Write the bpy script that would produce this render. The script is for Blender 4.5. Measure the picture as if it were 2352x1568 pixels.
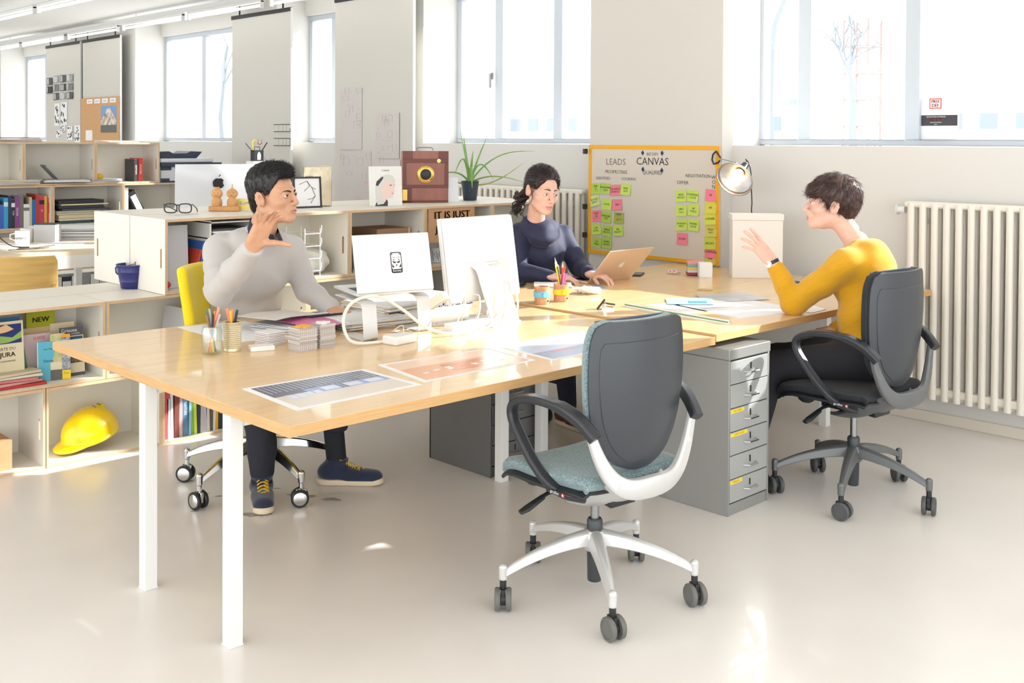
import bpy, bmesh, math, random
import numpy as np
from mathutils import Matrix, Vector, noise as mnoise
random.seed(7)
for _o in list(bpy.data.objects): bpy.data.objects.remove(_o)
SC = bpy.context.scene
COL = SC.collection
PI = math.pi
R = math.radians

# ---------------- camera ----------------
_f, _cy, _pitch, _roll, _yaw = 2439.74, 371.03, 0.0181, 0.0060, 0.8003
_fw = Vector((math.cos(_yaw)*math.cos(_pitch), math.sin(_yaw)*math.cos(_pitch), -math.sin(_pitch)))
_rt = Vector((math.sin(_yaw), -math.cos(_yaw), 0)); _up = _rt.cross(_fw)
_r2 = _rt*math.cos(_roll)+_up*math.sin(_roll); _u2 = -_rt*math.sin(_roll)+_up*math.cos(_roll)
cam = bpy.data.cameras.new('camera'); cam_ob = bpy.data.objects.new('camera', cam); COL.objects.link(cam_ob)
_m = Matrix(((_r2.x,_u2.x,-_fw.x,-1.5919),(_r2.y,_u2.y,-_fw.y,-2.5161),(_r2.z,_u2.z,-_fw.z,1.5229),(0,0,0,1)))
cam_ob.matrix_world = _m
cam.sensor_width = 36; cam.lens = 36*_f/2352; cam.shift_y = (_cy-784)/2352; cam.clip_end = 500
SC.camera = cam_ob

# ---------------- light and exposure ----------------
W = bpy.data.worlds.new('sky'); SC.world = W; W.use_nodes = True
_n = W.node_tree.nodes; _n['Background'].inputs[0].default_value = (0.95, 0.975, 1.0, 1); _n['Background'].inputs[1].default_value = 3.35
sun = bpy.data.lights.new('sun', 'SUN'); sun.energy = 11.0; sun.angle = R(0.6); sun.color = (1.0, 0.965, 0.91)
sun_ob = bpy.data.objects.new('sun', sun); COL.objects.link(sun_ob)
_d = Vector((-0.87*math.cos(R(26.5)), 0.49*math.cos(R(26.5)), -math.sin(R(26.5))))
sun_ob.rotation_euler = _d.to_track_quat('-Z', 'Y').to_euler(); sun_ob.location = (12, -6, 8)
vs = SC.view_settings; vs.view_transform = 'Standard'; vs.look = 'None'; vs.gamma = 1; vs.use_curve_mapping = False; vs.exposure = 0.0

# ---------------- materials ----------------
MATS = {}
def lin(c):
    return tuple((x/255/12.92 if x/255 <= .04045 else ((x/255+.055)/1.055)**2.4) for x in c)
def mat(name, rgb, rough=.5, metal=0, noise=0, nscale=8, stretch=(1,1,1), bump=0, bscale=60, coat=0, emis=0, spec=.5, rgb2=None, sheen=0, trans=0):
    if name in MATS: return MATS[name]
    m = bpy.data.materials.new(name); m.use_nodes = True; nt = m.node_tree; b = nt.nodes['Principled BSDF']
    c = (*lin(rgb), 1)
    b.inputs['Base Color'].default_value = c; b.inputs['Roughness'].default_value = rough; b.inputs['Metallic'].default_value = metal
    b.inputs['Specular IOR Level'].default_value = spec; b.inputs['Coat Weight'].default_value = coat
    if sheen: b.inputs['Sheen Weight'].default_value = sheen
    if trans: b.inputs['Transmission Weight'].default_value = trans
    if emis: b.inputs['Emission Color'].default_value = c; b.inputs['Emission Strength'].default_value = emis
    if noise or bump:
        tc = nt.nodes.new('ShaderNodeTexCoord'); mp = nt.nodes.new('ShaderNodeMapping'); mp.inputs['Scale'].default_value = stretch
        nt.links.new(tc.outputs['Object'], mp.inputs['Vector'])
    if noise:
        nz = nt.nodes.new('ShaderNodeTexNoise'); nz.inputs['Scale'].default_value = nscale; nz.inputs['Detail'].default_value = 6
        nt.links.new(mp.outputs['Vector'], nz.inputs['Vector'])
        rp = nt.nodes.new('ShaderNodeValToRGB'); rp.color_ramp.elements[0].position = .35; rp.color_ramp.elements[1].position = .65
        c2 = (*lin(rgb2), 1) if rgb2 else tuple(x*(1-noise) for x in c[:3])+(1,)
        rp.color_ramp.elements[0].color = c2; rp.color_ramp.elements[1].color = c
        nt.links.new(nz.outputs['Fac'], rp.inputs['Fac']); nt.links.new(rp.outputs['Color'], b.inputs['Base Color'])
    if bump:
        nb = nt.nodes.new('ShaderNodeTexNoise'); nb.inputs['Scale'].default_value = bscale; nb.inputs['Detail'].default_value = 3
        nt.links.new(mp.outputs['Vector'], nb.inputs['Vector'])
        bp = nt.nodes.new('ShaderNodeBump'); bp.inputs['Strength'].default_value = bump; bp.inputs['Distance'].default_value = .002
        nt.links.new(nb.outputs['Fac'], bp.inputs['Height']); nt.links.new(bp.outputs['Normal'], b.inputs['Normal'])
    MATS[name] = m; return m
def glassmat(name, tint=(1,1,1), gloss=.06, rough=0.02):
    if name in MATS: return MATS[name]
    m = bpy.data.materials.new(name); m.use_nodes = True; nt = m.node_tree; nt.nodes.clear()
    o = nt.nodes.new('ShaderNodeOutputMaterial'); mx = nt.nodes.new('ShaderNodeMixShader'); t = nt.nodes.new('ShaderNodeBsdfTransparent'); g = nt.nodes.new('ShaderNodeBsdfGlossy')
    t.inputs[0].default_value = (*tint, 1); g.inputs['Roughness'].default_value = rough; mx.inputs[0].default_value = gloss
    nt.links.new(t.outputs[0], mx.inputs[1]); nt.links.new(g.outputs[0], mx.inputs[2]); nt.links.new(mx.outputs[0], o.inputs[0])
    MATS[name] = m; return m
def ramp_mat(name, stops, axis=2, rough=.6, scale=1.0, noisef=0, nscale=5):
    """printed picture: colour bands along a local axis with a little noise (the print itself)"""
    if name in MATS: return MATS[name]
    m = bpy.data.materials.new(name); m.use_nodes = True; nt = m.node_tree; b = nt.nodes['Principled BSDF']; b.inputs['Roughness'].default_value = rough
    tc = nt.nodes.new('ShaderNodeTexCoord'); sp = nt.nodes.new('ShaderNodeSeparateXYZ'); nt.links.new(tc.outputs['Object'], sp.inputs[0])
    ma = nt.nodes.new('ShaderNodeMath'); ma.operation = 'MULTIPLY'; ma.inputs[1].default_value = scale; nt.links.new(sp.outputs[axis], ma.inputs[0])
    nz = nt.nodes.new('ShaderNodeTexNoise'); nz.inputs['Scale'].default_value = nscale; nt.links.new(tc.outputs['Object'], nz.inputs['Vector'])
    mb = nt.nodes.new('ShaderNodeMath'); mb.operation = 'MULTIPLY_ADD'; mb.inputs[1].default_value = noisef; nt.links.new(nz.outputs['Fac'], mb.inputs[0]); nt.links.new(ma.outputs[0], mb.inputs[2])
    rp = nt.nodes.new('ShaderNodeValToRGB'); cr = rp.color_ramp
    while len(cr.elements) < len(stops): cr.elements.new(.5)
    for e, (p, c) in zip(cr.elements, stops): e.position = p; e.color = (*lin(c), 1)
    nt.links.new(mb.outputs[0], rp.inputs['Fac']); nt.links.new(rp.outputs['Color'], b.inputs['Base Color'])
    MATS[name] = m; return m

# ---------------- mesh builder ----------------
def T(x=0, y=0, z=0): return Matrix.Translation((x, y, z))
def RX(a): return Matrix.Rotation(R(a), 4, 'X')
def RY(a): return Matrix.Rotation(R(a), 4, 'Y')
def RZ(a): return Matrix.Rotation(R(a), 4, 'Z')
def frame(o, x, y):
    x = Vector(x).normalized(); y = Vector(y); z = x.cross(y).normalized(); y = z.cross(x)
    return Matrix(((x.x,y.x,z.x,o[0]),(x.y,y.y,z.y,o[1]),(x.z,y.z,z.z,o[2]),(0,0,0,1)))
_textcache = {}
def text_geo(s, size):
    k = (s, size)
    if k not in _textcache:
        cu = bpy.data.curves.new('t', 'FONT'); cu.body = s; cu.size = size; cu.resolution_u = 2; cu.align_x = 'CENTER'; cu.align_y = 'CENTER'
        ob = bpy.data.objects.new('t', cu); COL.objects.link(ob); bpy.context.view_layer.update()
        me = ob.to_mesh(); vs_ = [tuple(v.co) for v in me.vertices]; fs = [tuple(p.vertices) for p in me.polygons]
        ob.to_mesh_clear(); bpy.data.objects.remove(ob); bpy.data.curves.remove(cu)
        _textcache[k] = (vs_, fs)
    return _textcache[k]
class MB:
    def __init__(s): s.v = []; s.f = []; s.mi = []; s.m = 0; s.M = Matrix.Identity(4)
    def add(s, vs_, fs, M=None):
        o = len(s.v); A = s.M @ M if M is not None else s.M
        s.v += [A @ Vector(v) for v in vs_]
        s.f += [tuple(i+o for i in f) for f in fs]; s.mi += [s.m]*len(fs); return s
    def bx(s, x0, x1, y0, y1, z0, z1, M=None):
        return s.add([(x0,y0,z0),(x1,y0,z0),(x1,y1,z0),(x0,y1,z0),(x0,y0,z1),(x1,y0,z1),(x1,y1,z1),(x0,y1,z1)],
                     [(0,3,2,1),(4,5,6,7),(0,1,5,4),(1,2,6,5),(2,3,7,6),(3,0,4,7)], M)
    def box(s, c, d, M=None):
        return s.bx(c[0]-d[0]/2, c[0]+d[0]/2, c[1]-d[1]/2, c[1]+d[1]/2, c[2]-d[2]/2, c[2]+d[2]/2, M)
    def prism(s, poly, z0, z1, M=None):
        n = len(poly); v = [(p[0],p[1],z0) for p in poly]+[(p[0],p[1],z1) for p in poly]
        return s.add(v, [tuple(range(n))[::-1], tuple(range(n,2*n))]+[(i,(i+1)%n,n+(i+1)%n,n+i) for i in range(n)], M)
    def lathe(s, prof, n=24, M=None, cap=True):
        v = []; f = []; k = len(prof)
        for i in range(n):
            a = 2*PI*i/n
            for r_, z in prof: v.append((r_*math.cos(a), r_*math.sin(a), z))
        for i in range(n):
            j = (i+1) % n
            for q in range(k-1): f.append((i*k+q, j*k+q, j*k+q+1, i*k+q+1))
        if cap:
            if prof[0][0] > 1e-6: f.append(tuple(i*k for i in range(n))[::-1])
            if prof[-1][0] > 1e-6: f.append(tuple(i*k+k-1 for i in range(n)))
        return s.add(v, f, M)
    def cyl(s, p0, p1, r0, r1=None, n=16, M=None):
        p0 = Vector(p0); p1 = Vector(p1); d = p1-p0; q = d.to_track_quat('Z', 'Y').to_matrix().to_4x4()
        A = T(*p0) @ q
        return s.lathe([(r0,0),(r0 if r1 is None else r1, d.length)], n, (M @ A) if M is not None else A)
    def tube(s, pts, r, n=8, closed=False, M=None, flat=None):
        P = [Vector(p) for p in pts]; k = len(P); rr = r if isinstance(r, (list, tuple)) else [r]*k
        v = []; f = []; up = None
        for i in range(k):
            a = P[(i-1) % k] if (i or closed) else P[i]; b = P[(i+1) % k] if (i < k-1 or closed) else P[i]
            t = (b-a).normalized()
            if up is None:
                up = Vector((0,0,1)) if abs(t.z) < .9 else Vector((1,0,0))
                if flat is not None: up = Vector(flat)
            if flat is not None: up = Vector(flat)
            u = t.cross(up)
            if u.length < 1e-6: u = t.orthogonal()
            u.normalize(); w = u.cross(t).normalized(); up = w
            for j in range(n):
                an = 2*PI*j/n
                rx, ry = (rr[i] if isinstance(rr[i], tuple) else (rr[i], rr[i]))
                v.append(P[i]+u*math.cos(an)*rx+w*math.sin(an)*ry)
        for i in range(k if closed else k-1):
            for j in range(n):
                a = i*n+j; b = i*n+(j+1) % n; c = ((i+1) % k)*n+(j+1) % n; d = ((i+1) % k)*n+j
                f.append((a, b, c, d))
        if not closed: f.append(tuple(range(n))[::-1]); f.append(tuple((k-1)*n+j for j in range(n)))
        return s.add(v, f, M)
    def sweep(s, pts, prof, ups, M=None, closed=False):
        """sweep 2D profile (list or function i->list) along pts; ups = side vector(s)"""
        P = [Vector(p) for p in pts]; k = len(P); v = []; f = []; n = None
        for i in range(k):
            a = P[(i-1) % k] if (i or closed) else P[i]; b = P[(i+1) % k] if (i < k-1 or closed) else P[i]
            t = (b-a).normalized(); sd = Vector(ups[i] if isinstance(ups, list) else ups); sd = (sd - t*sd.dot(t)).normalized(); w = t.cross(sd)
            pr = prof(i) if callable(prof) else prof; n = len(pr)
            for x, y in pr: v.append(P[i]+sd*x+w*y)
        for i in range(k if closed else k-1):
            for j in range(n): f.append((i*n+j, i*n+(j+1) % n, ((i+1) % k)*n+(j+1) % n, ((i+1) % k)*n+j))
        if not closed: f.append(tuple(range(n))[::-1]); f.append(tuple((k-1)*n+j for j in range(n)))
        return s.add(v, f, M)
    def grid(s, fn, nu, nv, th=0, M=None):
        pts = [[Vector(fn(i/(nu-1), j/(nv-1))) for j in range(nv)] for i in range(nu)]
        v = [p for row in pts for p in row]; f = []
        for i in range(nu-1):
            for j in range(nv-1): f.append((i*nv+j, (i+1)*nv+j, (i+1)*nv+j+1, i*nv+j+1))
        if th:
            N = []
            for i in range(nu):
                for j in range(nv):
                    a = pts[min(i+1,nu-1)][j]-pts[max(i-1,0)][j]; b = pts[i][min(j+1,nv-1)]-pts[i][max(j-1,0)]
                    N.append(a.cross(b).normalized())
            o = len(v); v += [p-n_*th for p, n_ in zip(v, N)]; f += [tuple(x+o for x in q)[::-1] for q in list(f)]
            ring = [i*nv for i in range(nu)]+[(nu-1)*nv+j for j in range(1,nv)]+[i*nv+nv-1 for i in range(nu-2,-1,-1)]+[j for j in range(nv-2,0,-1)]
            for i in range(len(ring)):
                a = ring[i]; b = ring[(i+1) % len(ring)]; f.append((b, a, a+o, b+o))
        return s.add(v, f, M)
    def ball(s, c, r, n=16, M=None):
        rx, ry, rz = r if isinstance(r, (tuple, list)) else (r, r, r); v = []; f = []; h = n//2
        v.append((c[0],c[1],c[2]-rz))
        for i in range(1, h):
            a = -PI/2+PI*i/h
            for j in range(n): b = 2*PI*j/n; v.append((c[0]+rx*math.cos(a)*math.cos(b), c[1]+ry*math.cos(a)*math.sin(b), c[2]+rz*math.sin(a)))
        v.append((c[0],c[1],c[2]+rz)); e = len(v)-1
        for j in range(n): f.append((0, 1+(j+1) % n, 1+j)); f.append((e, 1+(h-2)*n+j, 1+(h-2)*n+(j+1) % n))
        for i in range(h-2):
            for j in range(n): f.append((1+i*n+j, 1+i*n+(j+1) % n, 1+(i+1)*n+(j+1) % n, 1+(i+1)*n+j))
        return s.add(v, f, M)
    def text(s, st, size, M, m=None, sx=1, bold=0):
        vs_, fs = text_geo(st, size); old = s.m
        if m is not None: s.m = m
        S = Matrix.Diagonal((sx, 1, 1, 1))
        for dx in ([0] if not bold else [-bold, 0, bold]): s.add(vs_, fs, M @ T(dx, 0, 0) @ S)
        s.m = old; return s
    def build(s, name, mats, parent=None, world=None, bevel=0, ang=35, seg=2, sub=0, smooth=True):
        if not isinstance(mats, (list, tuple)): mats = [mats]
        me = bpy.data.meshes.new(name); V = s.v
        if parent is not None and world is not False:
            inv = root_matrix(parent).inverted(); V = [inv @ v for v in V]
        me.from_pydata([tuple(v) for v in V], [], s.f); me.update()
        for m in mats: me.materials.append(m)
        if len(mats) > 1: me.polygons.foreach_set('material_index', s.mi)
        if smooth:
            me.polygons.foreach_set('use_smooth', [True]*len(me.polygons)); me.set_sharp_from_angle(angle=R(ang))
        ob = bpy.data.objects.new(name, me); COL.objects.link(ob)
        if parent is not None: ob.parent = parent
        if bevel:
            b = ob.modifiers.new('bevel', 'BEVEL'); b.width = bevel; b.segments = seg; b.limit_method = 'ANGLE'; b.angle_limit = R(40); b.harden_normals = False
        if sub:
            b = ob.modifiers.new('sub', 'SUBSURF'); b.levels = sub; b.render_levels = sub
        return ob
def root_matrix(o):
    while o.parent is not None: o = o.parent
    return o.matrix_basis.copy()
def thing(name, label, cat, loc=(0,0,0), rz=0, group=None):
    o = bpy.data.objects.new(name, None); COL.objects.link(o); o.empty_display_size = .1
    o.location = loc; o.rotation_euler = (0, 0, R(rz)); o['label'] = label; o['category'] = cat
    if group: o['group'] = group
    return o
def tag(o, label, cat, group=None, kind=None):
    o['label'] = label; o['category'] = cat
    if group: o['group'] = group
    if kind: o['kind'] = kind
    return o
def struct(o): o['kind'] = 'structure'; return o
def one(mb, name, mats, label, cat, group=None, org=None, **kw):
    """a thing that is one mesh; origin moved to org (world coordinates)"""
    if org is not None:
        mb.v = [v-Vector(org) for v in mb.v]
    o = mb.build(name, mats, **kw)
    if org is not None: o.location = org
    return tag(o, label, cat, group)
def copy_tree(o, parent=None):
    c = o.copy(); COL.objects.link(c); c.parent = parent
    for ch in list(o.children): copy_tree(ch, c)
    return c

WHITE = mat('white_laminate', (236,231,219), .45)
BIRCH = mat('birch_edge', (222,190,152), .55, noise=.18, nscale=30, stretch=(1,1,12))
DESKTOP = mat('birch_desktop', (238,203,152), .30, noise=.10, nscale=3, stretch=(1,9,1), coat=.4)
DESKEDGE = mat('plywood_edge', (222,176,118), .5, noise=.25, nscale=14, stretch=(.6,.6,30))
BLACK = mat('black_plastic', (34,36,39), .42)
PAPER = mat('white_paper', (240,240,240), .7)
CHROME = mat('polished_chrome', (215,215,215), .12, metal=1)
STEEL = mat('steel', (150,152,154), .3, metal=1)
def crom(P, m=6):
    out = []
    for i in range(len(P)-1):
        a, b, c, d = P[max(i-1,0)], P[i], P[i+1], P[min(i+2,len(P)-1)]
        for k in range(m):
            s = k/m; out.append(.5*((2*b)+(-a+c)*s+(2*a-5*b+4*c-d)*s*s+(-a+3*b-3*c+d)*s**3))
    return out+[P[-1]]
# ================= ROOM =================
WALL = mat('wall_paint', (220,218,213), .8, bump=.15, bscale=25)
CEIL = mat('ceiling_paint', (246,246,244), .85)
FLOOR = mat('floor_resin', (238,233,227), .28, noise=.06, nscale=1.6, bump=.25, bscale=5, coat=.15)
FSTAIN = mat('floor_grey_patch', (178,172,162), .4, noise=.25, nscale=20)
FRAMEW = mat('window_frame_paint', (196,203,212), .4)
GLASS = glassmat('window_glass', (.97,.985,1), .05)
XW = 4.12
mb = MB(); mb.bx(-7, 4.5, -7, 18, -.1, 0)
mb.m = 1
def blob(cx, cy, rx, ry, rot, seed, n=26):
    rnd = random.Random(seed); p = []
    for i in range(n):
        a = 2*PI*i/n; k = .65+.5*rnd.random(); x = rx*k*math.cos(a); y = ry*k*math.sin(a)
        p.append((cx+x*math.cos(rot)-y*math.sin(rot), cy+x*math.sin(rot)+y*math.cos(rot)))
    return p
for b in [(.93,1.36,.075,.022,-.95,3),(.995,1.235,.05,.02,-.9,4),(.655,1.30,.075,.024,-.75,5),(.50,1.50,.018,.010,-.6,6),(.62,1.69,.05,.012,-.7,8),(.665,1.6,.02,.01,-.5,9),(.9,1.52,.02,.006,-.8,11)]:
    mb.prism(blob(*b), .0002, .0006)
struct(mb.build('floor', [FLOOR, FSTAIN], smooth=False))
mb = MB(); mb.bx(-7, 4.9, -7, 18, 2.95, 3.05); struct(mb.build('ceiling', CEIL, smooth=False))
# window wall: parapet, lintel, piers between the windows
bays = [(-1.5,1.40),(2.40,4.45),(5.72,6.75),(7.55,9.95),(12.2,14.6)]   # openings along Y
SILL = 1.512
mb = MB(); mb.bx(XW, 4.62, -7, 18, 0, SILL); mb.bx(4.45, 4.62, -7, 18, 2.80, 2.95)

edges = [-7]+[e for b in bays for e in b]+[18]
for i in range(0, len(edges), 2): mb.bx(XW, 4.62, edges[i], edges[i+1], SILL, 2.95)
struct(mb.build('wall_right', WALL, smooth=False))
mb = MB(); mb.bx(-7, 4.5, 15.5, 15.7, 0, 2.95); struct(mb.build('wall_back', WALL, smooth=False))
mb = MB(); mb.bx(XW-.015, XW, -7, 15.5, 0, .06); struct(mb.build('baseboard_right', mat('skirting', (222,214,200), .6), bevel=.004, smooth=False))
# pier carrying the canvas board
mb = MB(); mb.bx(4.0, XW+.002, 1.352, 2.46, 0, 2.95); struct(mb.build('wall_pier', mat('pier_paint', (213,209,201), .8), smooth=False))
# a crack and a thin pipe in the plaster beside the third window
mb = MB(); pts = []
rnd = random.Random(2)
for i in range(40): pts.append((XW-.003, 5.62+rnd.uniform(-.012,.012), .9+i*.046))
mb.tube(pts, [.0015+.003*abs(math.sin(i*.7)) for i in range(40)], 5)
struct(mb.build('trim_1', mat('plaster_crack', (176,168,160), .9)))
# windows
def window(i, y0, y1, mull, z0=SILL+.004, z1=2.80, handle=None, xf=4.50):
    w = thing('window_%d' % i, '', '', (xf, y0, z0)); del w['label']; del w['category']; w['kind'] = 'structure'
    t = .055; tb = .036
    fr = MB(); fr.bx(xf, xf+.07, y0, y1, z0, z0+tb); fr.bx(xf, xf+.07, y0, y1, z1-t, z1); fr.bx(xf, xf+.07, y0, y0+t, z0+tb, z1-t); fr.bx(xf, xf+.07, y1-t, y1, z0+tb, z1-t)
    for m_ in mull: fr.bx(xf-.005, xf+.075, m_-.045, m_+.045, z0+tb+.0005, z1-t-.001)
    f = fr.build('window_frame', FRAMEW, w, bevel=.004)
    ed = sorted([y0]+list(mull)+[y1])
    for a, b in zip(ed[:-1], ed[1:]):
        g = MB(); g.bx(xf+.03, xf+.036, a+.03, b-.03, z0+.03, z1-.03); g.build('pane', GLASS, w, smooth=False)
        s = MB()                                                   # dark rubber seal at the sash foot
        s.bx(xf-.008, xf, a+.05, b-.05, z0+tb-.002, z0+tb+.002); s.build('seal', mat('window_seal', (150,152,156), .6), f, smooth=False)
    if handle:
        h = MB(); h.box((xf-.015, handle, z0+.56), (.02,.022,.06)); h.bx(xf-.045, xf-.03, handle-.01, handle+.01, z0+.46, z0+.58); h.bx(xf-.035, xf-.01, handle-.008, handle+.008, z0+.565, z0+.58)
        h.build('window_handle', mat('grey_metal', (165,165,165), .4, metal=.6), f, bevel=.003)
    return w
window(1, bays[0][0], bays[0][1]+.03, [-.72, .355, 1.072])
window(2, bays[1][0], bays[1][1], [3.245, 3.92], handle=3.99)
window(3, bays[2][0], bays[2][1], [6.3])
window(4, bays[3][0], bays[3][1], [8.2, 8.95])
window(5, bays[4][0], bays[4][1], [13.0, 13.8])
# ---- ceiling light rails ----
TUBE = mat('lit_tube', (255,252,246), .4, emis=5)
RAIL = mat('white_enamel', (226,226,224), .35)
def batten(x, y, z, L, label, k):
    t = thing('fluorescent_light', label, 'ceiling light', (x, y, z), 0, 'fluorescent battens on the ceiling rails')
    b = MB(); b.bx(x-.02, x+.02, y-L/2, y+L/2, z+.03, z+.06)
    for s in (-1, 1): b.box((x, y+s*(L/2-.01), z+.01), (.035,.02,.075))
    b.build('housing', RAIL, t, bevel=.003)
    c = MB(); c.cyl((x,y-L/2+.02,z),(x,y+L/2-.02,z), .013, n=12); c.build('tube', TUBE, t)
rl = [('nearest the window side, by the second hanging panel',7.05),('beside the left edge of the second hanging panel',8.62),('over the fourth window',10.2),('above the double hanging panel',11.75),('farthest down the window-side rail',13.3),('over the pier by the third hanging panel',5.45),('above the wooden camera, out near the frame top',3.9)]
for k, (n_, y) in enumerate(rl): batten(3.7, y, 2.80, 1.45, 'white fluorescent tube light '+n_, k)
for n_, y in [('on the inner rail at the upper left corner',8.65),('on the inner rail, nearer one at the frame top',7.1)]: batten(2.2, y, 2.74, 1.45, 'white fluorescent tube light '+n_, 9)
for x, y0, y1, z, n_ in ((3.74,2.6,14.6,2.865,'slim white ceiling rail running along the window wall'),(2.235,5.6,14.6,2.81,'slim white ceiling rail farther into the room')):
    mb = MB(); mb.bx(x-.03, x+.03, y0, y1, z, z+.05)
    for y in np.arange(y0+.5, y1, 2): mb.cyl((x, y, z+.04), (x, y, 2.96), .006, n=6)
    one(mb, 'ceiling_rail', RAIL, n_, 'rail', org=(x, y0, z), bevel=.003)
# ---- outside: ground, bare trees, red crane mast, pale houses ----
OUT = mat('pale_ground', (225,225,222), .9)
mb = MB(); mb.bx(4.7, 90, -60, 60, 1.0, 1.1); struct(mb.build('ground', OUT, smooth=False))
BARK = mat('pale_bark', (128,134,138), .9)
def tree(x, y, h, seed, label, r0=.11):
    rnd = random.Random(seed); b = MB()
    def br(p, d, L, r, k):
        q = p+d*L; mid = (p+q)/2+Vector((rnd.uniform(-1,1),rnd.uniform(-1,1),rnd.uniform(-.3,.5)))*L*.06
        b.tube([p, mid, q], [r, r*.85, r*.7], 6)
        if k == 0: return
        for i in range(rnd.choice((2,3))):
            nd = (d+Vector((rnd.uniform(-1,1),rnd.uniform(-1,1),rnd.uniform(-.25,.6)))*.75).normalized()
            br(q, nd, L*rnd.uniform(.6,.85), r*.6, k-1)
    br(Vector((0,0,0)), Vector((0,0,1)), h*.34, r0, 5)
    one(b, 'bare_tree', BARK, label, 'tree', 'bare trees outside the windows').location = (x, y, 1.1)
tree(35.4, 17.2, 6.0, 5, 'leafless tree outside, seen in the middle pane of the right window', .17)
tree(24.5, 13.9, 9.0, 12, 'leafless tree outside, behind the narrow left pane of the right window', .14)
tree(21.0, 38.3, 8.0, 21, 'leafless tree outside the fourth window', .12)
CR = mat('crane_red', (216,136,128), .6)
mb = MB(); 
for dx in (0,1.5):
    for dy in (0,1.5):
        mb.bx(dx-.06, dx+.06, dy-.06, dy+.06, 0, 7.5)
for k in range(5):
    z = k*1.5
    for a, b in (((0,0),(1.5,0)),((1.5,0),(1.5,1.5)),((0,0),(0,1.5)),((0,1.5),(1.5,1.5))):
        mb.tube([(a[0],a[1],z),(b[0],b[1],z)], .05, 5); mb.tube([(a[0],a[1],z),(b[0],b[1],z+1.5)], .035, 5)
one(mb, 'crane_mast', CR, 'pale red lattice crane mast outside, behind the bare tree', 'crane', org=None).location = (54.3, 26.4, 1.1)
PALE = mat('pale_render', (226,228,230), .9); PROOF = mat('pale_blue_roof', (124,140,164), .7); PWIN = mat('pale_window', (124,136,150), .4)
def house(x, y, w, h, label, n=4):
    t = thing('building', label, 'building', (x, y, 1.1), 0, 'pale buildings outside')
    b = MB(); b.bx(0, 6, 0, w, 0, h); b.build('wall', PALE, t, world=False, smooth=False)
    b = MB(); b.prism([(-.4,h),(6.4,h),(3,h+.8)], 0, w, Matrix(((1,0,0,0),(0,0,1,0),(0,1,0,0),(0,0,0,1)))); b.build('roof', PROOF, t, world=False, smooth=False)
    for i in range(n):
        b = MB(); b.bx(-.05, .02, w*(i+.25)/n, w*(i+.75)/n, h*.45, h*.75); b.build('house_window', PWIN, t, world=False, smooth=False)
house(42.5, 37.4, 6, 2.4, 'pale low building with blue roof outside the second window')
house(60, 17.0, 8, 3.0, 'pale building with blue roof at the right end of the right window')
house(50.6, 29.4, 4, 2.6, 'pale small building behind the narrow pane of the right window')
# ---- radiators ----
RADI = mat('radiator_enamel', (236,230,218), .35)
def radiator(x, y0, y1, z0, z1, n, label, valve):
    t = thing('radiator', label, 'radiator', (x, y0, 0))
    h = MB(); h.bx(x-.005, x+.055, y0-.01, y1+.01, z1-.035, z1); h.build('header', RADI, t, bevel=.012)
    h = MB(); h.bx(x-.005, x+.055, y0, y1, z0, z0+.045); h.build('footer', RADI, t, bevel=.012)
    p = (y1-y0)/n
    for i in range(n):
        b = MB(); y = y0+(i+.5)*p
        for dx in (0, .05): b.tube([(x+dx, y, z0-.02), (x+dx, y, z1-.01)], [(p*.30, .016), (p*.30, .016)], 10, flat=(1,0,0))
        b.build('column', RADI, t)
    b = MB(); b.cyl((x+.02, y1+.01, z1-.05), (x+.02, y1+.05, z1-.05), .02, n=12); b.cyl((x+.02,y1+.05,z1-.05),(x+.02,y1+.056,z1-.05),.03,n=12)
    b.build('valve', mat('valve_white', (225,225,222), .4), t)
    for yy in (y0+.1, y1-.1):
        for zz in (z0+.06, z1-.12): b = MB(); b.bx(x-.01, XW-.001, yy-.015, yy+.015, zz, zz+.03); b.build('bracket', RADI, t)
radiator(4.02, -1.15, .16, .17, 1.215, 20, 'large cream column radiator at the right on the wall behind the seated woman in yellow', 1)
radiator(4.02, 2.56, 4.3, .2, 1.19, 27, 'cream column radiator under the second window behind the potted plant', 1)
radiator(4.02, 7.8, 9.6, .2, 1.1, 24, 'cream column radiator under the fourth window, mostly hidden by shelves', 1)
# ================= DESKS =================
LEGW = mat('leg_white', (232,232,228), .4)
def desk(x0, x1, y0, y1, z, legs, label):
    t = thing('desk', label, 'desk', (x0, y0, 0), 0, 'birch plywood desks pushed together')
    b = MB(); b.bx(x0, x1, y0, y1, z-.032, z)
    ob = b.build('tabletop', [DESKTOP, DESKEDGE], t, bevel=.0015)
    for p in ob.data.polygons:
        if abs(p.normal.z) < .5: p.material_index = 1
    for (lx, ly) in legs:
        b = MB(); b.bx(lx, lx+.045, ly, ly+.045, .004, z-.0325); b.bx(lx-.002, lx+.047, ly-.002, ly+.047, 0, .006)
        b.build('leg', LEGW, t, bevel=.002)
    b = MB(); ys = sorted(set(l[1] for l in legs)); xs = sorted(set(l[0] for l in legs))
    for yy in ys: b.bx(min(xs)+.045, max(xs), yy+.005, yy+.035, z-.072, z-.033)
    b.build('rail', LEGW, t)
    return t
desk(0, 2.012, 0, 1.69, .735, [(.004,.329),(.004,.895),(1.93,.345),(1.93,.905)], 'big birch plywood desk in front with three prints on it')
desk(2.018, 4.0, 0, .848, .745, [(2.04,.62),(3.6,.39)], 'birch plywood desk under the elbow of the woman in yellow')
desk(2.018, 3.99, .852, 1.70, .745, [(2.03,1.2),(3.8,1.2)], 'birch plywood desk at the canvas board with the gold laptop')
mb = MB(); mb.bx(1.67, 1.715, .90, .945, 0, .7); one(mb, 'support_post', LEGW, 'white square post under the front desk beside the dark cabinet', 'post', org=(1.69,.92,0), bevel=.002)
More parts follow.
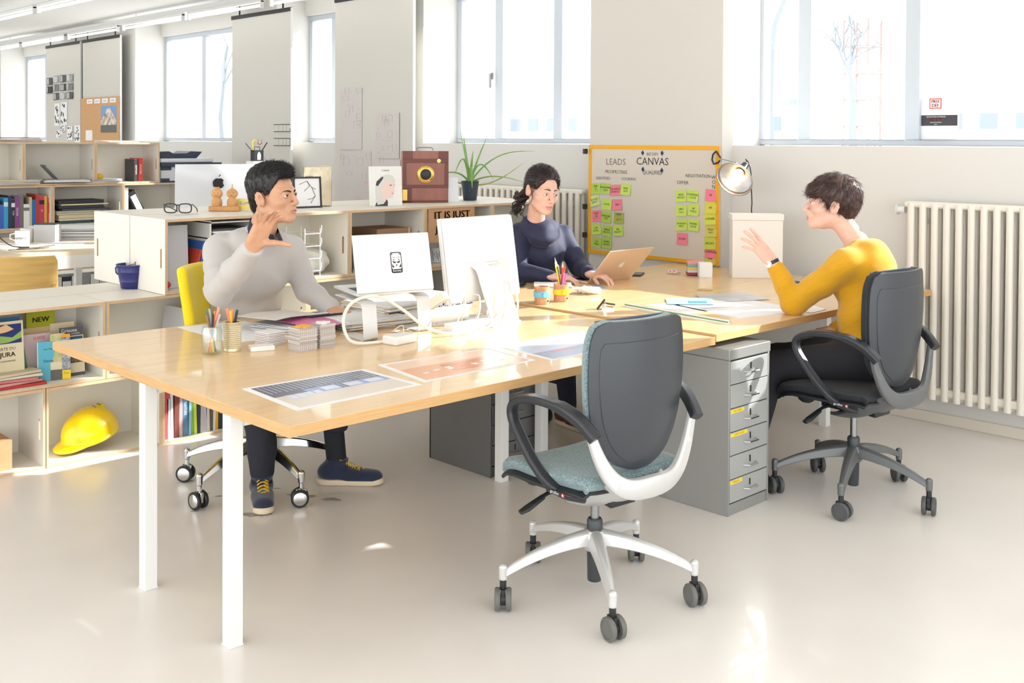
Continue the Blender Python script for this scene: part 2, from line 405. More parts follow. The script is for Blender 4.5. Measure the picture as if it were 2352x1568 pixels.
mb = MB(); mb.lathe([(0,0),(.04,0),(.04,.003),(.034,.0035),(0,.0035)], 24, T(3.06, .80, .7452)); one(mb, 'cable_cover', mat('cap_wood', (205,160,110), .5), 'round tan cable hole cover set in the desk near the board', 'cable cover', org=(3.06,.80,.745))
# ================= DRAWER CABINETS =================
GREYM = mat('grey_steel', (150,150,146), .38, metal=.25); GREYF = mat('grey_steel_front', (176,178,176), .35, metal=.25)
YTAPE = mat('yellow_label_tape', (246,214,50), .5); INK = mat('ink', (40,38,40), .7)
def cabinet(x, y, w, d, h, rz, label, dark=False, tapes=(2,3,5)):
    t = thing('drawer_cabinet', label, 'cabinet', (x, y, 0), rz)
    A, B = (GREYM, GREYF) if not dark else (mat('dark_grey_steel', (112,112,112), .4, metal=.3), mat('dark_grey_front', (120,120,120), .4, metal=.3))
    b = MB(); b.bx(0, .012, 0, d, 0, h-.045); b.bx(w-.012, w, 0, d, 0, h-.045); b.bx(0, w, d-.01, d, 0, h-.045); b.bx(.012, w-.012, .004, d, 0, .045)
    b.build('body', A, t, world=False, bevel=.002)
    b = MB(); b.bx(-.003, w+.003, -.003, d, h-.044, h); b.build('top', [A], t, world=False, bevel=.003)
    n = 6; H = (h-.05-.05)/n
    for i in range(n):
        z1 = h-.052-i*H; z0 = z1-H+.004
        b = MB(); b.bx(.014, w-.014, 0, .02, z0, z1); b.bx(.02, w-.02, .02, d-.03, z0, z1-.03)
        dr = b.build('drawer', B, t, world=False, bevel=.0015)
        b = MB(); c = w*.52; zc = z0+H*.42
        b.tube([(c-.045, 0, zc), (c-.03,-.022,zc), (c+.03,-.022,zc), (c+.045,0,zc)], .0035, 6)
        b.build('handle', mat('bright_steel', (205,205,205), .25, metal=1), dr, world=False)
        b = MB(); b.bx(c-.002, c+.002, -.004, 0, zc+.008, zc+.035); b.build('handle_slot', INK, dr, world=False)
        if i in tapes:
            b = MB(); L = (.095,.12,.085)[tapes.index(i)]
            b.bx(.016, .016+L, -.0008, 0, z1-.018, z1-.003); b.text(('PLANS + FORMATS', 'CONTRATS + FACTURES', 'ECHANTILLONS')[tapes.index(i)], .009, T(.016+L/2, -.001, z1-.0105) @ RX(90), 1, sx=.75)
            b.build('label_strip', [YTAPE, INK], dr, world=False, smooth=False)
    return t
cabinet(2.045, -.045, .30, .447, .684, 0, 'tall grey steel cabinet of six small drawers with yellow label strips')
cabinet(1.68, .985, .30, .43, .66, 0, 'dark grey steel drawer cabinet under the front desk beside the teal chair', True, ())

# ================= PLYWOOD CRATE SHELVES =================
def slot_panel(b, x0, x1, y0, y1, z0, z1, sy, sz, hw=.009, hh=.05, slot=True):
    """side panel in the YZ plane with a stadium-shaped grip slot through it"""
    if not slot: b.bx(x0, x1, y0, y1, z0, z1); return
    n = 24; inner = []; outer = []
    for i in range(n):
        a = 2*PI*(i+.5)/n; cy = math.cos(a); sz_ = math.sin(a)
        inner.append((sy+hw*cy, sz+(hh-hw)*(1 if sz_ > 0 else -1)+hw*sz_))
        k = min((abs((y1-sy)/cy) if cy > 0 else abs((y0-sy)/cy)) if abs(cy) > 1e-6 else 9, (abs((z1-sz)/sz_) if sz_ > 0 else abs((z0-sz)/sz_)) if abs(sz_) > 1e-6 else 9)
        outer.append((sy+k*cy, sz+k*sz_))
    for cyy, czz in ((y0,z0),(y1,z0),(y1,z1),(y0,z1)):          # snap nearest to the corners
        j = min(range(n), key=lambda q: (outer[q][0]-cyy)**2+(outer[q][1]-czz)**2); outer[j] = (cyy, czz)
    v = [(x0,)+p for p in inner]+[(x0,)+p for p in outer]+[(x1,)+p for p in inner]+[(x1,)+p for p in outer]
    f = []; m0 = b.m
    for i in range(n):
        j = (i+1) % n
        f.append((i, n+i, n+j, j)); f.append((2*n+i, 2*n+j, 3*n+j, 3*n+i)); f.append((n+i, 3*n+i, 3*n+j, n+j))
    b.add(v, f); b.m = 1; b.add(v, [(i, (i+1) % n, 2*n+(i+1) % n, 2*n+i) for i in range(n)]); b.m = m0
def crate(x0, x1, yf, z0, z1, label, depth=.33, back=True, group='white plywood crates stacked as shelves', flip=False):
    t = thing('shelf_crate', label, 'shelf', (x0, yf, z0), 0, group); th = .014; g = .001
    x0 += g; x1 -= g; z1 -= g; yb = yf+depth; r0, r1 = (yf, yb)
    def fin(b, nm):
        o = b.build(nm, [WHITE, BIRCH], t, smooth=False)
        for p in o.data.polygons:
            if abs(p.normal.y) > .8 and nm != 'back_panel': p.material_index = 1
        return o
    sy = yf+(.045 if not flip else depth-.045)
    for a in (x0, x1-th):
        b = MB(); slot_panel(b, a, a+th, r0, r1, z0, z1, sy, (z0+z1)/2-.01); fin(b, 'side_panel')
    for a, nm in ((z0,'bottom_panel'), (z1-th,'top_panel')):
        b = MB(); b.bx(x0+th, x1-th, r0, r1, a, a+th); fin(b, nm)
    if back:
        b = MB(); yy = yb-.012 if not flip else yf+.004; b.bx(x0+th, x1-th, yy, yy+.008, z0+th, z1-th); fin(b, 'back_panel')
    return t
YF = 2.49
def nm(i): return ('first','second','third','fourth','fifth','sixth','seventh')[i]
for i, x in enumerate([-.86,-.295,.27,.84,1.41,1.98,2.55,3.12]):
    tx = ['empty, outermost left','holding a cardboard box','holding the yellow helmet','holding upright books, beside the desk leg','behind the chrome chair base','below the laptop on its stand','below the paper trays','at the far end by the radiator'][i]
    crate(x, x+.57 if i else x+.565, YF, 0, .373, 'white plywood shelf crate on the floor, '+tx)
for i, x in enumerate([-.58,-.015,.557,1.127,1.697,2.267,2.837]):
    tx = ['leftmost of its row','holding the old maps and guide books','holding grey folders behind the desk corner','behind the man in the grey sweater','behind the laptop with the sticker','behind the big white monitor','behind the woman in navy'][i]
    crate(x, x+.57, YF, .374, .748, 'white plywood shelf crate in the middle row, '+tx)
for i, x in enumerate([.855,1.415,1.975,2.535,3.095]):
    tx = ['with a black pair of glasses on top','holding the wire tray and crumpled bag','holding the brown cardboard boxes','behind the cardboard sign','at the far end under the plant'][i]
    crate(x, x+.56, YF, .749, 1.128, 'white plywood shelf crate in the counter row, '+tx, depth=.40)
for i, x in enumerate([-.58,-.015,.55,1.127,1.697,2.267,2.837]):
    crate(x, x+.565, YF+.335, .374, .748, 'white plywood crate in the back of the double row, %s from left' % nm(i), flip=True, group='crates at the back of the double row')
for i, x in enumerate([.855,1.415,1.975,2.535,3.095]):
    crate(x, x+.56, YF+.405, .749, 1.128, 'white plywood crate backing the counter row, %s from the left' % nm(i), flip=True, depth=.45, group='crates backing the counter row')
# far shelves at the back left
YB = 6.9
for i, x in enumerate([-.4,.32,1.02,1.74]):
    crate(.40+i*.6 if 0 else [.55,1.13,1.735,2.355][i], [1.13,1.735,2.355,2.96][i], YB, 1.127, 1.5, 'white plywood crate in the top row of the far shelves, '+['outermost left','second from left','with an open grey binder','holding the red book'][i], group='far shelf crates')
for i in range(4):
    crate([.78,1.35,1.97,2.60][i], [1.35,1.97,2.60,3.22][i], YB-.02, .752, 1.126, 'white plywood crate in row three of the far shelves, '+['holding books at the left end','holding many coloured books','holding stacked folders','holding the black ring binder'][i], group='far shelf crates')
for i in range(4):
    crate([.78,1.35,1.97,2.60][i], [1.35,1.97,2.60,3.22][i], YB-.02, .377, .751, 'white plywood crate in the low row of the far shelves, '+['outermost left','second from left','third from left','fourth from left'][i], group='far shelf crates')
# ================= SIGNED-DISTANCE SCULPTING =================
def smin(a, b, k):
    h = np.clip(.5+.5*(b-a)/k, 0, 1); return b*(1-h)+a*h-k*h*(1-h)
def smax(a, b, k): return -smin(-a, -b, k)
def ell(P, c, r, M=None):
    Q = P-np.array(c, np.float32)
    if M is not None: Q = Q @ np.array(M, np.float32).T
    r = np.array(r, np.float32); k0 = np.linalg.norm(Q/r, axis=-1); k1 = np.linalg.norm(Q/(r*r), axis=-1)+1e-9
    return k0*(k0-1)/k1
def cone(P, a, b, ra, rb):
    a = np.array(a, np.float32); b = np.array(b, np.float32); ba = b-a; pa = P-a
    h = np.clip((pa @ ba)/(ba @ ba), 0, 1); return np.linalg.norm(pa-h[..., None]*ba, axis=-1)-(ra+(rb-ra)*h)
def fcone(P, a, b, ra, rb, nrm, fl):
    """round cone squashed by factor fl along the unit vector nrm"""
    n = np.array(nrm, np.float32); a = np.array(a, np.float32); b = np.array(b, np.float32); ba = b-a; pa = P-a
    h = np.clip((pa @ ba)/(ba @ ba), 0, 1); q = pa-h[..., None]*ba; s = q @ n
    q = q+(s*(1/fl-1))[..., None]*n; return (np.linalg.norm(q, axis=-1)-(ra+(rb-ra)*h))*fl**.5
def snet(fn, lo, hi, h):
    lo = np.array(lo, float); n = np.maximum(((np.array(hi)-lo)/h).astype(int)+1, 4)
    ax = [lo[i]+h*np.arange(n[i]) for i in range(3)]
    V = np.empty(n, np.float32)
    for i in range(0, n[0], 16):
        G = np.stack(np.meshgrid(ax[0][i:i+16], ax[1], ax[2], indexing='ij'), -1).astype(np.float32)
        V[i:i+16] = fn(G)
    S = V < 0; c = [S[i:n[0]-1+i, j:n[1]-1+j, k:n[2]-1+k] for i in (0,1) for j in (0,1) for k in (0,1)]
    cnt = sum(x.astype(np.int8) for x in c); act = (cnt > 0) & (cnt < 8); idx = -np.ones(act.shape, np.int64); A = np.argwhere(act); idx[act] = np.arange(len(A))
    acc = np.zeros((len(A), 3)); w = np.zeros(len(A))
    for d in range(3):
        o = [e for e in range(3) if e != d]
        for u in (0,1):
            for v in (0,1):
                p = A.copy(); p[:, o[0]] += u; p[:, o[1]] += v; q = p.copy(); q[:, d] += 1
                a = V[tuple(p.T)]; b = V[tuple(q.T)]; m = (a < 0) != (b < 0); t = np.where(m, a/np.where(m, a-b, 1), 0)
                r = p.astype(float); r[:, d] += t; acc += r*m[:, None]; w += m
    vert = lo+h*acc/w[:, None]; F = []
    for d in range(3):
        o1, o2 = [(1,2),(2,0),(0,1)][d]; sl = [slice(1, n[e]-1) for e in range(3)]; sl[d] = slice(0, n[d]-1); s2 = list(sl); s2[d] = slice(1, n[d])
        a = S[tuple(sl)]; b = S[tuple(s2)]; off = np.array([x.start for x in sl])
        for sg, m in ((0, a & ~b), (1, ~a & b)):
            e = np.argwhere(m)+off
            if not len(e): continue
            q = []
            for u, v in ((0,0),(-1,0),(-1,-1),(0,-1)):
                g = e.copy(); g[:, o1] += u; g[:, o2] += v; q.append(idx[tuple(g.T)])
            q = np.stack(q, 1); q = q[(q >= 0).all(1)]
            F.append(q[:, ::-1] if sg else q)
    return vert, np.concatenate(F)
class SM:
    """sculpted mesh: pieces with per-face material index"""
    def __init__(s): s.V = []; s.F = []; s.I = []; s.n = 0
    def add(s, V, F, mi=0):
        s.V.append(np.asarray(V)); s.F.append(np.asarray(F)+s.n); s.n += len(V); s.I.append(np.full(len(F), mi) if np.isscalar(mi) else np.asarray(mi)); return s
    def build(s, name, mats, parent=None, relax=1):
        V = np.concatenate(s.V); F = np.concatenate(s.F); I = np.concatenate(s.I)
        me = bpy.data.meshes.new(name)
        if parent is not None:
            M = np.array(root_matrix(parent).inverted()); V = V @ M[:3,:3].T+M[:3,3]
        me.from_pydata(V.tolist(), [], F.tolist())
        for m in (mats if isinstance(mats, (list, tuple)) else [mats]): me.materials.append(m)
        me.polygons.foreach_set('material_index', I.astype(int).tolist()); me.polygons.foreach_set('use_smooth', [True]*len(me.polygons)); me.update()
        ob = bpy.data.objects.new(name, me); COL.objects.link(ob); ob.parent = parent
        if relax:
            sm = ob.modifiers.new('relax', 'SMOOTH'); sm.factor = .5; sm.iterations = relax
        return ob
def az(a): return np.array([math.cos(R(a)), math.sin(R(a)), 0])
def headframe(pos, a, pitch=0, roll=0, s=1.0):
    """local x = the person's right, y = facing, z = up"""
    M = T(*pos) @ RZ(a-90) @ RX(pitch) @ RY(roll); return M @ Matrix.Scale(s, 4)
def xf(V, M):
    M = np.array(M); return np.asarray(V) @ M[:3,:3].T+M[:3,3]
# ---- head ----
def headf(P, o):
    X, Y, Z = P[...,0], P[...,1], P[...,2]; A = np.abs(X); Q = np.stack([A, Y, Z], -1); w = o.get('w', 1); j = o.get('jaw', 1)
    d = ell(Q, (0,-.014,.034), (.074*w,.094,.084))
    d = smin(d, ell(Q, (0,.028,-.022), (.063*w,.060,.082)), .02)
    d = smin(d, ell(Q, (0,.030,-.072), (.050*w*j,.052,.042)), .022)
    d = smin(d, cone(Q, (.052*w*j,-.01,-.058), (.020,.066,-.098), .013, .012), .022)
    d = smin(d, ell(Q, (0,.076,-.100), (.019,.017,.016)), .02)
    d = smin(d, ell(Q, (.044*w,.052,-.030), (.021,.022,.018)), .02)
    d = smin(d, cone(Q, (.008,.083,.019), (.046,.067,.017), .0095, .008), .014)
    d = smax(d, -ell(Q, (.031*w,.096,-.002), (.018,.016,.0125)), .012)
    for (b, e, ra, rb) in (((0,.084,.012),(0,.098,-.014),.0075,.0085),((0,.098,-.014),(0,.1105,-.034),.0085,.0098)):
        d = smin(d, cone(Q, b, e, ra, rb), .010)
    d = smin(d, ell(Q, (.0125,.096,-.038), (.0085,.011,.0078)), .007)
    d = smax(d, -ell(Q, (.0065,.100,-.0465), (.0035,.006,.003)), .003)
    d = smin(d, ell(Q, (0,.083,-.062), (.028,.017,.020)), .014)
    d = smin(d, cone(Q, (0,.0985,-.0605), (.021,.086,-.0655), .0052, .003), .004)
    d = smin(d, cone(Q, (0,.0965,-.0745), (.018,.086,-.0705), .0062, .004), .004)
    gap = o.get('mouth', .0012); d = smax(d, -fcone(Q, (0,.103,-.0676), (.020,.088,-.0683), gap+.0012, .0008, (0,1,0), 3.5), .002)
    # eyelids
    e = np.linalg.norm(Q-np.array((.031*w,.0765,-.001), np.float32), axis=-1)-.0142
    dx = (A-.031*w)/.0145; up = .0052*(1-dx*dx)+.0005; dn = -.0045*(1-dx*dx)-.001; zz = Z+.001
    op = np.maximum(zz-up*o.get('eye', 1), dn-zz); lid = np.maximum(e, -np.maximum(op, np.abs(A-.031*w)-.0135))
    d = smin(d, lid, .003)
    # ears
    er = ell(Q, (.078*w,-.012,-.012), (.0085,.018,.031), np.array(RY(-12) @ RX(-10))[:3,:3])
    er = smax(er, -ell(Q, (.0880*w,-.005,-.007), (.010,.0095,.016)), .003)
    d = smin(d, er, .006)
    rim = [(.084*w, -.013+.0165*math.cos(a)-.004*math.sin(a), -.010+.028*math.sin(a)) for a in [R(x) for x in (20,60,100,140,180,220,260)]]
    for p, q in zip(rim[:-1], rim[1:]): d = smin(d, cone(Q, p, q, .0036, .0036), .003)
    return d
def neckf(P, d, o):
    n = o.get('neck', .052)
    d = smin(d, cone(P, (0,-.030,-.05), o.get('nbl', (0,-.05,-.165)), n, n*1.08), .03)
    return d
SKINM = {}
def skinmat(name, rgb):
    m = mat(name, rgb, .48, noise=.10, nscale=30, spec=.35); b = m.node_tree.nodes['Principled BSDF']
    b.inputs['Subsurface Weight'].default_value = .12; b.inputs['Subsurface Radius'].default_value = (.012,.005,.003); b.inputs['Subsurface Scale'].default_value = .5
    return m
def head_piece(M, o, h=.0022):
    """V, F, material index: 0 skin, 1 lips, 2 shadow of beard"""
    fn = lambda P: neckf(P, headf(P, o), o)
    V, F = snet(fn, (-.1,-.125,-.21), (.1,.13,.13), h); c = V[F].mean(1); mi = np.zeros(len(F), int)
    x, y, z = np.abs(c[:,0]), c[:,1], c[:,2]
    top = -.0595-.10*x+.0016*np.cos(x*900)*(x < .006); bot = -.0800+.35*x*x/.02
    lips = (y > .083) & (x < .0215) & (z < top) & (z > np.maximum(bot, -.081)) ; mi[lips] = 1
    if o.get('beard'):
        b = (y > .02) & (z < -.052) & (z > -.135) & ~lips; mi[b & (c[:,2] > -.112)] = 2
    return xf(V, M), F, mi
def eyes(parent, M, o, iris=(70,48,36), lash=(30,22,20)):
    w = o.get('w', 1); gx, gz = o.get('gaze', (0,0))
    for s in (-1, 1):
        b = MB(); c = (s*.031*w, .0765, -.001); A = M @ T(*c) @ RZ(-gx) @ RX(gz)
        b.ball((0,0,0), .0128, 20, A); b.m = 1; b.lathe([(0,.0016),(.003,.0012),(.0058,0),(.0060,-.001)], 16, A @ T(0,.0116,0) @ RX(-90)); b.m = 2
        b.lathe([(0,.0006),(.0026,.0001),(.0027,-.001)], 12, A @ T(0,.0130,0) @ RX(-90))
        b.build('eye', [mat('eye_white', (232,228,224), .2), mat('iris_%d' % iris[0], iris, .2), mat('pupil', (8,8,9), .1)], parent)
        b = MB(); k = 9                                           # lash line
        pts = []
        for i in range(k):
            t = -1+2*i/(k-1); x = s*.031*w+t*.0135; z = -.001+.0052*o.get('eye',1)*(1-t*t)+.0008; r_ = .0148
            y = .0765+math.sqrt(max(r_*r_-(t*.0135)**2-(z+.001)**2, 1e-6)); pts.append(M @ Vector((x,y,z)))
        b.tube(pts, [.0004]+[.0009]*(k-2)+[.0004], 5); b.build('eyelash', mat('lash', lash, .6), parent)
def brows(parent, M, o, col, th=.0028, lift=0, tilt=0):
    w = o.get('w', 1)
    for s in (-1, 1):
        b = MB(); pts = []; rr = []; k = 8
        for i in range(k):
            t = i/(k-1); x = .012+t*.040; z = .0205+lift+.004*math.sin(PI*min(1, t*1.15))-tilt*(1-t)*.004-.003*t*t
            y = .0925-.022*t*t-.004*t; pts.append(M @ Vector((s*x*w, y+.0005, z))); rr.append((th*(.75+.6*math.sin(PI*min(t+.25,1)))*(1-t*.5), .0022))
        b.tube(pts, rr, 8, flat=tuple((M.to_3x3() @ Vector((0,1,0))).normalized())); b.build('eyebrow', mat('brow_%d' % col[0], col, .8), parent)
def hairmesh(M, shell, h=.003, lo=(-.13,-.16,-.22), hi=(.13,.14,.165)):
    V, F = snet(shell, lo, hi, h); return xf(V, M), F, V
def strands(V, F, M, flow, n, L, r, seed, jit=.35, keep=None, lf=(.02,.35)):
    """thin tapered locks lying along the hair surface"""
    rnd = np.random.RandomState(seed); c = V[F].mean(1)
    e1 = V[F[:,1]]-V[F[:,0]]; e2 = V[F[:,3]]-V[F[:,0]]; N = np.cross(e1, e2); N /= np.linalg.norm(N, axis=1)[:, None]+1e-12
    cand = np.arange(len(F)) if keep is None else np.where(keep(c))[0]; pick = rnd.choice(cand, n); vs_ = []; fs = []
    for q in pick:
        p = c[q]; nn = N[q]; d = np.array(flow(p), float)+rnd.normal(0, jit, 3); d -= nn*(d @ nn); d /= np.linalg.norm(d)+1e-9
        l = L*rnd.uniform(.6, 1.3); lift = rnd.uniform(*lf); s = np.cross(nn, d); o = len(vs_); K = 4
        for i in range(K):
            t = i/(K-1); ctr = p+nn*(.0008+l*lift*t*t*.8)+d*l*t; rr = r*(1-t*.9)
            vs_ += [ctr-s*rr, ctr+nn*rr*.8, ctr+s*rr]
        for i in range(K-1):
            a = o+i*3
            for j in range(3): fs.append((a+j, a+(j+1) % 3, a+3+(j+1) % 3, a+3+j))
    return xf(np.array(vs_), M), np.array(fs)
# ---- hands: local x = thumb side, y = towards fingertips, z = back of the hand; wrist at the origin ----
def handf(curl, spread, thumb, s=1.0, fa=(0,-1,0)):
    """curl: per finger (index..pinky) three bend angles in degrees; spread angles; thumb: (azimuth, elevation, bend)"""
    roots = [(.027,.088,0),(.009,.093,.002),(-.010,.089,.001),(-.027,.079,-.003)]; lens = [(.042,.025,.021),(.046,.029,.022),(.042,.027,.021),(.033,.020,.019)]; rad = [.0092,.0094,.0089,.0078]
    segs = []
    for i in range(4):
        p = np.array(roots[i]); a = R(spread[i]); pitch = 0
        k0 = .0105 if i < 3 else .009
        segs.append(((roots[i][0]*.45, .012, 0), roots[i], .0125, k0+.0005))
        for j in range(3):
            pitch += R(curl[i][j]); d = np.array([math.sin(a)*math.cos(pitch), math.cos(a)*math.cos(pitch), -math.sin(pitch)])
            q = p+d*lens[i][j]; r0 = rad[i]*(1-.10*j); r1 = rad[i]*(1-.10*(j+1)); segs.append((tuple(p), tuple(q), r0, r1)); p = q
    ta, te, tb = thumb; p = np.array((.020,.022,-.006)); fing = [len(segs)]
    tl = (.044,.033,.027); tr = (.0155,.0108,.0098,.0085)
    for j in range(3):
        a = R(ta-tb*(j > 0)*j*.5); e = R(te); d = np.array([math.sin(a)*math.cos(e), math.cos(a)*math.cos(e), -math.sin(e)])
        q = p+d*tl[j]; segs.append((tuple(p), tuple(q), tr[j], tr[j+1])); p = q
    def fn(P):
        P = P/s
        palm = fcone(P, (0,.022,-.001), (0,.070,0), .033, .037, (0,0,1), .36)
        palm = smin(palm, fcone(P, (0,-.02,0), (0,.03,0), .026, .029, (0,0,1), .62), .02)
        palm = smin(palm, cone(P, (-.024,.02,-.006), (-.025,.06,-.005), .011, .010), .012)
        palm = smin(palm, cone(P, tuple(.07*np.array(fa)), tuple(.015*np.array(fa)), .029, .026), .02)
        d = palm
        for i in range(4):
            f = None
            for j in range(3):
                a, b, ra, rb = segs[i*4+1+j]; c = cone(P, a, b, ra, rb); f = c if f is None else smin(f, c, .004)
            a, b, ra, rb = segs[i*4]; d = smin(d, cone(P, a, b, ra, rb), .010); d = smin(d, f, .006)
        th = None
        for a, b, ra, rb in segs[16:]: c = cone(P, a, b, ra, rb); th = c if th is None else smin(th, c, .005)
        return smin(d, th, .011)*s
    return fn
def hand_piece(M, curl, spread, thumb, mirror=False, h=.0019, s=1.0, elbow=None):
    fa = np.array((0,-1.,0))
    if elbow is not None: fa = np.array(M.inverted() @ Vector(elbow)); fa /= np.linalg.norm(fa)
    if mirror: fa[0] *= -1
    fn = handf(curl, spread, thumb, s, fa); V, F = snet(fn, (-.105*s,-.115*s,-.125*s), (.125*s,.21*s,.105*s), h)
    if mirror: V = V*np.array([-1,1,1]); F = F[:, ::-1]
    return xf(V, M), F
def wrinkle(V, F, amp, sc, seed, stretch=(1,1,.35)):
    """push cloth vertices along their normals with folded noise"""
    n = np.zeros_like(V); e1 = V[F[:,1]]-V[F[:,0]]; e2 = V[F[:,3]]-V[F[:,0]]; fn = np.cross(e1, e2)
    for k in range(4): np.add.at(n, F[:,k], fn)
    n /= np.linalg.norm(n, axis=1)[:, None]+1e-12; st = stretch; out = V.copy()
    for i in range(len(V)):
        p = Vector((V[i][0]*sc*st[0]+seed, V[i][1]*sc*st[1], V[i][2]*sc*st[2])); a = mnoise.noise(p); b = mnoise.noise(p*2.1+Vector((7,3,1)))
        out[i] = V[i]+n[i]*amp*((1-abs(a)*2.4)*.8+b*.4)
    return out
# ================= CHAIRS =================
TEAL = mat('teal_grey_fabric', (150,172,174), .9, noise=.35, nscale=180, bump=.6, bscale=300, rgb2=(104,126,130), sheen=.3)
DARKF = mat('anthracite_fabric', (50,52,56), .85, noise=.2, nscale=150, bump=.4, bscale=300)
SHELL = mat('anthracite_shell', (62,66,71), .35, bump=.2, bscale=400)
SHELLH = mat('dark_edge_plastic', (44,46,50), .3)
SILVER = mat('silver_aluminium', (214,214,212), .32, metal=.35)
GRAPH = mat('graphite_aluminium', (112,114,116), .35, metal=.35)
WHEEL = mat('caster_grey', (104,104,100), .5); DGREY = mat('gas_lift_dark', (58,62,66), .35)
RED = mat('red_mark', (206,40,44), .5)
def caster(p, a, parent, kind=0):
    """twin-wheel caster under a leg tip at local p; a = swivel angle"""
    A = T(p[0], p[1], 0) @ RZ(a); c = MB(); r = .037
    c.cyl((0,0,.066),(0,0,.105), .011, n=10, M=A); c.bx(-.008,.008,-.022,.020,.028,.072, A); c.cyl((-.009,-.006,r),(.009,-.006,r), .020, n=18, M=A)
    k = c.build('caster', BLACK if kind != 2 else CHROME, parent, world=False, bevel=.002)
    for s in (-1, 1):
        w = MB(); x0, x1 = s*.010, s*.0275
        W_ = A @ T(x0, -.006, r) @ RY(90*s); L = abs(x1-x0)
        w.lathe([(.010,0),(r-.003,0),(r,.004),(r,L-.004),(r-.004,L),(r-.008,L),(r-.009,L-.003),(.004,L-.003),(0,L-.003)], 28, W_)
        if kind == 2: w.m = 1; w.lathe([(r-.009,L-.001),(r-.012,L+.001),(0,L+.001)], 28, W_)
        w.build('wheel', [WHEEL if kind == 0 else (mat('caster_dark', (82,84,84), .5) if kind == 1 else BLACK), CHROME], k, world=False)
    return k
def star_base(t, angs, m, kind, R_=.335, col=None, lift=.31, thick=1.0):
    for i, (a, sw) in enumerate(angs):
        b = MB(); A = RZ(a); n = 10; pts = []
        for j in range(n+1):
            u = j/n; x = .012+u*(R_-.012); z = .205-.018*u-.062*u**2.2; pts.append((x, 0, z))
        prof = lambda j: [((.034-.019*(j/n))*cx, (.026-.014*(j/n))*cy*thick-(.004)) for cx, cy in ((-1,-1),(-.55,.6),(-.2,.8),(.2,.8),(.55,.6),(1,-1),(.6,-1),(0,-.55),(-.6,-1))]
        b.sweep(pts, prof, (0,1,0), M=A); b.cyl((R_,0,.098),(R_,0,.142), .0135, .0145, n=14, M=A); b.ball((R_,0,.139), (.0145,.0145,.012), 12, A)
        b.build('base_leg', m, t, world=False, bevel=.004)
        caster((R_*math.cos(R(a)), R_*math.sin(R(a))), sw, t, kind)
    b = MB(); b.lathe([(0,.155),(.032,.15),(.046,.168),(.044,.20),(.034,.218),(0,.22)], 28); b.build('hub', m, t, world=False)
    b = MB(); b.lathe([(0,.045),(.022,.045),(.024,.05),(.026,.16)], 24); b.lathe([(.025,.20),(.0265,.205),(.0265,.25),(.022,.257),(.016,.257)], 24)
    b.build('gas_lift', DGREY, t, world=False)
    b = MB(); b.cyl((0,0,.24),(0,0,lift+.04), .0145, n=20); b.build('lift_piston', STEEL, t, world=False)
def back_half(z):
    """half width of the back shell at height z"""
    ks = [(.475,.0),(.483,.055),(.50,.098),(.53,.138),(.58,.174),(.64,.196),(.70,.207),(.78,.214),(.86,.212),(.915,.204),(.945,.190),(.958,.165),(.962,.145)]
    for (a, x), (b, y) in zip(ks[:-1], ks[1:]):
        if z <= b: return x+(y-x)*max(0,(z-a)/(b-a))**(.5 if a < .476 else 1)
    return ks[-1][1]
def back_y(x, z): return -.212-.085*(z-.5)-.02*math.sin((z-.47)*6.4)+.055*(x/.21)**2
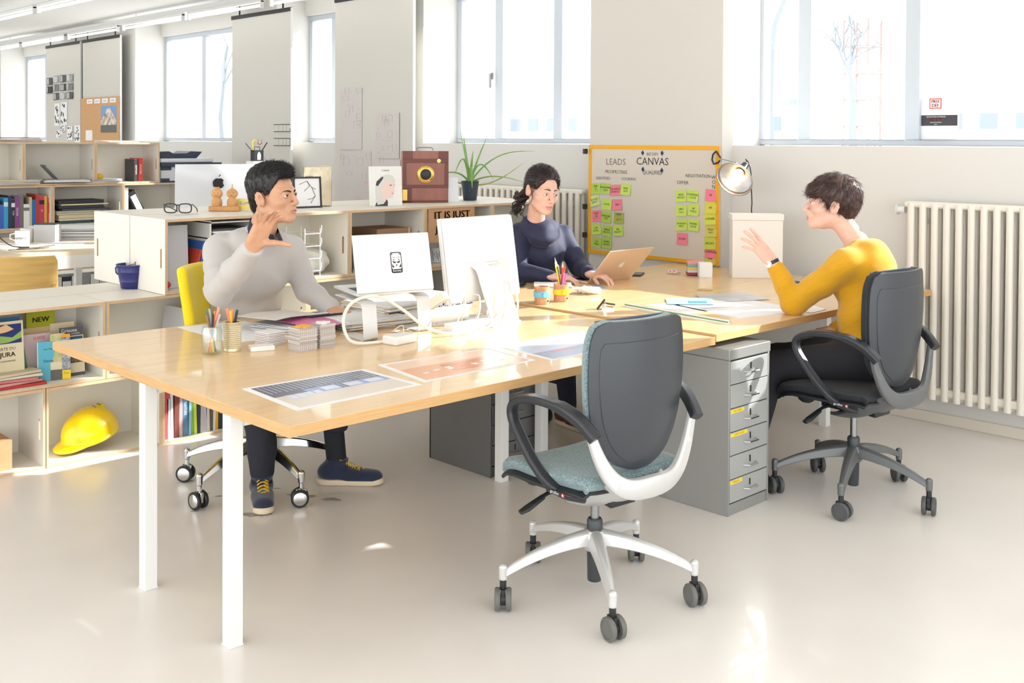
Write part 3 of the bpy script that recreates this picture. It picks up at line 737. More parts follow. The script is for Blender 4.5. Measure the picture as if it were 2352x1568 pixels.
def giro_chair(label, loc, rz, fab, met, shell, angs, kind, lift=0):
    t = thing('office_chair', label, 'chair', loc, rz)
    star_base(t, [(a-rz, s-rz) for a, s in angs], met, kind, lift=.31+lift)
    def NB():
        m = MB(); m.M = T(0,0,lift); return m
    # back: fabric pad in front, hard shell behind
    zs = [.475,.478,.483,.49,.50,.515,.53,.555,.58,.61,.64,.70,.76,.82,.87,.905,.93,.945,.954,.960,.962]
    def bgrid(b, gx, dy, nz=0, zl=zs, nu=17, th=.02):
        N = len(zl); b.grid(lambda u, v: (lambda z: (lambda x: (x, back_y(x, z)+dy, z))((2*u-1)*max(gx+back_half(z), .002)))(zl[int(round(v*(N-1)))]), nu, N, th)
    b = NB(); bgrid(b, 0, .0, th=.014); b.build('back_shell', shell, t, world=False, bevel=.003)
    b = NB(); bgrid(b, .004, .0145, th=.030); b.build('back_pad', fab, t, world=False, bevel=.006)
    b = NB(); zl = [.512+.0*i for i in range(1)]; zl = [.505,.512,.525,.55,.58,.62,.66,.72,.78,.84,.875,.892,.898]
    N = len(zl); b.grid(lambda u, v: (lambda z: (lambda x: (x, back_y(x, z)-.0028, z))((2*u-1)*max(back_half(max(z-.012,.4751))-.030-(.012*max(0,(z-.87)/.03)), .002)))(zl[int(round(v*(N-1)))]), 17, N, .003)
    b.build('back_panel', shell, b and t, world=False, bevel=.0015)
    b = NB(); b.prism([(-.155,.935),(-.165,.962),(.165,.962),(.155,.935),(.075,.935),(.062,.912),(-.062,.912),(-.075,.935)], 0, .008, Matrix(((1,0,0,0),(0,.1,-1,-.262),(0,1,0,0),(0,0,0,1)))); b.build('top_clip', mat('clip_grey', (96,104,116), .3), t, world=False, bevel=.003)
    # hoop round the lower back
    pts = []; ups = []; n = 30
    for i in range(n+1):
        u = -1+2*i/n; s = 1 if u > 0 else -1; a = abs(u)
        z = .632-.200*(1-a**2.3); x = s*(.230*(a**.62)); 
        pts.append((x, -.262+.050*(x/.25)**2-.02*(z-.43), z)); ups.append((0,1,.15))
    b = NB(); hw = lambda j: .014+.022*(1-abs(-1+2*j/n))**.8
    b.sweep(pts, lambda j: [(.011*cx*(1+.6*(1-abs(-1+2*j/n))), hw(j)*cy) for cx, cy in ((-1,-.7),(-.6,-1),(.6,-1),(1,-.7),(1,.7),(.6,1),(-.6,1),(-1,.7))], ups)
    # cradle: two wings sweeping from the hoop to the mechanism
    def cr(u, v):
        x = (2*v-1); y = -.245+.33*u; w_ = .105*(1-u)**.6+.048; z = .425-.110*math.sin(min(1,u*1.15)*PI/2)+(.030*(1-u)**.6+.006)*abs(x)**2.2
        return (x*w_, y+.07*(1-u)*abs(x)**2, z)
    for s in (0, 1):
        b.grid(lambda u, v: cr(u, .5*v*.62 if s == 0 else 1-.5*v*.62), 14, 7, -.014)
    b.grid(lambda u, v: cr(.0+u*.30, v), 6, 15, -.014); b.grid(lambda u, v: cr(.72+u*.28, v), 5, 15, -.014)
    b.build('hoop_frame', met, t, world=False, bevel=.003)
    b = NB(); b.bx(-.055,.055,-.09,.13,.335,.40); b.bx(-.10,.10,-.05,.12,.385,.418); b.prism([(-.06,-.14),(.06,-.14),(.05,-.09),(-.05,-.09)], .335, .375); b.build('tilt_mechanism', BLACK, t, world=False, bevel=.008)
    # seat
    def seat(u, v, dz=0, g=0):
        x = (2*u-1); y = -.205+.475*v; hw_ = (.222+.018*math.sin(PI*v)-.03*max(0,(v-.8)/.2)**2+g); cx = math.copysign(min(1, abs(x)), x)
        z = .455+.014*abs(cx)**3-.045*max(0,(v-.72)/.28)**2+.012*(1-v)
        e = max(abs(cx)-.86, 0)/.14; e2 = max((v-.93)/.07, (.06-v)/.06, 0); z -= .018*e*e+.02*e2*e2
        return (cx*hw_, y, z+dz)
    b = NB(); b.grid(lambda u, v: seat(u, v), 21, 21, .040); b.build('seat', fab, t, world=False, bevel=.010, seg=3)
    b = NB(); b.grid(lambda u, v: seat(u, v*.93+.03, -.040, .004), 15, 15, .012); b.build('seat_shell', BLACK, t, world=False, bevel=.003)
    # maker's tag on the shell edge
    b = NB(); A = Matrix(((0,0,-1,-.2485),(-1,0,0,-.085),(0,1,0,.4135),(0,0,0,1))); b.bx(-.045,.03,-.006,.007,-.001,.001, A); b.text('giroflex', .014, A @ T(-.004,0,.0013), 1); b.m = 2; b.bx(.030,.042,-.006,.006,-.001,.0015, A); b.m = 1; b.bx(.0345,.0375,-.004,.004,.0016,.002, A); b.bx(.032,.040,-.0014,.0014,.0016,.002, A)
    b.build('maker_tag', [BLACK, PAPER, RED], t, world=False, smooth=False)
    # arms
    for s in (-1, 1):
        P = [(.228,-.248,.615),(.244,-.20,.660),(.260,-.14,.690),(.267,-.07,.701),(.270,.0,.699),(.270,.06,.687),(.270,.098,.668),(.269,.113,.640),(.268,.105,.608),(.266,.078,.570),(.263,.042,.525),(.257,.0,.478),(.240,-.045,.432),(.20,-.08,.400),(.130,-.09,.375)]
        P = crom([Vector((s*x, y, z)) for x, y, z in P], 4); n_ = len(P); b = NB(); wz = lambda j: .0215 if j < 20 else .0185
        b.sweep(P, lambda j: [(wz(j)*cx, (.0135+(.004 if j < 10 else 0))*cy) for cx, cy in ((-1,-.6),(-.7,-1),(.7,-1),(1,-.6),(1,.6),(.7,1),(-.7,1),(-1,.6))], [(s*1.0,.0,-.1) for j in range(n_)])
        b.build('armrest', SHELLH, t, world=False, bevel=.003)
    b = NB(); b.tube([(-.10,.03,.372),(-.17,.045,.362),(-.20,.05,.350)], .007, 8); b.tube([(-.19,.045,.354),(-.25,.055,.325),(-.275,.06,.315)], [(.012,.009),(.019,.009),(.014,.007)], 10, flat=(0,0,1)); b.build('lever', BLACK, t, world=False)
    b = NB(); b.ball((-.165,.13,.40), (.028,.045,.034), 14); b.ball((.165,.13,.40), (.028,.045,.034), 14); b.build('adjuster', BLACK, t, world=False)
    return t
c1 = giro_chair('teal grey office chair with white frame at the front desk', (1.10,-.155,0), -6, TEAL, SILVER, SHELL, [(159,-44),(231,-14),(301,-22),(14.5,-44),(83,-44)], 0)
c2 = giro_chair('anthracite office chair the woman in yellow sits on', (2.675,-.26,0), -4, DARKF, GRAPH, SHELL, [(200,5),(271,-70),(352,-40),(56,-44),(131.6,-30)], 1, .036)
# the man's chair: yellow back, chromed base
YEL = mat('yellow_fabric', (246,216,0), .8, bump=.4, bscale=300, sheen=.3)
t = thing('office_chair', 'yellow backed office chair with chrome base under the man in grey', 'chair', (.86,1.60,0), -150)
star_base(t, [(125+150,10),(195+150,-20),(269+150,30),(344+150,50),(53+150,0)], CHROME, 2, .345, thick=1.1)
b = MB(); b.grid(lambda u, v: ((2*u-1)*(.205-.03*v), -.25-.10*v-.05*math.cos((2*u-1)*1.4)+.05, .50+.47*v), 15, 13, .045); b.build('backrest', YEL, t, world=False, bevel=.018, seg=3)
b = MB(); b.grid(lambda u, v: ((2*u-1)*.235, -.22+.46*v, .465-.03*max(0,v-.7)), 13, 13, .05); b.build('seat', YEL, t, world=False, bevel=.018, seg=3)
b = MB(); b.bx(-.09,.09,-.10,.10,.33,.41); b.tube([(0,-.08,.37),(0,-.26,.38),(0,-.31,.44),(0,-.32,.60)], [(.03,.012)]*4, 8, flat=(0,1,0)); b.build('tilt_mechanism', STEEL, t, world=False, bevel=.008)
t = thing('office_chair', 'navy and black office chair under the woman in navy', 'chair', (2.62,1.80,0), 175)
star_base(t, [(12,0),(84,0),(156,30),(228,0),(300,0)], BLACK, 1, .32)
NAVYF = mat('navy_chair_fabric', (34,40,60), .85, bump=.4, bscale=300)
b = MB(); b.grid(lambda u, v: ((2*u-1)*.23, -.22+.46*v, .46-.03*max(0,v-.7)), 13, 13, .05); b.build('seat', NAVYF, t, world=False, bevel=.018, seg=3)
b = MB(); b.grid(lambda u, v: ((2*u-1)*.20, -.27-.08*v-.05*math.cos((2*u-1)*1.4)+.05, .52+.36*v), 13, 11, .04); b.build('backrest', NAVYF, t, world=False, bevel=.015, seg=3)
for s in (-1, 1):
    b = MB(); b.tube([(s*.24,-.12,.67),(s*.26,.0,.70),(s*.26,.12,.69),(s*.25,.17,.64),(s*.22,.08,.52),(s*.14,0,.40)], [(.02,.011)]*6, 8, flat=(1,0,0)); b.build('armrest', BLACK, t, world=False)
b = MB(); b.bx(-.1,.1,-.1,.1,.34,.41); b.build('tilt_mechanism', BLACK, t, world=False, bevel=.008)
# wooden chair at the far left desk
WOODC = mat('oak_veneer', (232,190,112), .45, noise=.18, nscale=4, stretch=(1,1,10), bump=.1)
t = thing('wooden_chair', 'wooden chair with curved plywood back at the left desk', 'chair', (.96,4.70,-.0), -20)
b = MB(); b.grid(lambda u, v: ((2*u-1)*(.20-.018*(max(0,abs(v-.5)-.32)/.18)**2*1.0), -.20-.05*v-.06*math.cos((2*u-1)*1.2)+.03, .49+.29*v), 17, 9, .012); b.build('backrest', WOODC, t, world=False, bevel=.004)
b = MB(); b.grid(lambda u, v: ((2*u-1)*.215, -.19+.42*v, .455-.01*math.sin(PI*v)), 11, 11, .014); b.build('seat', WOODC, t, world=False, bevel=.004)
for x in (-.18,.18):
    for y, top in ((-.19,.60),(.18,.45)):
        b = MB(); b.tube([(x*1.1,y*1.1,0),(x,y,.44)]+([(x,y-.03,top)] if top > .5 else []), .012, 10); b.build('leg', WOODC, t, world=False)
# ================= PEOPLE =================
SKIN1 = skinmat('skin_tan', (214,164,132)); SKIN2 = skinmat('skin_fair', (232,186,168)); SKIN3 = skinmat('skin_rosy', (236,190,170))
LIP1 = skinmat('lips_brown', (204,142,122)); LIP2 = skinmat('lips_rose', (218,146,138)); STUB = skinmat('skin_stubble', (196,150,124))
def hairline(y, pts):
    ys = [p[0] for p in pts]; zs_ = [p[1] for p in pts]; return np.interp(y, ys, zs_)
def arm(P, pts, rad, k=.02):
    d = None
    for (a, b), (ra, rb) in zip(zip(pts[:-1], pts[1:]), zip(rad[:-1], rad[1:])):
        c = cone(P, a, b, ra, rb); d = c if d is None else smin(d, c, k)
    return d
def nrm(v): v = np.array(v, float); return v/np.linalg.norm(v)
# ---------------------------------------------------------------- the man
def man():
    NB = (.862,1.590,1.105)
    t = thing('person', 'man in a light grey sweater raising his right hand at the front desk', 'person', (.86,1.60,0))
    o = dict(w=1.02, jaw=1.05, neck=.054, beard=False, eye=.55, gaze=(6,0), mouth=.0016)
    H = headframe((.850,1.468,1.290), -66, 3, 2, 1.03)
    o['nbl'] = tuple(H.inverted() @ Vector(NB)); s = SM(); V, F, mi = head_piece(H, o); s.add(V, F, mi)
    shR, shL, elR, wrR, elL, wrL = [np.array(p) for p in ((.715,1.69,1.045),(1.02,1.60,1.03),(.585,1.45,.905),(.556,1.140,1.105),(1.10,1.60,.85),(1.10,1.40,.785))]
    chest, waist, hip = np.array((.875,1.685,.955)), np.array((.93,1.80,.75)), np.array((.93,1.86,.54))
    rt = np.array(_rt); fw = np.array(_fw); up = np.array((0,0,1.))
    f = nrm(.44*rt+.86*up-.22*fw); bk = nrm(-(.60*rt-.80*fw)); bk = nrm(bk-f*(bk @ f)); th = nrm(np.cross(bk, f))  # thumb direction
    x = np.cross(f, bk)
    M = Matrix(((x[0],f[0],bk[0],wrR[0]+f[0]*.012),(x[1],f[1],bk[1],wrR[1]+f[1]*.012),(x[2],f[2],bk[2],wrR[2]+f[2]*.012),(0,0,0,1)))
    V, F = hand_piece(M, [(16,22,12),(14,20,10),(14,22,12),(4,14,8)], (3,1,-3,-22), (62,24,-14), mirror=True, s=1.04, elbow=elR); s.add(V, F)
    fl = nrm((.15,-.98,-.12)); bl = nrm((0,-.1,1)); bl = nrm(bl-fl*(bl @ fl)); xl = np.cross(fl, bl)
    M2 = Matrix(((xl[0],fl[0],bl[0],wrL[0]),(xl[1],fl[1],bl[1],wrL[1]),(xl[2],fl[2],bl[2],wrL[2]),(0,0,0,1)))
    V, F = hand_piece(M2, [(20,25,15)]*4, (5,1,-3,-8), (40,15,5), h=.0026, elbow=elL); s.add(V, F)
    hipR, hipL, knR, knL, anR, anL = [np.array(p) for p in ((.86,1.90,.53),(1.01,1.86,.53),(.765,1.46,.50),(1.13,1.47,.50),(.775,1.435,.10),(1.135,1.40,.10))]
    nb = np.array((.862,1.585,1.10))
    def core(P):
        d = cone(P, nb, chest, .045, .07); d = smin(d, cone(P, chest+(0,.03,0), hip, .06, .07), .04); d = smin(d, cone(P, shR, shL, .045, .045), .03)
        for c in (([shR,elR,wrR],[.04,.035,.024]), ([shL,elL,wrL],[.04,.035,.024]), ([hipR,knR,anR],[.07,.05,.035]), ([hipL,knL,anL],[.07,.05,.034])): d = smin(d, arm(P, *c), .02)
        return d
    V, F = snet(core, (.45,1.05,.04), (1.25,2.05,1.2), .011); s.add(V, F)
    body = s.build('body', [SKIN1, LIP1, STUB], t); eyes(body, H, o, (52,34,26)); brows(body, H, o, (46,34,30), .0030, -.003, 1.4)
    # sweater
    SW = mat('grey_knit', (198,194,190), .9, bump=.35, bscale=420, stretch=(1,1,.5), sheen=.25)
    A = np.array((RZ(8)).to_3x3()); Minv = np.linalg.inv(np.linalg.inv(A))
    def sw(P):
        d = ell(P, chest+(0,0,.02), (.185,.125,.165), A); d = smin(d, ell(P, (.91,1.80,.80), (.165,.125,.16), A), .06); d = smin(d, ell(P, (.94,1.86,.66), (.165,.125,.12), A), .05)
        d = smin(d, cone(P, shR+(.02,.0,-.005), shL-(.02,0,.005), .066, .064), .05); d = smin(d, cone(P, nb+(0,.02,-.01), (shR+nb)/2, .062, .055), .03); d = smin(d, cone(P, nb+(0,.02,-.01), (shL+nb)/2, .062, .055), .03)
        d = smin(d, arm(P, [shR, elR, elR+(wrR-elR)*.5, wrR+(wrR-elR)*.0], [.066,.056,.049,.037]), .025); d = smin(d, arm(P, [shL, elL, wrL], [.064,.052,.037]), .025)
        wd = nrm(wrR-elR); d = smax(d, (P-wrR) @ wd.astype(np.float32)-.004, .006); wl = nrm(wrL-elL); d = smax(d, np.maximum((P-wrL) @ wl.astype(np.float32)-.0, np.linalg.norm(P-wrL, axis=-1)-.15), .006) if False else d
        d = smax(d, -ell(P, (.858,1.535,1.150), (.070,.078,.080)), .006)      # neck opening
        return d
    V, F = snet(sw, (.42,1.02,.53), (1.26,2.02,1.2), .0065); V = wrinkle(V, F, .0085, 8, 3, (1,1,.8))
    sweater = SM().add(V, F).build('sweater', SW, t, relax=2)
    b = MB()                                                    # ribbed neckline and cuff
    fwd = np.array((.28,-.96,0)); sd = np.array((.96,.28,0)); pts = []
    for i in range(28):
        a = 2*PI*i/28; pts.append(np.array((.855,1.56,1.122))+sd*.068*math.cos(a)+fwd*.072*math.sin(a)+up*(-.032*math.sin(a)-.004))
    b.tube(pts, .006, 8, closed=True); b.build('neck_rib', SW, sweater)
    b = MB(); wd = nrm(wrR-elR); b.cyl(wrR-wd*.03, wrR+wd*.006, .0375, .0345, n=28); b.build('cuff', SW, sweater)
    # navy shirt collar
    NV = mat('navy_shirt', (30,36,56), .8); b = MB(); n = 30
    def col(u, v):
        a = -PI*.5+2*PI*(.03+.94*u); c = np.array((.853,1.548,1.118)); r = .060+.010*v; dip = math.sin(a)
        fr_ = .5-.5*dip
        return c+sd*(r+.010*fr_*v)*math.cos(a)-fwd*(r+.012*fr_*v)*math.sin(a)+up*(.046*(1-v)+.026-.072*fr_)
    b.grid(lambda u, v: col(u, v), n, 7, .002); b.build('shirt_collar', NV, t)
    # hair
    def hs(P):
        X, Y, Z = P[...,0], P[...,1], P[...,2]; A_ = np.abs(X); topw = np.clip((Z-.02)/.09, 0, 1)
        d = ell(P, (0,-.016,.040), (.079,.099,.089))-.001-.010*topw-.004*(Y < -.03)
        d = smin(d, ell(P, (0,.03,.098), (.055,.055,.030)), .03)
        d = smin(d, ell(P, (0,-.070,-.035), (.052,.036,.050)), .03)
        hl = hairline(Y, [(-.12,-.092),(-.085,-.088),(-.05,-.062),(-.030,-.040),(-.022,.010),(.000,.016),(.006,-.030),(.022,-.034),(.028,.012),(.045,.040),(.060,.068),(.08,.074),(.10,.078)])
        d = smax(d, (hl-Z)*.8, .004); dd = np.sin(X*210+Y*60)*np.sin(Y*190+Z*120)*.0016
        return d+dd
    V, F, Vl = hairmesh(H, hs, .003)
    HAIR = mat('black_hair', (34,30,30), .42, noise=.3, nscale=60, stretch=(1,1,.2), rgb2=(16,14,15))
    S = SM().add(V, F)
    S.add(*strands(Vl, F, H, lambda p: (p[0]*4, .9 if p[2] > .07 else -.35, .75 if p[2] > .07 else -1.0), 2600, .015, .0012, 1, .25, lf=(.0,.10)))
    S.add(*strands(Vl, F, H, lambda p: (p[0]*2, .8, .55), 620, .028, .0018, 2, .35, lf=(.15,.45), keep=lambda c: (c[:,2] > .085) & (c[:,1] > -.03)))
    S.add(*strands(Vl, F, H, lambda p: (.3, .9, -.45), 260, .026, .0015, 3, .3, keep=lambda c: (c[:,2] > .06) & (c[:,2] < .10) & (c[:,1] > .06)))
    S.build('hair', HAIR, t)
    # trousers, socks, shoes
    TR = mat('navy_trousers', (36,38,48), .85, bump=.3, bscale=300)
    def tr(P):
        d = ell(P, hip+(0,.0,.02), (.185,.15,.13)); d = smin(d, arm(P, [hipR, knR+(0,0,.01), anR+(.0,.0,.12)], [.10,.078,.056]), .04); d = smin(d, arm(P, [hipL, knL+(0,0,.01), knL+(anL-knL)*.62], [.10,.080,.062]), .03)
        d = smin(d, arm(P, [anR+(.0,.0,.14), anR+(0,0,.02)], [.055,.047]), .03)
        hL = knL+(anL-knL)*.66; d = smax(d, np.where(P[...,0] > .97, hL[2]-P[...,2], -.1), .004); return d
    V, F = snet(tr, (.62,1.25,.09), (1.28,2.05,.70), .0085); V = wrinkle(V, F, .006, 8, 9, (1,1,.6)); SM().add(V, F).build('trousers', TR, t)
    SO = mat('dark_sock', (34,36,42), .9)
    for kn, an in ((knL, anL), (knR, anR)):
        b = MB(); b.cyl(an+(0,0,-.03), an+(kn-an)*.55, .044, .046, n=18); b.build('sock', SO, t)
    shoe(t, anR, -117, 'navy suede lace-up shoe'); shoe(t, anL, -47, 'navy suede lace-up shoe')
def shoe(t, an, a, label, L=.285, laces=True, col=None):
    M = T(an[0], an[1], 0) @ RZ(a-90); SU = mat('navy_suede', (30,40,66), .9, bump=.3, bscale=250, sheen=.4) if col is None else col
    w = lambda y: .036+.013*np.sin(np.clip((y+.07)/.26, 0, 1)*PI*.85)
    def f(P):
        d = fcone(P, (0,-.045,.05), (.004,.165,.032), .043, .034, (0,0,1), .8); d = smin(d, fcone(P, (.003,.06,.036), (.006,.16,.034), .046, .040, (0,0,1), .72), .02)
        d = smin(d, cone(P, (0,-.025,.06), (0,.005,.115), .044, .046), .03); d = smax(d, P[...,2]-.112, .005); return smax(d, .022-P[...,2], .004)
    V, F = snet(f, (-.08,-.12,0), (.08,.23,.14), .0045); sh = SM().add(xf(V, M), F).build('shoe', SU, t)
    def g(P): return smax(fcone(P, (0,-.045,.016), (.005,.168,.018), .048, .043, (0,0,1), .8)-.0, np.abs(P[...,2]-.014-.006*np.clip((P[...,1]-.12)/.07,0,1)**2)-.014, .004)
    V, F = snet(g, (-.08,-.12,-.002), (.08,.235,.05), .0045); V[:,2] = np.maximum(V[:,2], .0012); SM().add(xf(V, M), F).build('sole', mat('cream_rubber', (222,205,178), .6), sh)
    if laces:
        b = MB(); YL = mat('yellow_lace', (240,196,36), .7)
        for i in range(6):
            y = .015+i*.019; z = .108-i*.0085; s = 1 if i % 2 else -1
            b.tube([(-.022,y,z-.006),(-.008,y+.004,z+.004),(.010,y+.010,z+.003),(.024,y+.012,z-.008)], .0022, 6, M=M); b.tube([(.022,y,z-.006),(0,y+.010,z+.004),(-.023,y+.014,z-.008)], .0018, 6, M=M)
        b.tube([(0,.012,.118),(.022,.008,.122),(.034,.022,.112),(.024,.038,.108)], .002, 6, M=M); b.tube([(0,.012,.118),(-.024,.006,.12),(-.036,-.006,.105)], .002, 6, M=M)
        b.build('laces', YL, sh)
# ---------------------------------------------------------------- woman in navy
def woman_navy():
    NB = (2.655,1.665,1.075)
    t = thing('person', 'woman in a navy top typing at the gold laptop', 'person', (2.80,1.80,0))
    o = dict(w=.97, jaw=.9, neck=.045, eye=.8, gaze=(-10,-18), mouth=.0016)
    H = headframe((2.600,1.560,1.262), -104, -13, -5, 1.04)
    o['nbl'] = tuple(H.inverted() @ Vector(NB)); s = SM(); V, F, mi = head_piece(H, o); s.add(V, F, mi)
    shR, shL, elR, wrR, elL, wrL = [np.array(p) for p in ((2.625,1.775,1.0),(2.925,1.71,.985),(2.575,1.735,.80),(2.625,1.49,.785),(2.955,1.61,.81),(2.835,1.40,.79))]
    chest, waist, hip = np.array((2.79,1.775,.90)), np.array((2.82,1.84,.72)), np.array((2.83,1.90,.53)); nb = np.array((2.655,1.66,1.075))
    for wr, el_, d_, mir, th in ((wrR, elR, nrm((.80,-.58,-.05)), True, (46,14,6)), (wrL, elL, nrm((.15,-.96,-.05)), False, (44,14,6))):
        bz = nrm((0,0,1.)); bz = nrm(bz-d_*(bz @ d_)); x = np.cross(d_, bz)
        M = Matrix(((x[0],d_[0],bz[0],wr[0]),(x[1],d_[1],bz[1],wr[1]),(x[2],d_[2],bz[2],wr[2]),(0,0,0,1)))
        V, F = hand_piece(M, [(28,30,16),(26,32,18),(28,32,18),(24,28,16)], (6,2,-3,-10), th, mirror=mir, s=.95, h=.0022, elbow=el_); s.add(V, F)
    knR, knL = np.array((2.70,1.50,.50)), np.array((2.92,1.48,.50)); anR, anL = np.array((2.60,1.36,.09)), np.array((2.95,1.40,.09))
    def core(P):
        d = cone(P, nb, chest, .04, .08); d = smin(d, cone(P, chest, hip, .08, .09), .04); d = smin(d, cone(P, shR, shL, .04, .04), .03)
        for c in (([shR,elR,wrR],[.036,.03,.022]), ([shL,elL,wrL],[.036,.03,.022]), ([hip-(.08,0,0),knR,anR],[.065,.045,.032]), ([hip+(.08,0,0),knL,anL],[.065,.045,.032])): d = smin(d, arm(P, *c), .02)
        return d
    V, F = snet(core, (2.4,1.25,.05), (3.1,2.1,1.15), .012); s.add(V, F)
    body = s.build('body', [SKIN2, LIP2, SKIN2], t); eyes(body, H, o, (86,64,50)); brows(body, H, o, (58,40,34), .0026)
    TOP = mat('navy_silk', (32,38,70), .68, bump=.2, bscale=300, sheen=.1)
    A = np.array(RZ(14).to_3x3())
    def top(P):
        d = ell(P, chest+(0,0,.03), (.165,.115,.155), A); d = smin(d, ell(P, chest+(-.02,-.06,.0), (.13,.085,.10), A), .05); d = smin(d, ell(P, (2.82,1.83,.72), (.150,.115,.16), A), .05)
        d = smin(d, cone(P, shR+(.01,0,-.005), shL-(.01,0,.005), .058, .056), .05); d = smin(d, cone(P, nb+(.02,.03,-.03), (shR+nb)/2+(0,0,-.01), .062, .05), .03); d = smin(d, cone(P, nb+(.02,.03,-.03), (shL+nb)/2, .062, .052), .03)
        d = smin(d, arm(P, [shR, elR, wrR-(wrR-elR)*.1], [.062,.052,.034]), .03); d = smin(d, arm(P, [shL, elL, wrL-(wrL-elL)*.12], [.060,.050,.034]), .03)
        d = smin(d, ell(P, nb+(.022,-.03,-.065), (.090,.075,.075)), .03)
        # cowl folds
        for k, (r, dz, dy) in enumerate(((.058,-.008,-.010),(.080,-.055,-.030),(.094,-.105,-.040))):
            c = nb+np.array((.022,.018+dy,dz)); Q = P-c.astype(np.float32); q = np.sqrt((Q[...,0]*.94+.0)**2+(Q[...,1]*.98)**2); zt = Q[...,2]-.38*Q[...,1]
            d = smin(d, np.sqrt((q-r)**2+zt**2)-(.017-.003*k), .034) if k < 2 else d
        d = smax(d, -cone(P, nb+(.0,.0,.035), nb+(-.012,-.035,.14), .046, .055), .010)
        return d
    V, F = snet(top, (2.40,1.30,.55), (3.12,2.08,1.16), .0065); V = wrinkle(V, F, .0075, 8, 21, (1.2,1.2,.45)); SM().add(V, F).build('top', TOP, t, relax=2)
    TR = mat('dark_jeans', (40,44,60), .85)
    def tr(P):
        d = ell(P, hip, (.17,.14,.12)); 
        for a, k_, n_ in ((-.08,knR,anR),(.08,knL,anL)): d = smin(d, arm(P, [hip+(a,0,0), k_, n_+(0,0,.03)], [.095,.07,.048]), .03)
        return d
    V, F = snet(tr, (2.5,1.28,.08), (3.1,2.1,.68), .012); SM().add(V, F).build('trousers', TR, t)
    BR = mat('brown_leather', (96,56,40), .5)
    shoe(t, anR, -100, 'brown ankle boot', laces=False, col=BR); shoe(t, anL, -85, 'brown ankle boot', laces=False, col=BR)
    def hs(P):
        X, Y, Z = P[...,0], P[...,1], P[...,2]; topw = np.clip((Z+.0)/.10, 0, 1)
        d = ell(P, (0,-.018,.038), (.081,.102,.089))-.003-.005*topw
        d = smin(d, ell(P, (0,-.085,-.012), (.06,.035,.05)), .03)
        hl = hairline(Y, [(-.13,-.075),(-.06,-.060),(-.035,-.020),(-.02,.014),(.01,.012),(.035,.022),(.052,.048),(.068,.074),(.09,.082)])
        hl = hl-.020*np.clip(1-np.abs(Y-.045)/.03, 0, 1)*(np.abs(X) > .03)
        d = smax(d, (hl-Z)*.8, .005); part = np.abs(X+.012)*1.0; d = d+.004*np.exp(-(part/.004)**2)*(Z > .06)
        return d+np.sin(Y*230+Z*160+X*40)*.0009
    V, F, Vl = hairmesh(H, hs, .003); HAIR = mat('dark_brown_hair', (52,38,38), .4, noise=.3, nscale=60, stretch=(1,.2,1), rgb2=(26,18,20)); S = SM().add(V, F)
    S.add(*strands(Vl, F, H, lambda p: (np.sign(p[0])*.5*(p[1] > .03), -1, -.30), 2800, .030, .0012, 5, .05, lf=(-.02,.02)))
    S.build('hair', HAIR, t)
    # low ponytail with loose curls on her right shoulder
    b = MB(); rnd = random.Random(5)
    for i in range(46):
        p0 = Vector((.012+rnd.uniform(-.02,.02), -.112+rnd.uniform(-.01,.01), -.02+rnd.uniform(-.015,.015))); pts = []; ph = rnd.uniform(0,6.28); sp = rnd.uniform(.010,.030)
        L = rnd.uniform(.09,.17)
        for j in range(10):
            u = j/9; pts.append(H @ Vector((p0.x+.050*u+sp*math.sin(ph+u*9)*u, p0.y-.018*math.sin(u*3)+sp*math.cos(ph+u*9)*u, p0.z-L*u)))
        b.tube(pts, [.0085*(1-.75*j/9) for j in range(10)], 6)
    b.build('ponytail', HAIR, t); b = MB()
    for (x0, L, ph) in ((.072,.12,0),(.076,.08,2),(-.07,.10,1)):
        pts = [H @ Vector((x0+.008*math.sin(ph+u*7), .030-.02*u, .03-L*u)) for u in [k/8 for k in range(9)]]; b.tube(pts, [.0018]*9, 5); b.build('loose_lock', HAIR, t); b = MB()
    pass
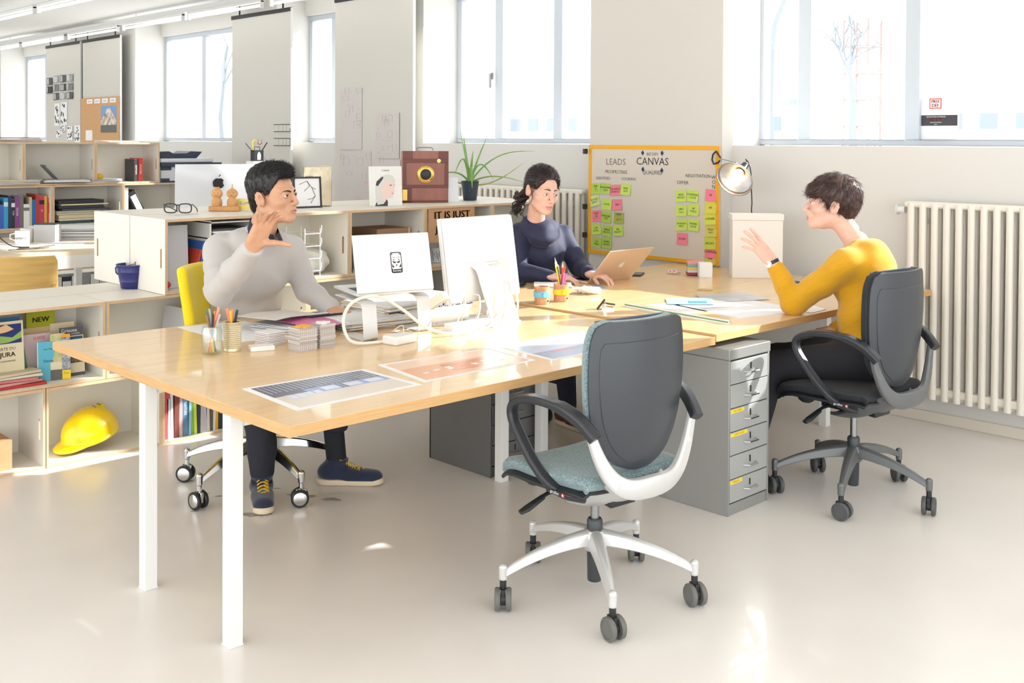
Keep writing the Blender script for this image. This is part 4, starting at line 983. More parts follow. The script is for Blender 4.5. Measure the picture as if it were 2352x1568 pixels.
# ---------------------------------------------------------------- woman in yellow
def woman_yellow():
    NB = (2.948,-.112,1.080)
    t = thing('person', 'short haired woman in a mustard yellow sweater with her elbow on the desk', 'person', (2.80,-.22,0))
    o = dict(w=.96, jaw=.88, neck=.046, eye=1.0, gaze=(0,0), mouth=.0022)
    H = headframe((2.918,-.004,1.246), 122, 3, 0, 1.04)
    o['nbl'] = tuple(H.inverted() @ Vector(NB)); s = SM(); V, F, mi = head_piece(H, o); s.add(V, F, mi)
    shL, shR, elL, wrL, elR, wrR = [np.array(p) for p in ((2.780,-.155,.985),(3.085,-.10,1.0),(2.708,.060,.795),(2.668,.150,.985),(3.09,-.17,.76),(2.95,-.02,.66))]
    chest, waist, hip = np.array((2.935,-.175,.920)), np.array((2.865,-.21,.71)), np.array((2.84,-.22,.57)); nb = np.array((2.950,-.118,1.080))
    rt = np.array(_rt); fw = np.array(_fw); up = np.array((0,0,1.))
    f = nrm(-.68*rt+.76*up+.10*fw); ni = nrm(.76*rt+.68*up); th = nrm(.50*fw+.85*ni); th = nrm(th-f*(th @ f)); bk = np.cross(th, f)
    M = Matrix(((th[0],f[0],bk[0],wrL[0]),(th[1],f[1],bk[1],wrL[1]),(th[2],f[2],bk[2],wrL[2]),(0,0,0,1)))
    V, F = hand_piece(M, [(4,8,4),(10,12,6),(16,14,8),(22,16,8)], (11,3,-6,-16), (26,42,8), s=.98, elbow=elL); s.add(V, F)
    d_ = nrm((-.75,.62,-.12)); bz = nrm(np.array((0,0,1.))-d_*d_[2]); x = np.cross(d_, bz)
    M3 = Matrix(((x[0],d_[0],bz[0],wrR[0]),(x[1],d_[1],bz[1],wrR[1]),(x[2],d_[2],bz[2],wrR[2]),(0,0,0,1)))
    V, F = hand_piece(M3, [(15,18,10)]*4, (5,1,-3,-9), (40,12,5), mirror=True, s=.95, h=.003, elbow=elR); s.add(V, F)
    knL, knR = np.array((2.56,.10,.51)), np.array((2.74,.22,.50)); anL, anR = np.array((2.42,.10,.10)), np.array((2.66,.36,.10))
    def core(P):
        d = cone(P, nb, chest, .042, .08); d = smin(d, cone(P, chest, hip, .08, .09), .04); d = smin(d, cone(P, shR, shL, .04, .04), .03)
        for c in (([shR,elR,wrR],[.036,.03,.022]), ([shL,elL,wrL],[.036,.032,.024]), ([hip+(-.07,-.05,0),knL,anL],[.07,.05,.034]), ([hip+(.06,.06,0),knR,anR],[.07,.05,.034])): d = smin(d, arm(P, *c), .02)
        d = smin(d, cone(P, nb-(0,0,.02), (shR+nb)/2-(0,0,.015), .05, .04), .03); d = smin(d, cone(P, nb-(0,0,.02), (shL+nb)/2-(0,0,.015), .05, .04), .03)
        return d
    V, F = snet(core, (2.3,-.42,.05), (3.2,.5,1.16), .011); s.add(V, F)
    body = s.build('body', [SKIN3, LIP2, SKIN3], t); eyes(body, H, o, (96,110,120)); brows(body, H, o, (92,66,54), .0024)
    SW = mat('mustard_knit', (226,166,10), .85, sheen=.3); nt = SW.node_tree; w_ = nt.nodes.new('ShaderNodeTexWave'); w_.inputs['Scale'].default_value = 62; w_.inputs['Distortion'].default_value = .6; w_.bands_direction = 'Z'
    tc = nt.nodes.new('ShaderNodeTexCoord'); mp = nt.nodes.new('ShaderNodeMapping'); mp.inputs['Rotation'].default_value = (.5,.35,0); bp = nt.nodes.new('ShaderNodeBump'); bp.inputs['Strength'].default_value = .55; bp.inputs['Distance'].default_value = .002
    nt.links.new(tc.outputs['Object'], mp.inputs[0]); nt.links.new(mp.outputs[0], w_.inputs['Vector']); nt.links.new(w_.outputs['Fac'], bp.inputs['Height']); nt.links.new(bp.outputs[0], nt.nodes['Principled BSDF'].inputs['Normal'])
    A = np.array(RZ(-15).to_3x3())
    def sw(P):
        d = ell(P, chest+(.01,-.01,.02), (.175,.118,.155), A); d = smin(d, ell(P, chest+(-.03,.06,-.03), (.13,.08,.09), A), .05); d = smin(d, ell(P, (2.875,-.205,.73), (.148,.118,.16), A), .05); d = smin(d, ell(P, (2.85,-.225,.62), (.152,.125,.10), A), .04)
        d = smin(d, cone(P, shR-(.02,0,.0), shL+(.02,0,0), .062, .062), .05); d = smin(d, cone(P, nb+(0,-.02,-.05), (shR+nb)/2-(0,0,.02), .060, .05), .03); d = smin(d, cone(P, nb+(0,-.02,-.05), (shL+nb)/2-(0,0,.02), .060, .05), .03)
        d = smin(d, arm(P, [shL, (shL+elL)/2, elL, elL+(wrL-elL)*.88], [.066,.058,.052,.036]), .028); d = smin(d, arm(P, [shR, elR, wrR], [.062,.05,.036]), .03)
        wd = nrm(wrL-elL).astype(np.float32); cut = np.where(np.linalg.norm(P-wrL.astype(np.float32), axis=-1) < .07, (P-wrL.astype(np.float32)) @ wd+.022, -.1); d = smax(d, cut, .004)
        d = smax(d, -ell(P, nb+(0,.015,.035), (.088,.070,.062)), .006); return smax(d, .585-P[...,2], .006)
    V, F = snet(sw, (2.52,-.46,.56), (3.24,.52,1.16), .0062); V = wrinkle(V, F, .0075, 9, 31, (1,1,.9)); SM().add(V, F).build('sweater', SW, t, relax=2)
    TR = mat('black_trousers', (38,38,44), .85, bump=.3, bscale=300)
    def tr(P):
        d = ell(P, hip+(0,0,.01), (.175,.155,.105)); d = smin(d, arm(P, [hip+(-.07,-.05,0), knL, anL+(0,0,.04)], [.10,.075,.050]), .035); d = smin(d, arm(P, [hip+(.06,.06,0), knR, anR+(0,0,.04)], [.10,.075,.050]), .035); return d
    V, F = snet(tr, (2.32,-.44,.09), (3.08,.5,.68), .0085); V = wrinkle(V, F, .005, 8, 4); SM().add(V, F).build('trousers', TR, t)
    shoe(t, anL, 120, '', laces=False, col=BLACK); shoe(t, anR, 110, '', laces=False, col=BLACK)
    # watch
    wd = nrm(wrL-elL); c = wrL-wd*.006; b = MB(); q = Vector(wd).to_track_quat('Z','Y').to_matrix().to_4x4(); b.lathe([(.0285,-.008),(.0300,-.008),(.0300,.008),(.0285,.008),(.0285,-.008)], 28, T(*c) @ q, cap=False); ws = b.build('watch_strap', BLACK, t)
    side = nrm(-.86*rt-.5*fw+.1*up); side = nrm(side-wd*(side @ wd)); b = MB(); p = c+side*.031; q = Vector(side).to_track_quat('Z','Y').to_matrix().to_4x4(); b.lathe([(0,-.004),(.016,-.004),(.017,0),(.016,.004),(0,.004)], 26, T(*p) @ q); b.build('watch_face', mat('watch_white', (245,240,236), .3), ws)
    def hs(P):
        X, Y, Z = P[...,0], P[...,1], P[...,2]; topw = np.clip((Z+.01)/.10, 0, 1)
        d = ell(P, (0,-.018,.040), (.083,.107,.090))-.004-.007*topw; d = smin(d, ell(P, (0,-.075,.0), (.066,.046,.058)), .03); d = smin(d, ell(P, (0,.075,.055), (.060,.030,.030)), .02); d = smin(d, ell(P, (0,-.062,-.062), (.044,.030,.045)), .03)
        hl = hairline(Y, [(-.12,-.060),(-.10,-.080),(-.075,-.105),(-.045,-.085),(-.033,-.045),(-.026,.006),(-.008,.012),(.004,-.016),(.016,-.020),(.026,.010),(.045,.026),(.075,.030),(.10,.034),(.13,.034)])
        return smax(d, (hl-Z)*.8, .005)+np.sin(Y*170+X*120+Z*60)*.0010
    V, F, Vl = hairmesh(H, hs, .003); HAIR = mat('brown_hair', (98,72,66), .4, noise=.3, nscale=60, stretch=(.3,1,1), rgb2=(54,38,36)); S = SM().add(V, F)
    crown = np.array((.0,-.05,.12))
    def fl(p):
        v = np.array(p)-crown; v[2] -= .02; return v/np.linalg.norm(v)+np.array((.15,.25 if p[1] > -.03 else -.1,-.35))
    S.add(*strands(Vl, F, H, fl, 3200, .034, .0013, 8, .16)); S.build('hair', HAIR, t)
man(); woman_navy(); woman_yellow()
# ================= ITEMS ON THE DESKS =================
ZD, ZE = .735, .745
KRAFT = mat('kraft_cardboard', (196,150,108), .8, noise=.1, nscale=20)
ALU = mat('brushed_aluminium', (226,226,224), .35, metal=.35); ALUG = mat('gold_aluminium', (232,206,178), .35, metal=.35)
WPLAS = mat('white_plastic', (238,236,232), .35); CREAM = mat('cream_card', (226,212,180), .8)
def M_(name, rgb, **k): return mat(name, rgb, k.pop('rough', .6), **k)
def flat(pts, z, th=.0006, b=None):
    """thin sheet with 4 corner points on a table"""
    b = b or MB(); b.prism(pts, z, z+th); return b
def sheet(name, label, cat, pts, z, m=PAPER, th=.0008, extra=None, mats=None, group=None):
    b = MB(); b.prism(pts, z, z+th)
    if extra: extra(b, z+th)
    return one(b, name, mats or m, label, cat, group, org=(pts[0][0], pts[0][1], z), smooth=False)
def lerp4(P, u, v):
    a = Vector(P[0])*(1-u)+Vector(P[1])*u; c = Vector(P[3])*(1-u)+Vector(P[2])*u; return a*(1-v)+c*v
def patch(b, P, u0, v0, u1, v1, z, m, th=.0003):
    b.m = m; q = [lerp4(P, *t) for t in ((u0,v0),(u1,v0),(u1,v1),(u0,v1))]; b.prism([(p.x,p.y) for p in q], z, z+th)
# three prints on the front edge (P: front-left, front-right, back-right, back-left)
P1 = [(.114,.137),(.595,.149),(.593,.468),(.136,.489)]
def e1(b, z):
    patch(b, P1, .045, .50, .955, .95, z, 1)
    for i in range(22):
        u = .08+i*.04; patch(b, P1, u, .62+.02*(i%3), u+.004, .93, z+.0003, 2)
    patch(b, P1, .045, .06, .955, .50, z, 3)
    patch(b, P1, .30, .42, .95, .60, z+.0004, 4)
    for u in (.12,.19,.26,.33): patch(b, P1, u, .34+.05*(u > .2), u+.055, .50, z+.0006, 2)
    for u in (.42,.60,.78): patch(b, P1, u, .44, u+.13, .57, z+.0008, 2)
    for u in (.545,.585): patch(b, P1, u, .42, u+.018, .59, z+.001, 1)
sheet('photo_print', 'glossy print of a dark night scene with pale blocks nearest the desk corner', 'print', P1, ZD, extra=e1, mats=[PAPER, mat('print_slate', (104,110,128), .25), mat('print_light', (214,222,238), .25), mat('print_sand', (226,214,200), .25), mat('print_blue', (150,168,214), .25)])
P2 = [(.62,.169),(1.144,.17),(1.163,.45),(.671,.491)]
def e2(b, z):
    patch(b, P2, .04, .06, .96, .94, z, 1); patch(b, P2, .04, .62, .96, .94, z+.0003, 2); patch(b, P2, .35, .20, .75, .55, z+.0003, 3)
    for i in range(7): patch(b, P2, .12+.11*i, .30+.04*(i%2), .17+.11*i, .34+.05*(i%3), z+.0006, 4)
sheet('photo_print', 'glossy orange print lying in the middle of the front desk edge', 'print', P2, ZD, extra=e2, mats=[PAPER, mat('print_orange', (232,170,130), .25), mat('print_peach', (244,208,180), .25), mat('print_rust', (214,126,78), .25), mat('print_cream', (252,236,220), .25)])
P3 = [(1.183,.124),(1.66,.12),(1.70,.46),(1.211,.465)]
def e3(b, z):
    patch(b, P3, .04, .06, .96, .94, z, 1); patch(b, P3, .04, .06, .96, .40, z+.0003, 2); patch(b, P3, .2, .3, .5, .36, z+.0006, 3)
sheet('photo_print', 'glossy pale blue print behind the teal chair back', 'print', P3, ZD, extra=e3, mats=[PAPER, mat('print_paleblue', (206,218,236), .25), mat('print_steel', (160,178,204), .25), mat('print_pink', (222,150,160), .3)])
sheet('paper_sheet', 'white drawing sheet under the pen jar at the far left desk corner', 'paper', [(.50,1.20),(.74,1.17),(.80,1.62),(.51,1.675)], ZD)
# pens
def pen(x, y, z, dx, dy, dz, col, label, cat='pen', r=.0042, cap=None, tipcol=None, hexn=10):
    t = MB(); a = Vector((x,y,z)); d = Vector((dx,dy,dz)); t.cyl(a, a+d*.86, r, n=hexn)
    mats = [mat('pen_%d_%d_%d' % col, col, .35)]
    if tipcol: t.m = 1; mats.append(mat('tip_%d_%d_%d' % tipcol, tipcol, .5)); t.cyl(a+d*.86, a+d, r, .0006, n=hexn)
    else: t.cyl(a+d*.86, a+d*.97, r*1.15, r*.9, n=hexn)
    if cap: t.m = len(mats); mats.append(mat('cap_%d_%d_%d' % cap, cap, .35)); t.cyl(a+d*.70, a+d, r*1.3, n=hexn)
    return one(t, 'pencil' if cat == 'pencil' else 'pen', mats, label, cat, org=(x,y,z))
# glass jar
t = thing('glass_jar', 'clear glass jar full of pencils at the left of the front desk', 'jar', (.34,1.06,ZD))
JG = glassmat('jar_glass', (.94,.97,.95), .13, .03)
b = MB(); b.lathe([(0,.003),(.030,.003),(.036,.008),(.038,.02),(.038,.090),(.0345,.098),(.0345,.104),(.0365,.106),(.0345,.108),(.0325,.106),(.0325,.098),(.0355,.088),(.0355,.02),(.031,.010),(0,.008)], 32, T(.34,1.06,ZD-.002)); b.build('jar_body', JG, t, world=True)
for i, (c, dx, dy, cap, l) in enumerate([((232,150,60),.020,.016,None,'orange pencil standing in the glass jar'),((90,110,90),-.018,.010,None,'dark green pencil standing in the glass jar'),((200,196,188),.024,-.012,None,'pale wooden pencil standing in the glass jar'),((60,60,66),-.008,-.022,None,'thin black pen standing in the glass jar'),((236,120,90),.027,.002,(244,150,120),'salmon marker standing in the glass jar'),((150,120,90),-.024,-.004,None,'brown pencil standing in the glass jar'),((244,200,60),.006,.026,None,'yellow pencil standing in the glass jar'),((170,180,186),-.004,.012,None,'grey mechanical pencil standing in the glass jar')]):
    pen(.34-dx*.6, 1.06-dy*.6, ZD+.009, dx*1.7, dy*1.7, .15+.012*math.sin(i*2), c, l, 'pencil', cap=cap)
t = thing('tin_can', 'ribbed gold tin can holding pens beside the glass jar', 'tin can', (.427,1.065,ZD))
b = MB(); pr = [(.031,0),(.0325,.002),(.0325,.008)]
for i in range(13): pr += [(.0312,.012+i*.007),(.0330,.0155+i*.007)]
b.lathe([(0,0)]+pr+[(.0325,.106),(.0335,.108),(.0325,.110),(.031,.108),(.031,.004),(0,.004)], 36, T(.427,1.065,ZD)); b.build('can_body', mat('gold_tin', (216,204,172), .32, metal=.6), t)
for c, dx, dy, cap, l in [((30,30,34),.003,.012,(244,160,50),'black pen with an orange top in the tin can'),((232,130,110),-.020,.004,(240,150,130),'coral felt pen leaning left in the tin can'),((240,240,238),-.012,.016,None,'white pen standing in the tin can'),((34,36,40),.016,-.008,None,'black felt tip with silver clip in the tin can'),((240,196,70),-.016,-.010,None,'amber pencil standing in the tin can')]:
    pen(.427-dx*.5, 1.065-dy*.5, ZD+.006, dx*1.5, dy*1.5, .148+.2*abs(dx), c, l, cap=cap, r=.0048)
# note blocks
def block(name, label, c, d, rz, z, m, n=0, cat='note block', bev=.003):
    t = MB(); A = T(c[0], c[1], 0) @ RZ(rz); k = max(n, 1); h = d[2]/k
    for i in range(k): s = .0012*math.sin(i*2.3); t.bx(-d[0]/2+s, d[0]/2+s, -d[1]/2-s, d[1]/2-s, z+h*i, z+h*(i+1)-(.0008 if n else 0), A)
    return one(t, name, m, label, cat, org=(c[0], c[1], z), bevel=bev, smooth=False)
block('note_block', 'white memo block of loose sheets behind the small white block', (.60,1.085), (.085,.085,.052), 6, ZD, mat('memo_paper', (232,226,224), .8), 8)
block('note_block', 'small flat white block of cards in front of the memo block', (.515,1.005), (.09,.06,.018), -20, ZD, WPLAS, 0)
def wirecube(x, y, w, h, label, top, seed):
    """bundle of offset-stacked printed cards"""
    rnd = random.Random(seed); b = MB(); n = 16; hh = h/n
    for i in range(n):
        b.m = 0 if i % 4 else 1; s = rnd.uniform(-.0015,.0015); b.bx(x-w/2+s, x+w/2+s, y-w/2-s, y+w/2-s, ZD+i*hh+.0012, ZD+(i+1)*hh-.0012)
        b.m = 2; b.bx(x-w/2+.001, x+w/2-.001, y-w/2+.001, y+w/2-.001, ZD+i*hh, ZD+(i+1)*hh)
        for k in range(9): b.bx(x-w/2-.0006, x-w/2, y-w/2+w*(k+.3)/9, y-w/2+w*(k+.6)/9, ZD+i*hh+.0012, ZD+(i+1)*hh-.001); b.bx(x-w/2+w*(k+.3)/9, x-w/2+w*(k+.6)/9, y-w/2-.0006, y-w/2, ZD+i*hh+.0012, ZD+(i+1)*hh-.001)
    b.m = 3; b.prism(blob(x, y, w*.42, w*.36, .4, seed), ZD+h, ZD+h+.006)
    return one(b, 'card_stack', [mat('card_white', (226,220,214), .7), mat('card_grey', (206,200,196), .7), mat('card_edge', (188,178,172), .8), top], label, 'card stack', org=(x,y,ZD), smooth=False)
wirecube(.632, .905, .078, .086, 'square stack of small printed cards with an amber tag on top', mat('amber_tag', (236,170,50), .6), 3)
wirecube(.728, .915, .070, .088, 'square stack of small printed cards with a green stripe, right one', WPLAS, 4)
# paper piles in front of the man
def pile(name, label, c, d, rz, z, n, mats, seed, cat='papers', warp=0):
    rnd = random.Random(seed); b = MB(); h = d[2]/n
    for i in range(n):
        b.m = i % len(mats); A = T(c[0]+rnd.uniform(-.012,.012), c[1]+rnd.uniform(-.012,.012), 0) @ RZ(rz+rnd.uniform(-6,6)); b.bx(-d[0]/2, d[0]/2, -d[1]/2, d[1]/2, z+i*h, z+(i+1)*h-.0008, A)
    return one(b, name, mats, label, cat, org=(c[0], c[1], z), smooth=False)
PINK = mat('pink_folder', (222,120,168), .5); GREYP = mat('grey_paper', (190,188,190), .7); BEIGEP = mat('beige_paper', (238,220,190), .7)
pile('paper_pile', 'untidy pile of papers under the pink folder', (.935,1.33), (.36,.27,.026), 12, ZD, 8, [PAPER, GREYP, PAPER], 1)
b = MB(); b.grid(lambda u, v: tuple((T(.985,1.25,ZD+.027) @ RZ(8) @ Vector(((u-.5)*.34,(v-.5)*.25,.004+.003*math.sin(u*3)+.003*v)))), 8, 6, .0015); one(b, 'folder', PINK, 'open pink cardboard folder in front of the man', 'folder', org=(.965,1.27,ZD+.027))
b = MB(); b.grid(lambda u, v: tuple((T(.84,1.40,ZD+.034) @ RZ(18) @ Vector(((u-.5)*.30,(v-.5)*.21,.012+.018*(1-u)*.6+.004*math.sin(u*5))))), 10, 6, .0015); one(b, 'notebook', mat('notebook_cover', (228,222,214), .6), 'pale open booklet lying on the pink folder', 'booklet', org=(.86,1.36,ZD+.034))
b = MB(); a = Vector((.93,1.30,ZD+.044)); d = Vector((.128,-.045,.004)); b.cyl(a, a+d, .0058, .005, n=12); b.cyl(a-d*.14, a, .002, .0055, n=12); b.bx(.97,1.01,1.28,1.284,ZD+.050,ZD+.052); one(b, 'felt_pen', BLACK, 'black felt pen lying on the pink folder', 'pen', org=tuple(a))
pile('paper_pile', 'pile of white sheets under the laptop stand', (1.19,1.22), (.40,.30,.040), -4, ZD, 9, [PAPER, GREYP, BEIGEP, PAPER], 2)
pile('paper_pile', 'stack of white documents behind the laptop stand', (1.32,1.30), (.24,.30,.075), 4, ZD, 10, [PAPER, PAPER, BEIGEP], 8)
pile('paper_pile', 'layered magazines and papers behind the white monitor', (1.64,1.40), (.34,.30,.055), 8, ZD, 7, [BEIGEP, mat('navy_cover', (36,44,84), .5), PAPER, GREYP], 5)
b = MB(); b.bx(1.46,1.72,1.18,1.40,ZD+.0,ZD+.03); b.m = 1; b.bx(1.48,1.70,1.20,1.39,ZD+.03,ZD+.05); b.text('LE MONDE', .03, T(1.58,1.199,ZD+.04) @ RX(90) , 2); one(b, 'book', [PAPER, mat('navy_cover', (36,44,84), .5), PAPER], 'navy blue covered book under the monitor', 'book', org=(1.46,1.2,ZD), smooth=False)
# scissors / clip on the pile
b = MB(); b.tube([(1.19,1.10,ZD+.052),(1.22,1.08,ZD+.056),(1.25,1.07,ZD+.050)], .003, 6); b.tube([(1.21,1.10,ZD+.052),(1.225,1.07,ZD+.058)], .003, 6); one(b, 'paper_clip', BLACK, 'small black clip on the papers between the stand legs', 'clip', org=(1.2,1.09,ZD+.05))
# laptop on its stand
t = thing('laptop_stand', 'bent aluminium laptop stand with two strap legs', 'stand', (1.08,.95,ZD))
for (x, y) in ((.925,.895),(1.225,.925)):
    b = MB(); pts = [(x+.02,y+.20,ZD+.160),(x+.012,y+.10,ZD+.155),(x+.005,y+.02,ZD+.150),(x,y-.006,ZD+.142),(x-.004,y-.016,ZD+.128),(x-.004,y-.024,ZD+.06),(x-.004,y-.028,ZD+.012),(x-.002,y-.020,ZD+.004),(x+.004,y,ZD+.003),(x+.02,y+.16,ZD+.003)]
    b.sweep(pts, [(-.034,-.002),(.034,-.002),(.034,.002),(-.034,.002)], (1,0,0)); b.build('stand_leg', ALU, t, bevel=.001)
b = MB(); b.bx(.93,1.24,1.0,1.03,ZD+.150,ZD+.155); b.build('crossbar', ALU, t)
def laptop(name, label, o, rz, w, d, tilt, m, base_pitch=0, logo=None):
    t = thing('laptop', label, 'laptop', o, rz)
    A = RX(base_pitch)
    b = MB(); b.bx(-w/2, w/2, 0, d, 0, .011, A); b.build('base', m, t, world=False, bevel=.004)
    b = MB(); b.bx(-w/2+.02, w/2-.02, .045, .15, .0105, .0118, A)
    for r in range(5):
        for c in range(13): b.m = 1; b.bx(-w/2+.024+c*(w-.05)/13, -w/2+.024+(c+.86)*(w-.05)/13, .048+r*.020, .065+r*.020, .0118, .0128, A)
    b.build('keyboard', [m, BLACK], t, world=False, smooth=False)
    S = A @ T(0,.0,.010) @ RX(tilt); b = MB(); b.bx(-w/2, w/2, -.006, 0, 0, d, S); b.build('lid', m, t, world=False, bevel=.004)
    b = MB(); b.bx(-w/2+.008, w/2-.008, 0, .0008, .012, d-.008, S); b.build('screen', mat('screen_dark', (40,44,52), .15), t, world=False, smooth=False)
    return t, S
def rot_xz(S): return S @ Matrix(((1,0,0,0),(0,0,-1,-.0063),(0,1,0,0),(0,0,0,1)))
def apple(b, M, s, m):
    """apple shaped emblem with a bite and a leaf"""
    pts = []
    for i in range(40):
        a = 2*PI*i/40; x = math.cos(a); y = math.sin(a); r = 1-.13*math.exp(-((a-PI/2)/.28)**2)-.08*math.exp(-((a-3*PI/2)/.25)**2); r *= 1+.06*math.cos(2*a)
        px, py = x*r*.47*s, y*r*.50*s; bx_, by = .58*s, .06*s; d = math.hypot(px-bx_, py-by)
        if d < .24*s: px, py = bx_-(.24*s)*1.0*(bx_-px)/d, by-(.24*s)*(by-py)/d
        pts.append((px, py))
    b.m = m; b.prism(pts, 0, .0006, M); b.prism([(.0,.55*s),(.03*s,.68*s),(.16*s,.80*s),(.14*s,.66*s)], 0, .0006, M)
lp, S = laptop('laptop', 'silver laptop with a black sticker on its lid, raised on the stand', (1.075,.905,ZD+.168), -12, .345, .238, -16, ALU, 2)
b = MB(); A = rot_xz(S) @ T(.012,.118,0)
def rrect(w, h, r, n=5):
    p = []
    for cx, cy, a0 in ((w/2-r,h/2-r,0),(-w/2+r,h/2-r,90),(-w/2+r,-h/2+r,180),(w/2-r,-h/2+r,270)):
        for i in range(n+1): a = R(a0+90*i/n); p.append((cx+r*math.cos(a), cy+r*math.sin(a)))
    return p
b.prism(rrect(.050,.086,.008), 0, .0005, A); b.m = 1; b.prism(rrect(.043,.066,.006), .0005, .0007, A @ T(0,.006,0)); b.text('fsociety', .0125, A @ T(0,-.0335,.0007), 1)
b.m = 0; B_ = A @ T(0,.006,.0008)
for s in (-1, 1):
    b.tube([(s*.004,.012,0),(s*.010,.017,0),(s*.017,.013,0)], .0009, 5, M=B_); b.prism([(s*.007,.005),(s*.012,.008),(s*.016,.005),(s*.012,.003)][::s], 0, .0003, B_)
    b.prism([(0,-.004),(s*.008,-.002),(s*.018,.002),(s*.014,-.007),(s*.006,-.009)][::s], 0, .0003, B_); b.prism([(s*.020,-.010),(s*.020,-.026),(s*.010,-.026)][::s], 0, .0003, B_); b.prism([(s*.020,.024),(s*.020,.031),(s*.012,.031)][::s], 0, .0003, B_)
b.prism([(-.004,-.014),(.004,-.014),(0,-.022)], 0, .0003, B_)
b.build('sticker', [INK, PAPER], lp, world=False, smooth=False)
# gold laptop
lg, S = laptop('laptop', 'open gold laptop in front of the woman in navy', (2.965,1.385,ZE), -1, .37, .25, 42, ALUG, 0)
b = MB(); apple(b, rot_xz(S) @ T(0,.125,0), .042, 0); b.build('emblem', [mat('emblem_white', (250,248,246), .2)], lg, world=False, smooth=False)
# big monitor
t = thing('monitor', 'large white backed desktop monitor with its back to the camera', 'monitor', (1.60,.88,ZD))
A = T(1.575,.955,ZD+.275) @ RZ(4) @ RX(-9)
b = MB()
def mon(u, v):
    x = (2*u-1)*.222; z = (2*v-1)*.180; k = max(abs(2*u-1)**3, abs(2*v-1)**3); return (x, -.032+.020*k, z)
b.bx(-.225,.225,-.012,.012,-.185,.185, A); b.grid(mon, 13, 13, -.012, A)
b.build('display', WPLAS, t, bevel=.006)
b = MB(); b.bx(-.222,.222,.012,.0135,-.18,.18, A); b.build('screen', mat('screen_dark', (40,44,52), .15), t, smooth=False)
b = MB(); apple(b, A @ T(0,-.034,.075) @ RX(90), .05, 0); b.build('emblem', mat('emblem_grey', (214,214,214), .25), t, smooth=False)
b = MB(); s0 = (1.56,.918,ZD+.255)
b.sweep([s0,(1.567,.895,ZD+.248),(1.575,.875,ZD+.225),(1.59,.845,ZD+.12),(1.605,.812,ZD+.012),(1.605,.812,ZD+.006)], [(-.085,-.004),(.085,-.004),(.085,.004),(-.085,.004)], (1,.05,0)); b.bx(1.52,1.69,.80,1.00,ZD+.0005,ZD+.007); b.cyl((1.50,.905,ZD+.252),(1.64,.91,ZD+.252), .011, n=14)
b.build('monitor_stand', ALU, t, bevel=.002)
# adapter, cables, power strip
block('power_adapter', 'white power adapter brick in front of the laptop stand', (.985,.765), (.12,.075,.034), 8, ZD, WPLAS, 0, 'adapter', .006)
CAB = mat('cable_white', (234,228,214), .45)
def cable(pts, r, label, m=CAB, cat='cable'):
    P = [Vector(p) for p in pts]; out = []
    for i in range(len(P)-1):
        a, b_, c, d = P[max(i-1,0)], P[i], P[i+1], P[min(i+2,len(P)-1)]
        for k in range(8):
            s = k/8; out.append(.5*((2*b_)+(-a+c)*s+(2*a-5*b_+4*c-d)*s*s+(-a+3*b_-3*c+d)*s**3))
    out.append(P[-1]); b = MB(); b.tube(out, r, 8); return one(b, 'cable', m, label, cat, org=tuple(P[0]))
cable([(.955,.80,ZD+.012),(.90,.80,ZD+.008),(.80,.83,ZD+.02),(.785,.86,ZD+.10),(.84,.87,ZD+.165),(.95,.86,ZD+.175),(1.04,.82,ZD+.12),(1.13,.77,ZD+.04),(1.24,.73,ZD+.010),(1.42,.74,ZD+.008),(1.56,.80,ZD+.05),(1.60,.79,ZD+.10),(1.58,.84,ZD+.15)], .0065, 'thick white cable looping from the laptop stand to the monitor')
cable([(1.60,.90,ZD+.19),(1.66,.84,ZD+.17),(1.665,.80,ZD+.10),(1.62,.77,ZD+.04),(1.50,.76,ZD+.01),(1.30,.80,ZD+.006)], .0045, 'thin white cable hanging behind the monitor stand')
cable([(1.03,.80,ZD+.02),(1.06,.84,ZD+.05),(1.05,.88,ZD+.03),(1.10,.93,ZD+.01),(1.2,.96,ZD+.006)], .002, 'very thin white lead rising from the power adapter')
for i, (x, y) in enumerate([(1.34,.83),(1.40,.87),(1.44,.82),(1.49,.88),(1.52,.84)]):
    cable([(x,y,ZD+.03),(x+.01,y-.01,ZD+.07),(x+.03,y+.01,ZD+.11),(x+.05,y+.05,ZD+.13),(x+.03,y+.12,ZD+.12)], .003, 'white cord in the tangle below the monitor, number %s from the left' % ('one','two','three','four','five')[i])
b = MB(); b.bx(1.27,1.50,.775,.83,ZD+.001,ZD+.035); b.m = 1
for i in range(4): b.cyl((1.30+i*.055,.80,ZD+.0351),(1.30+i*.055,.80,ZD+.0356), .016, n=16)
one(b, 'power_strip', [WPLAS, mat('socket_grey', (200,198,194), .5)], 'white power strip full of plugs under the monitor', 'power strip', org=(1.27,.78,ZD), bevel=.003)
b = MB(); A = T(1.29,.90,ZD+.12) @ RZ(20) @ RX(55) @ RY(10); b.bx(-.028,.028,-.018,.018,-.045,.045, A); b.cyl((0,-.019,0),(0,-.0195,0), .02, n=20, M=A); one(b, 'plug_adapter', mat('cream_plastic', (232,218,200), .4), 'cream travel plug adapter hanging in the cables', 'plug', org=(1.29,.90,ZD+.12), bevel=.003)
b = MB(); b.bx(1.66,1.74,.99,1.04,ZD+.01,ZD+.06, T(0,0,0)); b.m = 1; b.text('Linux', .02, T(1.70,.989,ZD+.035) @ RX(90), 1); one(b, 'small_box', [mat('offwhite_card', (236,230,220), .6), INK], 'small off-white box with black lettering behind the monitor stand', 'box', org=(1.66,.99,ZD+.01), smooth=False)
